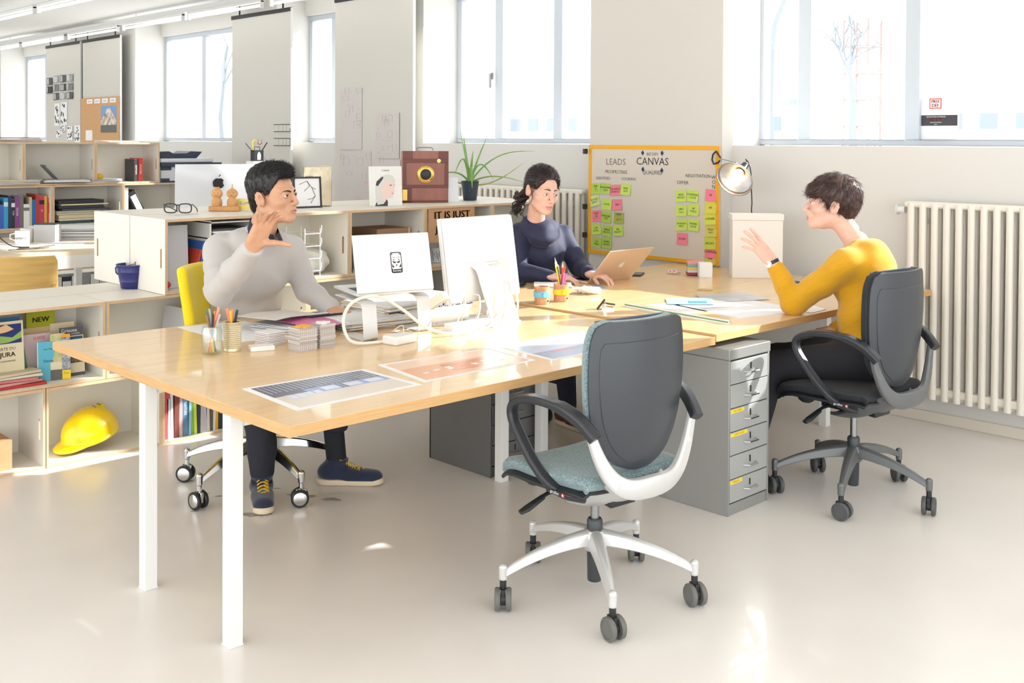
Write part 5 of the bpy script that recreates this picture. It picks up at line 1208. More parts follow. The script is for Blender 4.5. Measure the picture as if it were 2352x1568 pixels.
# ---- second desk pair ----
CORK = mat('cork', (214,160,120), .85, noise=.25, nscale=60, bump=.5, bscale=80)
def cup(x, y, band, label, r=.036, h=.086):
    t = thing('pencil_cup', label, 'pencil cup', (x, y, ZE))
    b = MB(); b.lathe([(0,0),(r-.002,0),(r,.01),(r-.001,h*.5),(r+.001,h),(r-.004,h),(r-.006,.01),(0,.008)], 30, T(x,y,ZE)); b.build('cup_body', CORK, t)
    b = MB(); b.lathe([(r+.001,h*.40),(r+.004,h*.42),(r+.004,h*.70),(r+.001,h*.72)], 30, T(x,y,ZE), cap=False); b.cyl((x-.02,y-r,ZE+h*.56),(x-.022,y-r-.008,ZE+h*.56), .011, n=14); b.build('rubber_band', band, t)
    b = MB(); b.cyl((x+.006,y-r+.003,ZE+.018),(x+.006,y-r-.002,ZE+.018), .004, n=10); b.build('rivet', INK, t)
cup(2.07,1.045, mat('band_blue', (112,190,232), .4), 'cork pencil cup with a light blue band')
cup(2.205,1.045, mat('band_yellow', (250,206,30), .4), 'cork pencil cup with a yellow band full of coloured pencils')
for c, dx, dy, L, tip, l in [((240,196,50),-.024,.006,.185,(240,230,210),'yellow pencil leaning left in the yellow banded cup'),((34,80,60),-.019,.004,.190,(240,230,210),'dark green pencil leaning left in the yellow banded cup'),((200,210,90),-.016,.014,.205,(244,236,214),'lime pencil, tallest in the yellow banded cup'),((246,170,60),-.002,.012,.17,(240,220,190),'orange pencil upright in the yellow banded cup'),((196,130,190),.004,-.010,.135,None,'violet felt pen in the yellow banded cup'),((222,64,50),.010,.002,.18,(244,226,206),'red pencil upright in the yellow banded cup'),((232,70,60),.024,.006,.165,None,'red felt pen leaning right in the yellow banded cup'),((236,110,170),.019,-.008,.13,None,'pink highlighter leaning right in the yellow banded cup'),((250,180,70),.022,.012,.145,(250,190,60),'pink marker with a yellow cap in the yellow banded cup')]:
    pen(2.205-dx*.4, 1.045-dy*.4, ZE+.010, dx*1.9, dy*1.9, L, c, l, 'pencil' if tip else 'pen', tipcol=tip, r=.0042)
t = thing('bulldog_clip', 'steel bulldog clip standing on the desk beside the green edged ruler', 'clip', (2.19,.73,ZE))
b = MB(); A = T(2.19,.73,ZE) @ RZ(-44); b.prism([(-.030,0),(.030,0),(.026,.010),(0,.012),(-.022,.018)], -.022, .022, A @ RX(90)); b.cyl((-.014,-.024,.022),(-.014,.024,.022), .008, n=14, M=A); b.build('clip_jaw', CHROME, t)
b = MB(); b.bx(-.026,.036,-.018,.018,.036,.040, A @ T(-.006,0,-.006) @ RY(-52)); b.bx(-.016,.030,-.018,.018,.024,.028, A @ RY(8)); b.build('clip_lever', BLACK, t, bevel=.001)
def ruler(x0, y0, x1, y1, label, cols, w=.022):
    a = Vector((x0,y0,0)); d = Vector((x1-x0,y1-y0,0)); L = d.length; A = T(x0,y0,ZE) @ RZ(math.degrees(math.atan2(d.y,d.x))); b = MB()
    b.prism([(-w/2,0),(w/2,0),(0,w*.8)], 0, L, A @ Matrix(((0,0,1,0),(1,0,0,0),(0,1,0,0),(0,0,0,1)))); b.m = 1; b.tube([(0,w*.25+.001,w*.42),(L,w*.25+.001,w*.42)], .0022, 5, M=A); b.tube([(0,-w*.25-.001,w*.42),(L,-w*.25-.001,w*.42)], .0022, 5, M=A)
    return one(b, 'scale_ruler', [WPLAS]+cols, label, 'ruler', org=(x0,y0,ZE), smooth=False)
ruler(2.318,.728,2.262,.105, 'long white scale ruler with green lines near the chair back', [mat('ruler_green', (70,140,40), .5)])
# posters on the desk of the woman in yellow
Q = [(2.42,.16),(2.86,.06),(2.96,.50),(2.52,.60)]
def eq(b, z): patch(b, Q, .04, .05, .96, .95, z, 1); patch(b, Q, .1, .6, .5, .8, z+.0003, 2)
sheet('poster', 'large pale poster on the desk under the yellow sleeve', 'poster', Q, ZE, extra=eq, mats=[PAPER, mat('poster_pale', (238,240,244), .35), mat('poster_grey', (206,212,222), .35)])
Q2 = [(2.545,.50),(2.86,.64),(3.10,.62),(3.0,.42)]
sheet('poster', 'grey toned photo poster lying beyond the pale one', 'poster', [(2.70,.52),(3.02,.38),(3.14,.62),(2.86,.72)], ZE+.0022, mat('poster_photo', (206,208,214), .3, noise=.25, nscale=9))
sheet('booklet', 'turquoise and white booklet on the desk left of the posters', 'booklet', [(2.50,.62),(2.66,.46),(2.84,.60),(2.64,.74)], ZE+.004, mats=[mat('turquoise_cover', (170,224,232), .4), mat('teal_print', (70,160,180), .4)], extra=lambda b, z: patch(b, [(2.50,.62),(2.66,.46),(2.84,.60),(2.64,.74)], .45, .15, .85, .5, z, 1))
sheet('paper_sheet', 'white sheet between the ruler and the pale poster', 'paper', [(2.37,.40),(2.50,.37),(2.56,.66),(2.42,.69)], ZE)
sheet('paper_sheet', 'folded white sheet beside the yellow elbow near the desk edge', 'paper', [(2.80,.02),(2.95,.03),(3.06,.22),(2.86,.25)], ZE+.001)
def phone(x, y, rz, label, z=ZE):
    t = thing('phone', label, 'phone', (x, y, z), rz); b = MB(); b.bx(-.036,.036,-.072,.072,0,.009); b.build('case', BLACK, t, world=False, bevel=.004)
    b = MB(); b.bx(-.032,.032,-.066,.066,.009,.0095); b.build('screen', mat('phone_glass', (60,66,74), .1), t, world=False, smooth=False)
phone(2.46,1.60,-50, 'black phone on the desk beside the monitor edge'); phone(3.30,1.46,-60, 'black phone behind the gold laptop')
pile('notepad', 'white notepads between the phone and the coloured pencils', (2.55,1.42), (.20,.14,.02), -40, ZE, 3, [PAPER, GREYP], 7, 'notepad')
sheet('paper_sheet', 'blue and white sheet beside the gold laptop keyboard', 'paper', [(2.62,1.22),(2.74,1.20),(2.78,1.30),(2.66,1.33)], ZE, mat('blue_sheet', (150,176,214), .5))
b = MB()
for i in range(7):
    rnd = random.Random(i); pts = [(2.50+.035*math.sin(k*.8+i)+rnd.uniform(-.01,.01), 1.13+.05*math.cos(k*.7+i*1.3), ZE+.010+.016*abs(math.sin(k*.9+i))) for k in range(10)]; b.tube(pts, .010, 6)
one(b, 'tissue', mat('tissue_white', (246,246,244), .8), 'crumpled white tissue behind the yellow banded cup', 'tissue', org=(2.5,1.13,ZE))
b = MB(); rnd = random.Random(4)
for i in range(3): b.tube([(3.52+.05*math.sin(k*.9+i*2), 1.36+.045*math.cos(k*.8+i), ZE+.006+.008*abs(math.sin(k+i))) for k in range(14)], .003, 6)
one(b, 'earphones', mat('pinkish_white', (240,214,214), .5), 'tangled pale earphones on the desk below the board', 'earphones', org=(3.52,1.36,ZE))
b = MB(); cols = [(232,150,160),(120,180,170),(238,200,110),(214,216,214),(160,60,90)]
for i, c in enumerate(cols[::-1]): b.m = i; b.bx(3.50,3.60,1.18,1.26,ZE+.004+i*.016,ZE+.004+(i+1)*.016-.001, T(3.55,1.22,0) @ RZ(-46) @ T(-3.55,-1.22,0))
one(b, 'note_block', [mat('sn_%d' % i, c, .7) for i, c in enumerate(cols[::-1])], 'small stack of multicoloured sticky note pads near the board', 'sticky notes', org=(3.55,1.22,ZE), smooth=False)
block('note_block', 'white cube of note paper in front of the multicoloured pads', (3.52,1.13), (.075,.075,.085), -46, ZE, PAPER, 0, bev=.002)
t = thing('storage_box', 'tall white storage box behind the raised hand', 'box', (3.74,.93,ZE), -46)
b = MB(); b.bx(-.145,.145,-.05,.05,0,.335); b.build('box_body', mat('box_card', (236,230,222), .6), t, world=False, bevel=.002)
b = MB(); b.bx(-.150,.150,-.055,.055,.335,.372); b.build('lid', mat('box_card', (236,230,222), .6), t, world=False, bevel=.003)
b = MB(); b.bx(-.025,.025,-.03,.03,0,.035); one(b, 'tape_dispenser', mat('teal_blue', (30,84,120), .4), 'small blue object glimpsed behind the yellow forearm', 'object', bevel=.006).location = (3.52,.55,ZE)
# ================= CANVAS BOARD =================
YF_ = mat('yellow_tape_frame', (240,172,10), .5); CAN = mat('canvas_board', (216,206,192), .6); NAVY = mat('navy_mark', (24,44,110), .6); PENG = mat('marker_grey', (120,112,110), .7)
XB = 3.985; t = thing('canvas_board', 'cream board with yellow frame and handwritten headings on the pier', 'board', (XB,1.9,.75))
def FB(y, z, dx=0): return frame((XB-dx, y, z), (0,-1,0), (0,0,1))
b = MB(); b.bx(XB, 3.999, 1.36, 2.452, .755, 1.505); b.build('board_panel', CAN, t, smooth=False)
b = MB(); w = .026
for y0, y1, z0, z1 in ((1.357,2.455,1.482,1.508),(1.357,2.455,.752,.776),(2.430,2.455,.776,1.482),(1.357,1.386,.776,1.482)): b.bx(XB-.004, XB, y0, y1, z0, z1)
b.build('frame', YF_, t, bevel=.001)
b = MB()
for s, y, z, sz, m in (('LEADS',2.209,1.392,.062,1),('PROSPECTING',2.205,1.324,.032,0),('IDENTIFIED',2.321,1.278,.027,0),('COOKING',2.094,1.279,.027,0),('BIZ DEV',1.893,1.450,.027,0),('CANVAS',1.893,1.400,.070,0),('QUALIFIED',1.890,1.327,.036,0),('NEGOTIATION',1.524,1.315,.030,0),('OFFER',1.642,1.268,.032,0),('W',1.404,1.309,.034,0),('O',1.401,1.279,.034,0),('N',1.402,1.249,.034,0)):
    b = MB(); b.text(s, sz, FB(y, z, .0006), m, sx=.95 if len(s) > 7 else 1.0); b.build('heading', [INK, PENG], t, smooth=False)
for y, z in ((1.974,1.458),(1.811,1.458),(1.971,1.348),(1.812,1.344)): b = MB(); b.prism([(-.013,0),(0,-.018),(.013,0),(0,.018)], 0, .0008, FB(y, z, .0012)); b.build('diamond_mark', NAVY, t, smooth=False)
for i, z in enumerate((1.463,1.077,.878)):
    c = MB(); c.prism([(-.004,-.018),(.014,-.018),(.018,0),(.014,.018),(-.004,.018)], 0, .028, FB(2.470, z, .014)); c.tube([(XB-.01,2.478,z-.006),(XB-.02,2.50,z-.010),(XB-.02,2.50,z+.010),(XB-.01,2.478,z+.006)], .0012, 5)
    one(c, 'binder_clip', BLACK, 'black binder clip on the left edge of the board, %s one' % ('top','middle','bottom')[i], 'clip', 'binder clips on the board edge', org=(XB-.01,2.47,z))
G1, G2, G3, PK, PG = (200,224,96), (178,206,84), (170,178,80), (244,132,150), (206,226,140)
notes = [(2.385,1.204,G2,2,'PMF IS HERE'),(2.296,1.207,G2,-2,'ROADMAP 2018'),(2.206,1.200,PK,4,'RELANCE BUREAU'),(2.117,1.207,G1,-3,'ONE 2019'),(2.394,1.120,PG,14,'ROUGH DRAFT'),(2.282,1.100,G1,-3,'LOUIC'),(2.191,1.101,PK,2,'SAP'),(2.375,1.015,PK,6,'TEST IN STUDIO'),(2.286,1.011,G2,-5,'ENCORE TEST'),(2.175,1.011,G3,0,'NOM + FACT OK'),(2.378,.922,G1,9,'LUM AVRIL'),(2.278,.916,G2,-4,'MEMO PHOTO'),(2.181,.925,G1,6,'EIA PROJET'),(2.373,.829,G2,-4,'CA TIMES'),(2.280,.833,G2,-3,'AVRIL BOND'),
 (1.652,1.182,G1,3,'RDM PROJET'),(1.559,1.186,G1,-3,'CONTRAT CODE'),(1.649,1.089,G1,2,'UDC mars'),(1.552,1.098,G1,-4,'AP EMILE'),(1.646,.997,G1,2,'LAUSANNE MDT'),(1.551,1.0,G1,-3,'WORK DATE'),(1.640,.905,PK,0,'SCOM'),(1.420,1.197,PK,-2,'SV'),(1.421,1.118,(222,214,80),0,'AP'),(1.425,1.047,(214,222,80),5,'LIVENER'),(1.417,.971,(214,206,90),0,'POST INT'),(1.423,.892,(206,214,80),4,'ARGAO'),(1.419,.838,PK,0,'COMMUNE'),(1.420,.797,(216,200,96),0,'IDEE')]
for i, (y, z, c, rz, s) in enumerate(notes):
    b = MB(); A = FB(y, z, .0015+.0006*(i % 3)) @ RZ(rz); b.grid(lambda u, v: ((u-.5)*.086, (v-.5)*.074, .001+.006*(1-v)**2), 5, 6, .0004, A)
    wds = s.split(' '); 
    for k, wd in enumerate(wds): b.text(wd, .019 if len(wd) < 8 else .015, A @ T(0, .016*(len(wds)-1)/2-k*.019, .0042), 1)
    cn = {G1:'lime green',G2:'green',G3:'olive',PK:'pink',PG:'pale green'}.get(c, 'yellow green')
    one(b, 'sticky_note', [mat('note_%d_%d_%d' % c, c, .6), INK], '%s sticky note reading %s on the board' % (cn, s), 'sticky note', 'sticky notes on the board', org=(XB,y,z), smooth=False)
# clamp lamp on the board edge
t = thing('clamp_lamp', 'clip-on lamp with a metal bowl shade lit beside the board', 'lamp', (3.96,1.33,1.42))
b = MB(); b.tube([(3.955,1.365,1.475),(3.95,1.385,1.455),(3.95,1.392,1.42),(3.95,1.378,1.395),(3.95,1.345,1.405),(3.95,1.330,1.42)], .006, 8); b.tube([(3.955,1.365,1.475),(3.95,1.345,1.455),(3.95,1.328,1.435)], .006, 8); b.build('clamp_grip', BLACK, t)
hd = Vector((3.86,1.10,1.385)); b = MB(); b.tube([(3.95,1.33,1.428),(3.90,1.23,1.418),(3.87,1.14,1.400),tuple(hd)], .0025, 6); b.ball((3.878,1.165,1.405), .009, 10); b.ball((3.868,1.135,1.398), .009, 10); b.build('arm', STEEL, t)
ax = Vector((-.87,-.12,-.50)).normalized(); q = ax.to_track_quat('Z','Y').to_matrix().to_4x4(); A = T(*(hd+Vector((0,0,-.005)))) @ q
SH = mat('shade_aluminium', (196,200,206), .25, metal=.85)
b = MB(); prf = [(.020,.018),(.026,.024),(.032,.045),(.055,.070),(.085,.095),(.105,.120),(.112,.138)]
b.lathe(prf+[(.115,.140),(.110,.139),(.102,.121),(.082,.097),(.052,.073),(.029,.048),(.018,.030)], 44, A, cap=False)
b.m = 1; b.lathe([(.1135,.1385),(.1095,.1375),(.1010,.1195),(.0810,.0955),(.0510,.0715),(.0285,.0475),(.0175,.0295)], 44, A, cap=False); b.build('lamp_shade', [SH, mat('shade_inside', (112,98,84), .35, metal=.5)], t)
b = MB(); b.lathe([(0,-.050),(.016,-.050),(.020,-.045),(.020,-.010),(.024,-.006),(.024,.020),(.015,.024)], 24, A); b.build('socket', BLACK, t)
b = MB(); b.lathe([(.0215,-.035),(.0225,-.034),(.0225,-.028),(.0215,-.027)], 24, A, cap=False); b.build('socket_ring', CHROME, t)
b = MB(); b.ball((0,0,.078), (.030,.030,.036), 20, A); b.build('bulb', mat('lit_bulb', (255,214,150), .4, emis=7), t)
cable([(3.875,1.095,1.43),(3.86,1.06,1.40),(3.865,1.05,1.34),(3.868,1.048,1.25),(3.872,1.046,1.17),(3.874,1.046,1.10),(3.92,1.02,.95),(3.96,1.0,.76)], .0035, 'black lamp cord hanging down behind the white box', BLACK, 'cord')
pl = bpy.data.lights.new('lamp_light', 'POINT'); pl.energy = .35; pl.color = (1,.8,.55); pl.shadow_soft_size = .02; po = bpy.data.objects.new('lamp_light', pl); COL.objects.link(po); po.location = hd+ax*.125; po.parent = t; po.matrix_parent_inverse = t.matrix_basis.inverted()
# stickers on the right window pane
b = MB(); y0, y1 = .352, .095; xs = 4.524
b.bx(xs, xs+.001, y1, y0, 1.545, 1.80); b.m = 1; b.bx(xs-.001, xs, y1, y0, 1.635, 1.697); b.m = 2; b.bx(xs-.001, xs, .19, .262, 1.735, 1.795)
b.m = 0; b.bx(xs-.0012, xs-.001, .196, .256, 1.741, 1.789)
FW = lambda y, z, d=.0016: frame((xs-d, y, z), (0,-1,0), (0,0,1))
b.text('PRIX', .024, FW(.226,1.776), 2, bold=.001); b.text('DEF', .026, FW(.226,1.753), 2, bold=.001); b.text('SIEGE FTI', .021, FW(.222,1.672), 2, bold=.0005); b.text('DISTINCTION ATTRIBUEE', .010, FW(.222,1.687), 0); b.text('RUE DES MARAIS', .009, FW(.222,1.654), 0); b.text('2017', .009, FW(.222,1.643), 0)
b.m = 2; b.bx(xs-.001, xs, .31, .348, 1.548, 1.557)
one(b, 'window_poster', [PAPER, mat('poster_charcoal', (62,58,66), .6), mat('poster_red', (226,84,70), .6)], 'white poster with charcoal band and red emblem stuck on the right window', 'poster', org=(xs,.22,1.6), smooth=False)
# ================= THINGS ON AND IN THE SHELVES =================
def FYF(x, y, z): return frame((x, y, z), (1,0,0), (0,0,1))
def book(x, yf, z, w, h, d, lean, col, label, txt=None, tcol=(240,240,236), cat='book', group=None, rough=.5, stripe=None):
    """upright book, spine towards the room; lean in degrees (positive leans right)"""
    A = T(x, yf, z) @ RY(lean); b = MB(); b.bx(0, w, 0, d, 0, h, A); b.m = 1; b.bx(.0015, w-.0015, .0015, d+.0005, h-.0008, h+.0004, A)
    mats = [mat('cover_%d_%d_%d' % col, col, rough), PAPER]
    if txt: mats.append(mat('ltr_%d_%d_%d' % tcol, tcol, .6)); b.text(txt, min(w*.62, .022), A @ FYF(w/2, -.0006, h*.52) @ RZ(-90), 2)
    if stripe: mats.append(mat('cover_%d_%d_%d' % stripe, stripe, .5)); b.m = len(mats)-1; b.bx(.0, w, -.0005, 0, h*.72, h*.86, A)
    return one(b, 'book', mats, label, cat, group, org=(x, yf, z), smooth=False)
def panelthing(name, label, cat, x0, x1, y, z0, z1, lean, mats, deco=None, th=.004, rz=0):
    """card or cover standing upright facing the room, leaning back"""
    A = T((x0+x1)/2, y, z0) @ RZ(rz) @ RX(-lean); w = x1-x0; h = z1-z0; b = MB(); b.bx(-w/2, w/2, 0, th, 0, h, A)
    if deco: deco(b, A @ frame((0,-.0005,0),(1,0,0),(0,0,1)), w, h)
    return one(b, name, mats, label, cat, org=(x0, y, z0), smooth=False)
def rect(b, A, x0, x1, y0, y1, m, th=.0004): b.m = m; b.bx(x0, x1, y0, y1, 0, th, A)
# --- row of old maps and guides (middle row, left)
Z2 = .389
def d_jura(b, A, w, h):
    rect(b, A, -w*.45, w*.45, h*.62, h*.95, 1); b.m = 2; b.prism([(-w*.45,h*.8),(-w*.2,h*.9),(w*.05,h*.95),(w*.25,h*.86),(w*.05,h*.82),(-w*.2,h*.8)], .0004, .0007, A)
    b.m = 3; b.prism([(-w*.45,h*.66),(-w*.1,h*.76),(w*.2,h*.72),(w*.45,h*.82),(w*.45,h*.70),(w*.1,h*.64),(-w*.45,h*.62)], .0004, .0007, A)
    b.text('CARTE DU', .019, A @ T(.0,h*.53,.0006), 4); b.text('JURA', .030, A @ T(.01,h*.43,.0006), 4, bold=.0006); b.text('VOIES JURASSIENNES', .0095, A @ T(0,h*.32,.0006), 4); b.text('NYMALT & PONT, BIENNE', .009, A @ T(0,h*.13,.0006), 4)
panelthing('old_map', 'old folded map titled Carte du Jura standing in the crate', 'map', .045, .210, 2.575, Z2+.03, .685, 6, [CREAM, NAVY, mat('map_peach', (236,190,140), .7), mat('map_green', (150,180,90), .7), INK], d_jura, .006)
panelthing('map_cover', 'blue map cover behind the Carte du Jura map', 'map', .04, .205, 2.60, Z2+.03, .70, 6, [mat('map_blue', (50,100,140), .7)], None, .006)
panelthing('sign_card', 'olive card with the word NEW standing behind the guide books', 'sign', .262, .395, 2.70, .585, .705, 3, [mat('olive_card', (166,168,20), .6), INK], lambda b, A, w, h: b.text('NEW', .034, A @ T(0,h*.62,.0006), 1, bold=.0012), .004)
panelthing('folder', 'beige paper folder standing behind the guide books', 'folder', .235, .43, 2.685, Z2, .625, 4, [mat('beige_folder', (206,180,136), .8)], None, .006)
panelthing('folder', 'cream folder standing rightmost behind the guide books', 'folder', .37, .485, 2.69, Z2, .635, 2, [CREAM], None, .006)
panelthing('map_cover', 'pale pink map cover leaning behind the blue booklet', 'map', .215, .36, 2.655, Z2, .60, 4, [mat('pale_pink_card', (222,196,196), .8), RED], lambda b, A, w, h: b.text('SUISSE', .02, A @ T(.02,h*.90,.0006), 1), .006)
book(.222, 2.60, Z2, .010, .205, .14, -10, (92,66,58), 'thin brown book leaning left of the blue booklet')
book(.232, 2.60, Z2, .010, .20, .14, -9, (64,118,84), 'thin green book leaning left of the blue booklet')
panelthing('booklet', 'light blue booklet with small black title in the guide book row', 'booklet', .268, .35, 2.575, Z2, .572, 5, [mat('sky_cover', (92,180,206), .6), CREAM, INK], lambda b, A, w, h: (b.text('Der Weg', .011, A @ T(.01,h*.80,.0006), 2), b.text('Davos', .018, A @ T(.01,h*.50,.0006), 2), rect(b, A, -w/2, -w/2+.005, 0, h, 1)), .008, -8)
panelthing('map_cover', 'old relief map cover with a grey foot in the guide book row', 'map', .325, .39, 2.565, Z2, .605, 6, [mat('relief_map', (176,176,110), .7, noise=.5, nscale=45, rgb2=(210,204,160)), mat('grey_foot', (104,100,100), .7), CREAM], lambda b, A, w, h: (rect(b, A, -w/2, w/2, 0, h*.22, 1), rect(b, A, -w/2, w/2, h*.22, h*.38, 2)), .006, -12)
panelthing('booklet', 'narrow guide with a yellow foot in the guide book row', 'booklet', .375, .412, 2.555, Z2, .60, 6, [mat('guide_grey', (96,104,110), .6, noise=.6, nscale=60, rgb2=(180,186,190)), mat('guide_yellow', (240,206,40), .6), mat('guide_orange', (236,160,40), .6), INK], lambda b, A, w, h: (rect(b, A, -w/2, w/2, 0, h*.2, 1), rect(b, A, -w/2, w/2, h*.93, h, 2), b.text('Tour', .012, A @ T(0,h*.13,.0006), 3)), .006, -12)
panelthing('booklet', 'tourist guide titled Grisons with a blue picture', 'booklet', .385, .50, 2.60, Z2, .622, 7, [CREAM, mat('guide_slate', (84,84,88), .6), mat('guide_blue', (40,110,160), .5, noise=.5, nscale=40, rgb2=(40,60,60)), mat('guide_photo', (120,110,96), .6, noise=.8, nscale=50, rgb2=(30,28,26)), PAPER], lambda b, A, w, h: (rect(b, A, -w/2, w/2, h*.82, h, 1), b.text('Grisons', .024, A @ T(-.01,h*.93,.0008), 4, bold=.0005), b.text('SCHWEIZ', .009, A @ T(.02,h*.86,.0008), 4), rect(b, A, -w*.46, w*.46, h*.55, h*.80, 2), rect(b, A, -w*.46, w*.46, h*.26, h*.54, 3), rect(b, A, -w/2, w/2, 0, h*.06, 1)), .012)
for i, (w, c, n_) in enumerate([(.11,(206,194,164),'topmost cream folded map in the flat pile'),(.12,(214,206,190),'second folded map in the flat pile'),(.125,(200,120,120),'reddish folded map in the flat pile'),(.13,(212,150,146),'pale red folded map low in the flat pile'),(.14,(190,60,56),'red folded map at the foot of the flat pile')][::-1]):
    b = MB(); A = T(.16-.012*i*(i < 3), 2.57, Z2+.014*i) @ RZ(8*math.sin(i*2)); b.bx(-w, w*.9, -.06, .08, 0, .012, A); one(b, 'folded_map', mat('fm_%d' % c[1], c, .8), n_, 'map', 'folded maps lying in a pile', org=(.16,2.57,Z2+.014*i), bevel=.002)
# --- helmet
t = thing('safety_helmet', 'yellow construction helmet in the floor crate', 'helmet', (.55,2.64,.014), 12)
HY = mat('helmet_yellow', (250,210,0), .28, coat=.4)
def hel(P):
    d = ell(P, (.0,0,.045), (.142,.112,.125)); d = smax(d, .022-.05*P[...,0]*0-P[...,2], .006); r = ell(P, (-.01,0,.030), (.152,.120,.020)); r = smax(r, np.abs(P[...,2]-.030)-.007, .004)
    pk = ell(P, (-.105,0,.026), (.088,.085,.020)); d = smin(d, r, .010); d = smin(d, pk, .012); d = smin(d, fcone(P, (-.08,0,.13), (.09,0,.15), .012, .012, (0,0,1), .8), .02)
    return smax(d, -ell(P, (.0,0,.035), (.130,.100,.112)), .004)
V, F = snet(hel, (-.21,-.135,0), (.16,.135,.19), .0042); Mh = T(.55,2.64,.034) @ RZ(12) @ RY(-12) @ T(0,0,.012); SM().add(xf(V, Mh), F).build('helmet_shell', HY, t)
b = MB()
for s in (-1,0,1): b.bx(.035+s*.028, .045+s*.028, -.004, .004, .165, .1665, T(.55,2.64,.046) @ RZ(12) @ RY(-12)); b.bx(.035+s*.028,.042+s*.028,-.02,-.012,.163,.1655,T(.55,2.64,.046) @ RZ(12) @ RY(-12))
b.build('vent', mat('vent_dark', (120,96,20), .6), t, smooth=False)
b = MB(); b.tube([Mh @ Vector((.11*math.cos(a),.085*math.sin(a),.022)) for a in [2*PI*k/24 for k in range(24)]], [(.012,.003)]*24, 6, closed=True, flat=(1,0,0)); b.build('headband', mat('band_cream', (222,206,176), .7), t)
# --- cardboard box in the leftmost floor crate
b = MB(); b.bx(-.06,.14,2.54,2.74,.0145,.15); b.m = 1; b.bx(.02,.06,2.5395,2.74,.1495,.1505); one(b, 'cardboard_box', [KRAFT, mat('packing_tape', (186,140,96), .3)], 'brown cardboard box at the left edge in the floor crate', 'box', org=(.04,2.64,.0145), bevel=.002)
# --- books beside the desk leg
bx_ = .862
for w, h, c, s, l, st in [(.020,.255,(226,84,90),None,'tall pink red book at the left end of the floor row',None),(.013,.27,(238,238,240),'ARCHITECTURE','white book with small lettering in the floor row',(214,90,96)),(.014,.265,(228,228,232),None,'second white book in the floor row',None),(.026,.26,(128,70,62),None,'maroon book in the floor row',None),(.018,.25,(208,176,170),None,'pale rose book in the floor row',None),(.028,.255,(92,134,170),'NATURE','steel blue book in the floor row',(60,84,110)),(.014,.25,(150,196,214),None,'pale blue thin book in the floor row',None),(.012,.25,(120,180,60),None,'green thin book in the floor row',None),(.016,.24,(206,222,90),None,'lime green book in the floor row',None),(.013,.24,(60,60,64),None,'charcoal thin book in the floor row',None),(.034,.235,(190,186,190),None,'magazine with a red photo cover in the floor row',(196,70,50)),(.018,.23,(214,206,196),None,'cream magazine in the floor row',None),(.012,.225,(110,92,80),None,'brown thin magazine in the floor row',None),(.014,.22,(228,222,210),None,'ivory magazine in the floor row',None),(.012,.225,(244,176,30),None,'amber thin book in the floor row',None),(.030,.215,(52,54,60),'GRAPHIS','black book with pale lettering in the floor row',None),(.026,.21,(70,66,62),'TYPO','dark brown book at the right end of the floor row',None)]:
    book(bx_, 2.515, .0145, w, h*1.05, .20, 1.5*math.sin(bx_*90), c, l, s, group='books in the floor crate', stripe=st); bx_ += w+.0025
# --- middle row right of the maps: grey document folders
for i, (x, h, c, l) in enumerate([(.955,.27,(206,206,210),'tall pale grey folder leaning under the yellow chair'),(.985,.25,(232,232,234),'white folder leaning under the yellow chair'),(1.007,.24,(80,60,58),'dark brown folder leaning under the yellow chair'),(1.025,.235,(190,196,210),'blue grey folder leaning under the yellow chair'),(1.045,.20,(30,32,48),'black folder at the right under the yellow chair'),]):
    book(x, 2.53, Z2, .014 if i else .02, h, .24, 8, c, l, group='folders in the middle row')
book(1.066, 2.55, Z2, .010, .10, .2, 6, (196,40,60), 'small red booklet beside the black folder')
# --- counter row, first crate
Z3 = .764
panelthing('document_board', 'large pale grey board leaning in the first counter crate', 'board', .925, 1.04, 2.60, Z3, 1.085, 3, [mat('pale_grey_board', (206,206,210), .6)], None, .010)
book(1.035, 2.56, Z3, .012, .20, .22, 14, (200,70,50), 'red book leaning in the first counter crate'); book(1.055, 2.56, Z3, .008, .24, .22, 13, (60,110,200), 'blue book leaning beside the red one'); book(1.070, 2.56, Z3, .008, .235, .22, 13, (150,190,230), 'light blue book leaning beside the blue one')
b = MB(); b.ball((.905,2.60,Z3+.022), (.032,.045,.020), 16); one(b, 'red_pouch', mat('glossy_red', (200,30,40), .25), 'small glossy red object at the corner of the first counter crate', 'pouch', org=(.905,2.60,Z3))
t = thing('letter_tray', 'white four level letter tray with papers behind the yellow chair', 'letter tray', (1.12,2.55,Z3))
b = MB(); b.bx(1.12,1.13,2.53,2.80,Z3,Z3+.34); b.bx(1.38,1.39,2.53,2.80,Z3,Z3+.34)
for k in range(5): b.bx(1.12,1.39,2.53,2.80,Z3+k*.082,Z3+k*.082+.006)
b.build('tray_body', WPLAS, t, smooth=False)
for k in range(4):
    b = MB(); rnd = random.Random(k)
    for j in range(4): b.m = j % 2; b.bx(1.14,1.37,2.525+rnd.uniform(0,.02),2.78,Z3+.008+k*.082+j*.011,Z3+.017+k*.082+j*.011)
    b.build('papers', [PAPER, mat('dark_papers', (90,88,88), .7)], t, smooth=False)
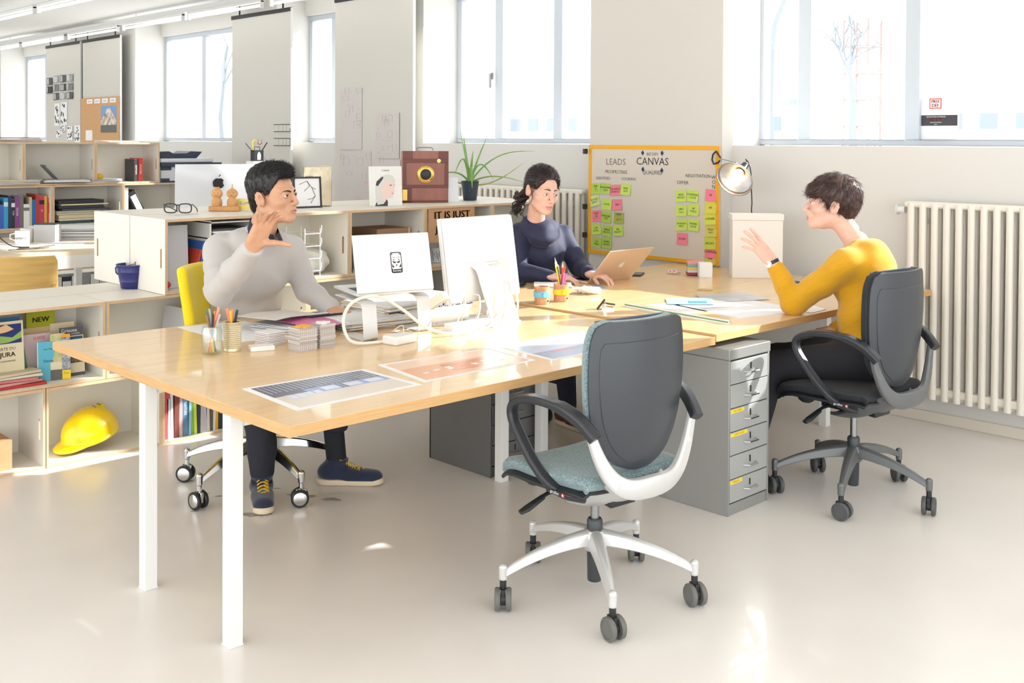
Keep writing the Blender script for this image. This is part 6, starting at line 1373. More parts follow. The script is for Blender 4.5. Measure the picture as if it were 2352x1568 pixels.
# second crate: wire basket and crumpled bag
b = MB()
for z in (0,.07,.14,.21): 
    b.tube([(1.70,2.53,Z3+.03+z),(1.80,2.53,Z3+.03+z),(1.81,2.53,Z3+.045+z),(1.81,2.53,Z3+.075+z)], .0026, 6); b.tube([(1.70,2.72,Z3+.03+z),(1.81,2.72,Z3+.03+z),(1.81,2.53,Z3+.03+z)], .002, 6)
for x in (1.70,1.80): b.tube([(x,2.53,Z3),(x,2.53,Z3+.27)], .0026, 6); b.tube([(x,2.72,Z3),(x,2.72,Z3+.27)], .0026, 6)
one(b, 'wire_rack', mat('white_wire', (236,236,234), .4), 'white wire rack beside the man in the second counter crate', 'rack', org=(1.75,2.6,Z3))
def bag(P):
    d = ell(P, (0,0,.07), (.105,.09,.075)); d = smin(d, ell(P, (-.05,.02,.05), (.07,.07,.05)), .03)
    return d+.006*np.sin(P[...,0]*60+P[...,2]*40)*np.sin(P[...,1]*50+P[...,0]*30)+.004*np.sin(P[...,2]*90+P[...,0]*70)
V, F = snet(bag, (-.16,-.13,-.02), (.14,.13,.17), .006); V[:,2] = np.maximum(V[:,2], 0); s = SM().add(V+np.array((1.828,2.66,Z3)), F).build('crumpled_bag', mat('white_bag', (226,224,216), .6)); tag(s, 'crumpled white bag beside the wire rack in the second counter crate', 'bag')
b = MB(); b.tube([(1.70,2.53,Z3+.01),(1.72,2.515,Z3+.02),(1.75,2.52,Z3+.01),(1.77,2.51,Z3+.02)], .004, 6); b.bx(1.72,1.74,2.51,2.53,Z3,Z3+.018); one(b, 'cable_bits', INK, 'black cable ends on the floor of the second counter crate', 'cable', org=(1.73,2.52,Z3))
# third crate
b = MB(); b.bx(2.235,2.475,2.58,2.84,Z3+.185,Z3+.235); b.m = 1; b.bx(2.475,2.490,2.58,2.84,Z3+.185,Z3+.235); b.m = 0; one(b, 'cardboard_box', [mat('brown_card', (156,120,92), .8), mat('brown_card_light', (206,170,136), .8)], 'flat brown cardboard box on top of the pile in the third counter crate', 'box', org=(2.23,2.58,Z3+.185), bevel=.002)
b = MB(); b.bx(2.16,2.46,2.60,2.86,Z3+.14,Z3+.184); one(b, 'box_file', BLACK, 'black box file under the flat cardboard box', 'box', org=(2.16,2.6,Z3+.14), bevel=.003)
b = MB(); b.bx(2.14,2.48,2.58,2.86,Z3,Z3+.139); one(b, 'storage_box', mat('box_card', (236,230,222), .6), 'white storage box low in the third counter crate', 'box', org=(2.14,2.58,Z3), bevel=.003)
book(1.995, 2.53, Z3, .03, .21, .25, 0, (34,36,40), 'black binder standing at the left of the third counter crate')
# fourth: cardboard sign, cup
def d_sign(b, A, w, h):
    b.text('IT IS JUST', .062, A @ T(0,h*.80,.0006), 1, sx=1.15, bold=.0022); b.text('JOB', .060, A @ T(-w*.20,h*.38,.0006), 2, sx=1.2, bold=.002); b.text('JOB', .052, A @ T(-w*.20,h*.38,.0012), 3, sx=1.25, bold=.0003)
panelthing('cardboard_sign', 'brown cardboard sign hand lettered IT IS JUST hung on the shelf front', 'sign', 2.548, 2.925, 2.474, .905, 1.112, 0, [KRAFT, mat('ink_blue', (34,38,60), .7), INK, mat('sign_red', (232,96,72), .6)], d_sign, .005)
b = MB(); b.lathe([(0,0),(.034,0),(.038,.004),(.038,.095),(.035,.095),(.035,.006),(0,.006)], 28, T(2.72,2.62,Z3)); b.m = 1
for i in range(7): b.tube([(2.72-.0385*math.sin(i*.3-.9),2.62-.0385*math.cos(i*.3-.9),Z3+.015+.01*(i%3)),(2.72-.0388*math.sin(i*.3-.7),2.62-.0388*math.cos(i*.3-.7),Z3+.075-.01*(i%2))], .0015, 5)
one(b, 'ceramic_mug', [WPLAS, mat('cobalt', (70,96,160), .5)], 'white mug with blue strokes under the cardboard sign', 'mug', org=(2.72,2.62,Z3))
b = MB(); b.bx(2.57,2.81,2.53,2.75,Z2,Z2+.05); b.m = 1; b.bx(2.58,2.82,2.52,2.74,Z2+.051,Z2+.08); b.m = 2; b.bx(2.57,2.80,2.54,2.75,Z2+.081,Z2+.13); one(b, 'magazine_pile', [mat('olive_mag', (150,140,70), .6), mat('red_mag', (170,60,50), .6), mat('grey_mag', (120,120,116), .6)], 'pile of coloured magazines low behind the monitor', 'magazines', org=(2.6,2.53,Z2), smooth=False)
# --- on the counter
ZC = 1.128
t = thing('eyeglasses', 'black framed eyeglasses lying on the counter corner', 'glasses', (1.08,2.80,ZC), -45)
def lens_loop(s): return [(s*(.029+.025*math.copysign(abs(math.cos(a))**.6, math.cos(a))), 0, .025+.0165*math.copysign(abs(math.sin(a))**.7, math.sin(a))*(1 if math.sin(a) > 0 else 1.15)) for a in [2*PI*k/24 for k in range(24)]]
b = MB()
for s in (-1,1): b.tube(lens_loop(s), .0028, 6, closed=True)
b.tube([(-.008,0,.034),(0,-.001,.037),(.008,0,.034)], .003, 6); b.build('frame', mat('glasses_grey', (62,64,66), .4), t, world=False)
for s in (-1,1):
    b = MB(); b.tube([(s*.054,0,.038),(s*.058,.004,.038),(s*.050,.08,.018),(s*.040,.12,.003)], .0022, 6); b.build('temple', mat('glasses_grey', (62,64,66), .4), t, world=False)
t.scale = (1.35,1.35,1.35)
b = MB(); b.bx(1.035,1.175,2.755,2.785,ZC+.0005,ZC+.003); one(b, 'paper_sheet', PAPER, 'narrow white slip of paper under the glasses', 'paper', org=(1.03,2.755,ZC), smooth=False)
WF = mat('figurine_wood', (216,160,100), .5, noise=.15, nscale=30)
t = thing('wooden_figurines', 'pair of carved wooden figurines on one base before the silver computer', 'figurine', (1.40,2.88,ZC), -45)
b = MB(); b.bx(-.085,.085,-.025,.025,0,.028); b.build('base', WF, t, world=False, bevel=.004)
for s, tl in ((-1,0),(1,1)):
    b = MB(); x = s*.043; b.lathe([(0,.028),(.026,.028),(.030,.040),(.028,.062),(.016,.078)], 20, T(x,0,0)); b.ball((x,0,.098), (.033,.018,.028), 18)
    if tl: b.lathe([(.020,.112),(.010,.125),(.003,.132),(.0025,.150),(0,.152)], 14, T(x,0,0))
    else:
        for k in (-1,0,1): b.ball((x+k*.010,0,.128), (.006,.005,.008), 8)
    b.m = 1
    for e in (-1,1): b.ball((x+e*.010,-.018,.102), .0022, 8)
    b.tube([(x-.007,-.0175,.090),(x,-.0185,.087),(x+.007,-.0175,.090)], .001, 5); b.build('figure', [WF, mat('burnt_mark', (120,76,44), .7)], t, world=False)
t = thing('metal_tin', 'yellow and white tin lettered Kaweco beside the wooden figurines', 'tin', (1.535,2.80,ZC), -40)
b = MB(); A = RX(-12); b.bx(-.095,.095,0,.022,0,.072,A); b.m = 1; b.prism([(-.092,.004),(.010,.004),(.055,.068),(-.092,.068)], 0, .0006, A @ frame((0,-.0004,0),(1,0,0),(0,0,1))); b.m = 2; b.prism([(.0,.006),(.018,.006),(.050,.040),(.032,.040)], .0006, .001, A @ frame((0,-.0004,0),(1,0,0),(0,0,1))); b.text('Kaweco', .030, A @ frame((-.030,-.0014,.048),(1,0,0),(0,0,1)) @ RZ(10), 3); b.m = 4; b.cyl((.070,-.0006,.022),(.070,-.002,.022), .009, n=16, M=A)
b.build('tin_body', [mat('tin_white', (238,236,226), .3), mat('tin_yellow', (240,220,120), .3), INK, mat('tin_blue', (100,130,190), .4), mat('tin_gold', (190,160,90), .3)], t, world=False, bevel=.003)
t = thing('picture_frame', 'black framed ink drawing on the counter beside the man', 'picture', (1.92,2.83,ZC), -8)
b = MB(); A = RX(-6)
for q in ((-.09,.09,.0,.010),(-.09,.09,.175,.185),(-.09,-.080,.010,.175),(.080,.09,.010,.175)): b.bx(q[0],q[1],0,.015,q[2],q[3],A)
b.build('frame', BLACK, t, world=False); b = MB(); b.bx(-.081,.081,.006,.012,.009,.176,A); b.m = 1
for p in ([(-.05,.14),(0,.16),(.03,.12),(.05,.07),(.02,.03)],[(.03,.12),(.055,.11)],[(0,.16),(.015,.13),(-.02,.10)],[(.05,.07),(.03,.055),(.0,.05)]): b.tube([(x,.0045,z) for x, z in p], .0013, 5, M=A)
b.build('drawing', [PAPER, INK], t, world=False, smooth=False)
b = MB(); b.bx(1.95,2.13,2.90,2.94,ZC,ZC+.245, T(2.04,2.92,0) @ RZ(-10) @ T(-2.04,-2.92,0)); one(b, 'metal_box', mat('foil_silver', (216,206,180), .22, metal=.75, noise=.2, nscale=12, bump=.5, bscale=14), 'crinkled silver gold foil panel behind the black picture frame', 'panel', org=(2.04,2.92,ZC), bevel=.006)
def d_mag(b, A, w, h):
    S_ = lambda x, y: (x*w, y*h)
    def poly(p, m, th): b.m = m; b.prism([S_(*q) for q in p], 0, th, A)
    poly([(-.33,0),(.05,0),(.06,.10),(.03,.17),(-.18,.17),(-.30,.08)], 4, .0008)          # dark collar
    poly([(-.26,.03),(-.08,.05),(.02,.16),(.05,.30),(-.28,.42),(-.30,.2)], 3, .0011)      # pale hair fall
    poly([(-.18,.36),(-.16,.55),(-.08,.70),(.05,.76),(.20,.74),(.28,.62),(.29,.50),(.25,.42),(.27,.36),(.24,.30),(.20,.22),(.10,.19),(.02,.22),(-.02,.10),(-.10,.10),(-.10,.28)], 2, .0014)
    poly([(-.30,.20),(-.30,.45),(-.26,.62),(-.14,.74),(.04,.80),(.22,.76),(.30,.64),(.27,.56),(.10,.62),(-.04,.62),(-.10,.50),(-.16,.38),(-.22,.20)], 3, .0017)
    poly([(-.30,.52),(-.27,.62),(-.10,.74),(-.06,.72),(-.10,.66),(-.24,.50)], 4, .0020)
    poly([(.10,.52),(.16,.535),(.20,.52),(.15,.505)], 4, .0019); poly([(.235,.515),(.26,.53),(.27,.515)], 4, .0019); poly([(.16,.315),(.22,.33),(.25,.315),(.20,.298)], 5, .0019)
    b.text('CUISINE', .014, A @ T(0,h*.89,.0006), 1)
panelthing('magazine', 'magazine with a pale haired portrait on its white cover on the counter', 'magazine', 2.29, 2.50, 2.70, ZC, 1.372, 5, [mat('cover_white', (232,230,226), .4), INK, mat('print_skin', (232,206,196), .5), mat('print_hair', (214,212,206), .5), mat('print_dark', (56,58,62), .5), mat('print_lip', (206,130,130), .5)], d_mag, .006, -20)
# plate camera
t = thing('wooden_camera', 'antique wooden plate camera with a brass lens plate on the counter', 'camera', (2.84,2.87,ZC), -32)
MH = mat('mahogany', (150,78,50), .35, noise=.2, nscale=6, stretch=(6,1,1), coat=.3); MD = mat('mahogany_dark', (110,54,40), .4); BRASS = mat('brass', (214,170,90), .25, metal=.9)
b = MB(); b.bx(-.15,.15,-.045,.045,0,.335); b.build('camera_body', MH, t, world=False, bevel=.003)
b = MB()
for q in ((-.15,.15,.0,.012),(-.15,.15,.258,.285),(-.15,.15,.095,.115),(-.15,-.125,.115,.258),(.125,.15,.115,.258),(-.15,-.09,.0,.095),(-.15,-.085,.285,.335),(.085,.15,.285,.335)): b.bx(q[0],q[1],-.050,-.044,q[2],q[3])
b.build('panel_trim', MD, t, world=False, bevel=.001)
b = MB(); A = T(0,-.046,.183) @ RX(90); b.lathe([(.036,0),(.056,0),(.057,.004),(.050,.007),(.036,.008)], 36, A, cap=False)
for k in range(6): b.cyl((.049*math.cos(k*PI/3),.049*math.sin(k*PI/3),.006),(.049*math.cos(k*PI/3),.049*math.sin(k*PI/3),.009), .003, n=8, M=A)
b.build('lens_plate', BRASS, t, world=False); b = MB(); b.lathe([(0,.012),(.030,.012),(.036,.009),(.036,0)], 32, A); b.build('lens_cap', BLACK, t, world=False)
b = MB(); b.cyl((.085,-.050,.272),(.085,-.060,.272), .013, n=18); b.bx(-.150,-.120,-.056,-.050,.015,.085); b.cyl((-.150,-.06,.03),(-.185,-.06,.03), .010, n=12); b.cyl((-.15,-.06,.075),(-.165,-.06,.075), .007, n=10); b.build('brass_fitting', BRASS, t, world=False)
b = MB(); b.tube([(-.055,0,.337),(-.052,0,.352),(-.04,0,.358),(.04,0,.358),(.052,0,.352),(.055,0,.337)], .003, 6); b.build('carry_handle', STEEL, t, world=False)
panelthing('card', 'blank white card leaning on the wooden camera', 'card', 2.90, 3.02, 2.755, ZC, 1.29, 6, [mat('card_bluewhite', (226,228,234), .5)], None, .003, -20)
# plant
t = thing('potted_plant', 'aloe plant with long curved leaves in a dark pot on the counter', 'plant', (3.23,2.86,ZC))
px, py = 3.23, 2.86
b = MB(); b.lathe([(0,0),(.043,0),(.046,.004),(.060,.125),(.063,.130),(.058,.132),(.056,.120),(0,.112)], 28, T(px,py,ZC)); b.build('pot', mat('pot_slate', (52,62,78), .4), t)
b = MB(); b.lathe([(0,.112),(.056,.116)], 24, T(px,py,ZC), cap=False); b.build('soil', mat('soil', (60,46,38), .9), t)
LG = mat('leaf_green', (112,164,76), .45, noise=.25, nscale=10, rgb2=(150,190,110)); LY = mat('leaf_yellowish', (190,176,90), .5, noise=.3, nscale=10, rgb2=(130,160,80))
rr_ = Vector((_rt.x,_rt.y,0)); leaves = [(-.07,.36,.0,.02,LG),(.12,.33,-.02,.02,LG),(.02,.22,-.03,.02,LG),(.44,.22,.0,.09,LG),(.36,.14,-.04,-.05,LY),(.40,.0,-.06,.05,LY),(-.36,.16,.03,-.04,LG),(-.34,-.06,-.10,.10,LG),(-.10,.06,-.12,.14,LG),(.16,.02,.10,.12,LG),(.02,-.03,-.13,.12,LG),(-.05,.33,.05,.0,LG)]
for dx, dz, dd, arch, m in leaves:
    b = MB(); P0 = Vector((px,py,ZC+.115)); fwd_ = Vector((_fw.x,_fw.y,0)); pts = []; rr2 = []; K = 12
    for k in range(K+1):
        u = k/K; pts.append(P0+rr_*dx*u+fwd_*dd*u+Vector((0,0,dz*u+arch*math.sin(PI*u**.8)))); rr2.append((max(.0010,.0150*(1-u)**.6), max(.0008,.0065*(1-u)**.6)))
    b.tube(pts, rr2, 8, flat=(0,.1,1)); b.build('leaf', m, t)
b = MB(); b.lathe([(0,0),(.030,0),(.028,.02),(.018,.03),(.020,.042),(.010,.052),(0,.053)], 16, T(3.62,2.80,ZC)); b.tube([(3.60,2.80,ZC+.02),(3.64,2.78,ZC+.035),(3.63,2.82,ZC+.045)], .007, 6); one(b, 'dark_figurine', mat('dark_brown_wood', (62,42,38), .6), 'small dark brown carved object at the counter end', 'figurine', org=(3.62,2.8,ZC))
# pail on the low crates
t = thing('blue_pail', 'small dark blue metal pail on the low white crates', 'pail', (.86,2.86,.748))
b = MB(); b.lathe([(0,0),(.060,0),(.062,.003),(.068,.035),(.070,.037),(.069,.040),(.078,.085),(.080,.087),(.079,.090),(.083,.118),(.087,.120),(.087,.126),(.083,.126),(.060,.006),(0,.006)], 40, T(.86,2.86,.748)); b.build('pail_body', mat('cobalt_enamel', (44,46,112), .35), t)
b = MB()
for s in (-1,1): b.tube([(.86+s*.085,2.86,.868),(.86+s*.095,2.86,.86),(.86+s*.092,2.86,.835),(.86+s*.082,2.86,.825)], .004, 6)
b.build('pail_lug', mat('cobalt_enamel', (44,46,112), .35), t)
b = MB(); b.tube([(.86,2.83,.86),(.85,2.82,.885),(.865,2.82,.895),(.87,2.83,.88),(.84,2.85,.87),(.83,2.86,.865)], .002, 6); b.tube([(.91,2.80,.85),(.925,2.79,.91)], .003, 6); one(b, 'metal_hook', mat('dark_wire', (90,92,96), .4, metal=.6), 'bent wire hooks sticking out of the blue pail', 'wire hooks', org=(.86,2.83,.86))
# ================= FAR BACK LEFT =================
# silver computer seen from behind
t = thing('desk', 'pale desk behind the counter carrying the silver computer', 'desk', (1.85,4.2,0)); b = MB(); b.bx(1.75,3.2,4.15,4.95,.71,.74); b.build('tabletop', WHITE, t, smooth=False)
for x, y in ((1.77,4.17),(3.14,4.17),(1.77,4.89),(3.14,4.89)): b = MB(); b.bx(x,x+.04,y,y+.04,0,.71); b.build('leg', LEGW, t, smooth=False)
t = thing('computer', 'silver all-in-one computer seen from behind with a black apple emblem', 'computer', (2.40,4.6,.74), -18)
A = RX(4) ; b = MB(); b.grid(lambda u, v: ((2*u-1)*.40, -.03+.028*max(abs(2*u-1)**3, abs(2*v-1)**3), .10+.51*v), 13, 13, -.01, A); b.bx(-.40,.40,-.002,.014,.10,.61, A); b.build('display', mat('computer_silver', (222,224,228), .35, metal=.2), t, world=False)
b = MB(); apple(b, A @ frame((-.10,-.0475,.475),(1,0,0),(0,0,1)), .085, 0); b.build('emblem', INK, t, world=False, smooth=False)
b = MB(); b.bx(-.11,.11,.0,.006,.0,.15); b.bx(-.11,.11,-.08,.12,0,.006); b.build('foot', ALU, t, world=False)
PX = Matrix.Translation((.278,.43,.03))
# pen holder with a penguin on the cabinet further back
t = thing('pen_holder', 'black pen holder with a smiling wire figure behind the man', 'pen holder', (2.47,4.50,1.352)); t.location = (2.778,4.85,1.365)
b = MB(); b.M = PX; b.bx(2.46,2.54,4.40,4.46,1.335,1.42); b.m = 1; b.prism([(-.014,.01),(.014,.01),(.016,.045),(.006,.07),(-.006,.07),(-.016,.045)], 0, .001, FYF(2.50,4.399,1.335)); b.build('holder_body', [BLACK, PAPER], t, smooth=False)
b = MB(); b.M = PX; b.tube([(2.475,4.43,1.42),(2.475,4.43,1.445),(2.525,4.43,1.445),(2.525,4.43,1.42)], .003, 6); b.tube([(2.46,4.43,1.41),(2.40,4.43,1.475)], .004, 6); b.tube([(2.54,4.43,1.41),(2.59,4.43,1.48)], .004, 6); b.build('wire_arm', BLACK, t)
b = MB(); b.M = PX; b.tube([(2.465,4.43,1.42),(2.455,4.43,1.48),(2.475,4.43,1.50),(2.495,4.43,1.495)], .005, 6); b.build('bent_straw', mat('straw_yellow', (240,200,70), .5), t)
b = MB(); b.M = PX; b.tube([(2.505,4.43,1.482),(2.512,4.43,1.468),(2.525,4.43,1.465),(2.538,4.43,1.47),(2.543,4.43,1.484)], .003, 6); b.ball((2.51,4.43,1.498), .004, 8); b.ball((2.538,4.43,1.498), .004, 8); b.build('smile', RED, t)
b = MB(); b.M = PX; b.bx(2.44,2.56,4.38,4.49,.71,1.334); one(b, 'pedestal', mat('pedestal_white', (232,232,232), .5), 'white pedestal behind the silver computer under the pen holder', 'stand', org=(2.778,4.86,.74), smooth=False)
# printer
t = thing('printer', 'white and dark office printer on the far shelves', 'printer', (3.2,7.1,1.127))
b = MB(); b.bx(2.985,3.56,6.93,7.35,1.127,1.275); b.build('printer_body', mat('printer_white', (222,224,230), .4), t, bevel=.01)
b = MB(); b.bx(2.98,3.60,6.90,7.37,1.275,1.312); b.bx(2.985,3.09,6.925,6.94,1.24,1.275); b.bx(2.985,3.52,6.925,6.935,1.128,1.14); b.bx(2.985,3.07,6.922,6.935,1.14,1.165); b.build('scanner_bed', mat('printer_dark', (58,66,86), .4), t, bevel=.006)
b = MB(); b.bx(2.98,3.52,6.92,7.36,1.312,1.352); b.build('scanner_lid', mat('printer_white', (222,224,230), .4), t, bevel=.01)
b = MB(); b.prism([(2.985,1.352),(3.36,1.352),(3.42,1.415),(3.30,1.42),(3.26,1.40),(3.12,1.40),(3.08,1.42),(2.985,1.415)], 6.95, 7.25, Matrix(((1,0,0,0),(0,0,1,0),(0,1,0,0),(0,0,0,1)))); b.build('paper_feeder', mat('printer_dark', (58,66,86), .4), t, bevel=.006)
# books of the far shelves
ZF = .766; x = 1.50
for w, h, c, s, l, st in [(.05,.24,(200,60,60),'DESIGN','red thick book at the left of the far coloured row',None),(.035,.20,(70,100,190),None,'blue thinner book in the far coloured row',None),(.036,.26,(60,160,210),None,'sky blue book in the far coloured row',(214,236,240)),(.028,.28,(40,56,80),None,'navy tall book in the far coloured row',None),(.03,.25,(46,50,60),'TYPE','charcoal book with a white square in the far coloured row',(230,230,230)),(.04,.265,(140,70,140),'SOCIAL','purple book in the far coloured row',None),(.035,.27,(120,112,106),None,'grey brown book in the far coloured row',None),(.05,.20,(232,232,230),None,'white spotted book in the far coloured row',(120,120,120)),(.022,.26,(206,186,150),None,'tan book in the far coloured row',None),(.034,.235,(20,110,180),None,'bright blue book in the far coloured row',None),(.03,.285,(180,60,56),None,'tall brick red book in the far coloured row',None),(.045,.27,(196,60,96),'41','magenta book numbered 41 in the far coloured row',(40,36,40)),(.022,.265,(216,180,60),None,'mustard book in the far coloured row',None),(.02,.25,(214,70,60),None,'scarlet thin book in the far coloured row',None),(.026,.27,(236,220,184),None,'cream book in the far coloured row',None)]:
    book(x, 6.93, ZF, w*.95, h, .22, 0, c, l, s, group='coloured books in the far shelf', stripe=st); x += w*.93+.001
for i, (z, h, c, dx, l) in enumerate([(0,.018,(214,216,210),0,'white folder at the foot of the far stack'),(.020,.022,(60,80,80),.01,'dark green folder in the far stack'),(.044,.018,(216,210,190),0,'cream folder low in the far stack'),(.064,.03,(222,202,160),.0,'thick beige folder in the far stack'),(.096,.016,(206,200,176),-.02,'sand folder in the far stack'),(.114,.016,(190,186,160),-.02,'khaki folder in the far stack'),(.132,.018,(70,74,90),.03,'slate folder in the far stack'),(.152,.024,(58,58,62),0,'black portfolio in the far stack'),(.178,.012,(232,220,180),.02,'pale yellow sketchbook in the far stack'),(.192,.030,(48,48,52),0,'large black portfolio on top of the far stack')]):
    b = MB(); b.bx(2.03+dx,2.43+dx*2,6.90,7.15,ZF+z,ZF+z+h); one(b, 'folder', mat('fold_%d_%d' % (c[0],c[1]), c, .6), l, 'folder', 'stacked folders in the far shelf', org=(2.03,6.9,ZF+z), bevel=.003)
t = thing('ring_binder', 'black ring binder with a white label leaning in the far shelf', 'binder', (2.70,6.95,ZF)); b = MB(); A = T(2.80,6.93,ZF) @ RY(-27); b.bx(-.005,.075,0,.26,0,.30,A); b.build('binder_body', BLACK, t, bevel=.003)
b = MB(); b.bx(.008,.062,-.001,0,.10,.26,A); b.m = 1; b.text('ATELIER', .018, A @ FYF(.035,-.0015,.23) , 1); b.build('spine_label', [PAPER, RED], t, smooth=False)
b = MB(); b.bx(2.625,2.67,6.93,7.15,ZF,ZF+.32); b.m = 1
for k in range(14): b.bx(2.618,2.625,6.928,6.94,ZF+.02+k*.021,ZF+.028+k*.021)
one(b, 'spiral_catalogue', [PAPER, mat('spiral_tan', (200,170,140), .6)], 'white spiral bound catalogue beside the ring binder', 'catalogue', org=(2.62,6.93,ZF), smooth=False)
book(2.735, 6.95, 1.142, .036, .205, .2, 0, (54,50,54), 'charcoal book with a small badge, upright in the top far crate', 'EDITION', cat='book'); book(2.776, 6.95, 1.142, .038, .215, .2, 1, (226,70,60), 'red book upright in the top far crate', 'SCHWEIZ', cat='book')
b = MB(); A = T(2.14,6.98,1.15) @ RZ(-10); b.bx(-.22,.16,-.12,.14,0,.018,A); b.m = 1; b.bx(-.20,.14,-.1,.12,.018,.024,A); b.m = 2; b.bx(0,.012,-.12,.14,0,.16, A @ T(-.10,0,.026) @ RY(-42)); one(b, 'open_binder', [mat('binder_white', (214,212,208), .5), GREYP, mat('binder_grey', (150,152,152), .5)], 'open grey binder propped in the second far crate', 'binder', org=(2.14,6.98,1.142), smooth=False)
pile('paper_pile', 'flat pile of drawings at the left of the top far crates', (1.66,6.98), (.40,.22,.035), 0, 1.142, 6, [PAPER, GREYP, BEIGEP], 12); pile('paper_pile', 'white papers in the third top far crate', (2.46,7.0), (.26,.2,.03), 3, 1.142, 4, [PAPER, GREYP], 14)
b = MB(); b.ball((2.41,6.95,1.19), (.035,.03,.03), 12); one(b, 'yellow_ball', mat('soft_yellow', (240,190,40), .5), 'small round yellow object in the third top far crate', 'object', org=(2.41,6.95,1.17))
pile('magazine_pile', 'flattened brown envelopes and papers on top of the far shelves at left', (1.75,7.1), (.34,.2,.04), -10, 1.502, 6, [mat('brown_card', (156,120,92), .8), PAPER, mat('brown_card', (156,120,92), .8), BEIGEP, GREYP], 15); pile('paper_pile', 'white papers and a dark case on top of the far shelves at right', (2.62,7.05), (.34,.2,.016), 0, 1.502, 3, [PAPER, GREYP], 16)
# paperbacks and binders of the little bookcase
x = 1.99; cols = [(40,130,110),(60,60,60),(200,180,150),(214,206,196),(190,200,206),(228,224,214),(70,70,74),(236,214,60),(206,196,140),(180,190,150),(240,210,40),(40,44,50),(220,120,60),(240,220,60)]
for i, c in enumerate(cols): book(x, 6.93, .392, .037, .19+.02*math.sin(i*2), .18, 0, c, 'paperback %s in the bookcase behind the wooden chair' % ('teal','charcoal','tan','ivory','pale blue','white','grey black','yellow with dark title','khaki','sage','bright yellow','black','orange','lemon')[i], group='paperbacks behind the wooden chair'); x += .040
x = 1.99
for i, c in enumerate([(222,224,222),(40,44,56),(230,232,228),(150,150,150),(226,226,222),(214,214,214),(60,60,64)]): book(x, 6.93, .016, .075, .30, .2, 0, c, 'binder %s in the low bookcase behind the wooden chair' % ('white','navy with a white label','pure white','mid grey','off white','light grey','charcoal')[i], group='binders behind the wooden chair', stripe=(236,236,240) if i == 1 else None); x += .083
# left desk
t = thing('desk', 'pale wooden desk at the left behind the low crates', 'desk', (.9,5.0,0)); b = MB(); b.bx(-.6,2.0,4.98,6.35,.71,.74); ob = b.build('tabletop', [mat('pale_desk', (232,216,190), .4), mat('pale_desk_edge', (240,226,200), .5)], t, smooth=False)
b = MB(); b.bx(-.6,2.0,4.98,5.01,.62,.71); b.build('apron', LEGW, t, smooth=False)
for x, y in ((1.93,5.0),(1.93,6.28),(-.55,5.0)): b = MB(); b.bx(x,x+.05,y,y+.05,0,.71); b.build('leg', LEGW, t, smooth=False)
def mug(x, y, label, txt, m=WPLAS, r=.052, h=.105):
    t = thing('mug', label, 'mug', (x,y,.74)); b = MB(); b.lathe([(0,0),(r*.9,0),(r,.01),(r,h),(r-.004,h),(r-.006,.008),(0,.008)], 28, T(x,y,.74)); b.m = 1
    if txt: b.text(txt, .032, frame((x-r*.70,y-r*.76,.74+h*.5),(.72,-.69,0),(0,0,1)) @ T(0,0,.002), 1)
    b.build('mug_body', [m, INK], t); b = MB(); b.tube([(x-r*.68-.0,y+r*.68,.74+h*.8),(x-r*.68-.03,y+r*.68+.03,.74+h*.7),(x-r*.68-.03,y+r*.68+.03,.74+h*.4),(x-r*.68,y+r*.68,.74+h*.25)], .006, 6); b.build('mug_handle', m, t)
mug(1.30,5.70,'white mug lettered wuoodz on the left desk','wuoodz'); mug(1.40,5.88,'white mug with a faint crest between the lettered mug and the grey box','')
b = MB(); A = T(1.52,5.80,.74) @ RZ(-42); b.bx(-.08,.08,-.06,.06,0,.135,A); b.m = 1; b.bx(-.084,.084,-.064,.064,.135,.142,A); one(b, 'grey_box', [mat('light_grey_box', (196,196,196), .5), BLACK], 'small light grey box with a dark rim on the left desk', 'box', org=(1.52,5.8,.74), smooth=False)
pile('paper_pile', 'large loose stack of white sheets on the left desk', (1.75,6.05), (.55,.34,.09), -30, .741, 9, [PAPER, GREYP, PAPER], 21); sheet('paper_sheet', 'white sheet in front of the grey box on the left desk', 'paper', [(1.30,5.45),(1.62,5.35),(1.75,5.65),(1.42,5.72)], .741)
sheet('paper_sheet', 'white sheets under the lettered mug on the left desk', 'paper', [(.95,5.5),(1.28,5.42),(1.36,5.75),(1.02,5.85)], .741)
b = MB(); b.tube([(1.12,5.30,.748),(1.25,5.28,.750),(1.36,5.36,.752),(1.42,5.40,.75)], .004, 6); b.tube([(1.05,5.26,.748),(1.2,5.22,.748),(1.32,5.24,.75)], .003, 6); b.tube([(1.15,5.35,.75),(1.28,5.22,.75)], .003, 6); one(b, 'glasses_pair', mat('thin_dark_wire', (96,80,60), .5), 'thin rimmed glasses and cords near the edge of the left desk', 'glasses', org=(1.2,5.3,.745))
cable([(.90,5.6,1.06),(.98,5.5,.98),(1.02,5.42,.86),(1.10,5.36,.77),(1.22,5.34,.752)], .004, 'black lead hanging down at the left edge onto the left desk', BLACK); cable([(.86,5.5,1.0),(.95,5.45,.93),(.96,5.40,.82),(.90,5.36,.76),(.84,5.35,.75)], .004, 'red and black lead curling at the left edge of the left desk', mat('red_cord', (150,40,44), .5))
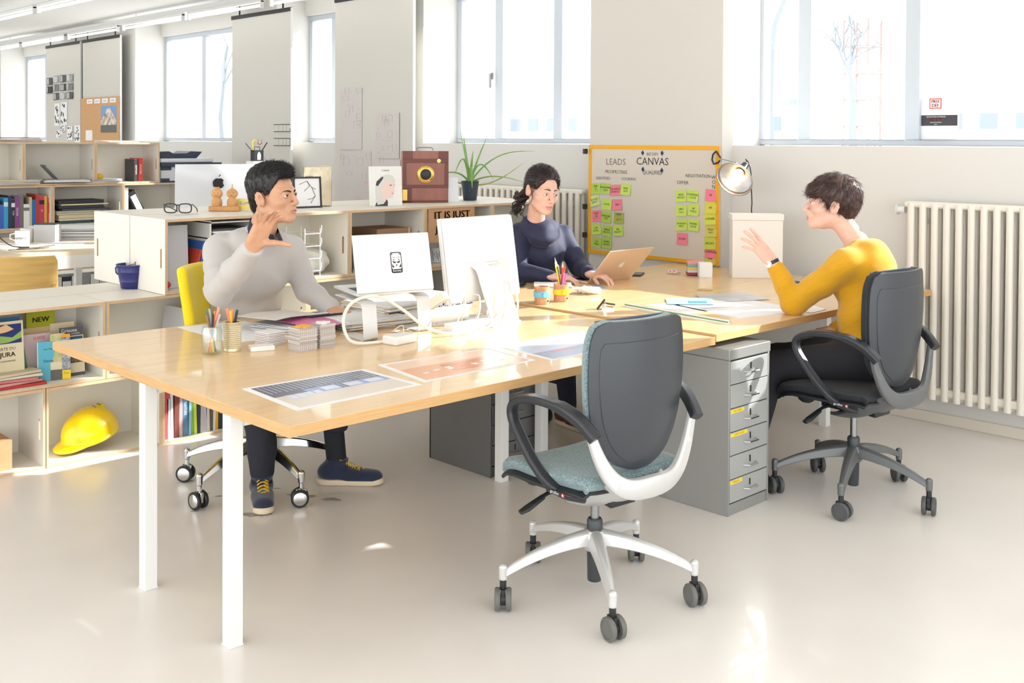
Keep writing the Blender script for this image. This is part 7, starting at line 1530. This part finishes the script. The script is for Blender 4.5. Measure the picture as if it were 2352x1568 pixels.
# ---- hanging textile panels ----
PAN = mat('textile_panel', (209,206,198), .85); BAR = mat('black_bar', (16,16,18), .5)
def panel(y0, y1, z0, z1, label, x=3.99):
    t = thing('hanging_panel', label, 'panel', (x,(y0+y1)/2,z0)); b = MB(); b.grid(lambda u, v: (x+.003*math.sin(u*9), y0+(y1-y0)*u, z0+(z1-z0)*v), 12, 3, .002); b.build('fabric', PAN, t)
    b = MB(); b.bx(x-.012,x+.012,y0,y1,z1-.012,z1+.026)
    for yy in (y0+.15, y1-.15): b.bx(x-.004,x+.004,yy-.01,yy+.01,z1+.026,2.951)
    b.build('top_bar', BAR, t, smooth=False)
    b = MB(); b.bx(x-.01,x+.012,y0-.012,y0,z0,z1+.02); b.build('side_rail', RAIL, t, smooth=False); return t
panel(11.27,12.43,1.40,2.78,'white hanging panel with black and white prints, leftmost'); panel(10.07,11.20,1.40,2.78,'white hanging panel carrying the cork board'); panel(6.28,7.40,.35,2.78,'pale hanging panel behind the man with two ruled diagrams')
panel(4.42,5.55,.35,2.79,'pale hanging panel covered in faint pencil sketches behind the magazine')
FP = lambda y, z, d=0: frame((3.983-d, y, z), (0,-1,0), (0,0,1))
def pinned(name, label, cat, y, z, w, h, mats, deco=None):
    b = MB(); b.bx(-w/2, w/2, -h/2, h/2, 0, .002, FP(y, z)); 
    if deco: deco(b, FP(y, z, .003), w, h)
    return one(b, name, mats, label, cat, org=(3.98,y,z), smooth=False)
rnd = random.Random(9); GR = [mat('photo_grey_%d' % g, (g,g,g), .6, noise=.5, nscale=14) for g in (96,140,180,70)]
rws = ('top','second','third','fourth'); cls = ('first','second','third','fourth')
for r in range(3):
    for c in range(4):
        if r == 2 and c == 0: continue
        pinned('pinned_print', 'black and white print in the %s row, %s column of the leftmost panel' % (rws[r], cls[c]), 'print', 12.30-c*.235, 2.335-r*.115*1.0-(.0 if c else .02), .20, .095 if r else .10, [GR[(r*3+c*2) % 4], PAPER], lambda b, A, w, h: [rect(b, A, -w*.4+k*w*.2, -w*.3+k*w*.2, -h*.4, h*.4, 1) for k in range(rnd.randint(1,3))])
for i, (y, z, w, h, l) in enumerate([(12.03,1.86,.18,.30,'narrow rocky photo print'),(11.80,1.87,.22,.30,'wide rocky photo print'),(11.84,1.66,.16,.12,'small three mark print'),(11.60,1.61,.18,.18,'letter pattern print'),(11.36,1.60,.18,.22,'dense glyph print'),(12.0,1.60,.14,.10,'tiny faint print')]): pinned('pinned_print', l+' on the leftmost panel', 'print', y, z, w, h, [PAPER, INK], lambda b, A, w, h: [rect(b, A, x_*w-w*.06, x_*w+w*.06, y_*h-h*.05, y_*h+h*.05, 1) for x_, y_ in [(rnd.uniform(-.4,.4), rnd.uniform(-.4,.4)) for _ in range(16)]])
t = thing('cork_board', 'tan cork board clipped onto the second hanging panel', 'cork board', (3.97,10.63,1.5)); b = MB(); b.bx(3.968,3.982,10.07,11.21,1.47,2.055); b.build('cork_sheet', mat('cork_sheet', (214,168,120), .85, noise=.15, nscale=60), t, smooth=False)
for i in range(4): pinned('index_card', 'white index card on the cork board top edge, %s from the left' % cls[i], 'card', 10.93-i*.23, 2.01, .17, .055, [PAPER, GREYP], lambda b, A, w, h: rect(b, A, -w*.3, w*.3, -h*.15, h*.12, 1)).location.x -= .0153
p_ = pinned('mountain_photo', 'photo of a mountain face pinned to the cork board', 'photo', 10.36, 1.78, .45, .33, [mat('photo_sky', (120,160,210), .5), mat('photo_rock', (150,130,116), .6, noise=.6, nscale=14, rgb2=(236,226,214)), mat('photo_base', (100,104,100), .6)], lambda b, A, w, h: ((setattr(b, 'm', 1), b.prism([(-w*.5,-h*.1),(-w*.3,h*.15),(-w*.1,h*.38),(w*.1,h*.44),(w*.3,h*.2),(w*.5,-h*.05),(w*.5,-h*.5),(-w*.5,-h*.5)], 0, .001, A)), rect(b, A, -w*.5, w*.5, -h*.5, -h*.22, 2, .0015))); p_.location.x -= .0153
pinned('white_note', 'small white note at the foot of the cork board', 'note', 10.95, 1.58, .2, .13, [PAPER, GREYP]).location.x -= .0153
for z, l in ((1.648,'upper'),(1.513,'lower')): pinned('ruled_diagram', '%s black ruled box diagram on the panel behind the man' % l, 'diagram', 6.43, z, .30, .075, [PAN, INK], lambda b, A, w, h: (rect(b, A, -w/2, w/2, h*.42, h*.5, 1), rect(b, A, -w/2, w/2, -h*.5, -h*.42, 1), rect(b, A, w*.47, w*.5, -h*.5, h*.5 if z < 1.6 else 0, 1), [rect(b, A, w*k, w*k+.002, -h*.5, h*.5, 1) for k in (-.2,.05,.25)]))
FA = mat('faint_pencil', (182,176,176), .8); PK2 = mat('faint_pink_sheet', (207,201,197), .8)
for y0, y1, z0, z1, s, l in ((5.13,5.46,1.45,1.99,3,'upper pale pink sheet of pencil notes'),(4.99,5.47,.97,1.44,5,'lower pale pink sheet of pencil notes'),(4.60,4.93,1.38,1.77,7,'sheet with a pencil floor plan'),(4.58,4.95,.97,1.37,8,'sheet with small pencil lists')):
    rn = random.Random(s)
    def dd(b, A, w, h):
        b.m = 1
        for k in range(26):
            x_, y_ = rn.uniform(-.45,.38)*w, rn.uniform(-.45,.45)*h
            if k % 4 == 0: ww, hh = rn.uniform(.04,.10), rn.uniform(.03,.07); [b.bx(*q, 0, .0008, A) for q in ((x_,x_+ww,y_,y_+.0015),(x_,x_+ww,y_+hh,y_+hh+.0015),(x_,x_+.0015,y_,y_+hh),(x_+ww,x_+ww+.0015,y_,y_+hh))]
            else: b.bx(x_, x_+rn.uniform(.01,.045), y_, y_+.0025, 0, .0008, A)
        if s in (3,5): rect(b, A, w*.30, w*.40, -h*.1, -h*.085, 2)
    pinned('sketch_sheet', l+' on the rightmost hanging panel', 'sketch', (y0+y1)/2, (z0+z1)/2, y1-y0, z1-z0, [PK2, FA, mat('pink_tick', (232,150,170), .6)], dd)
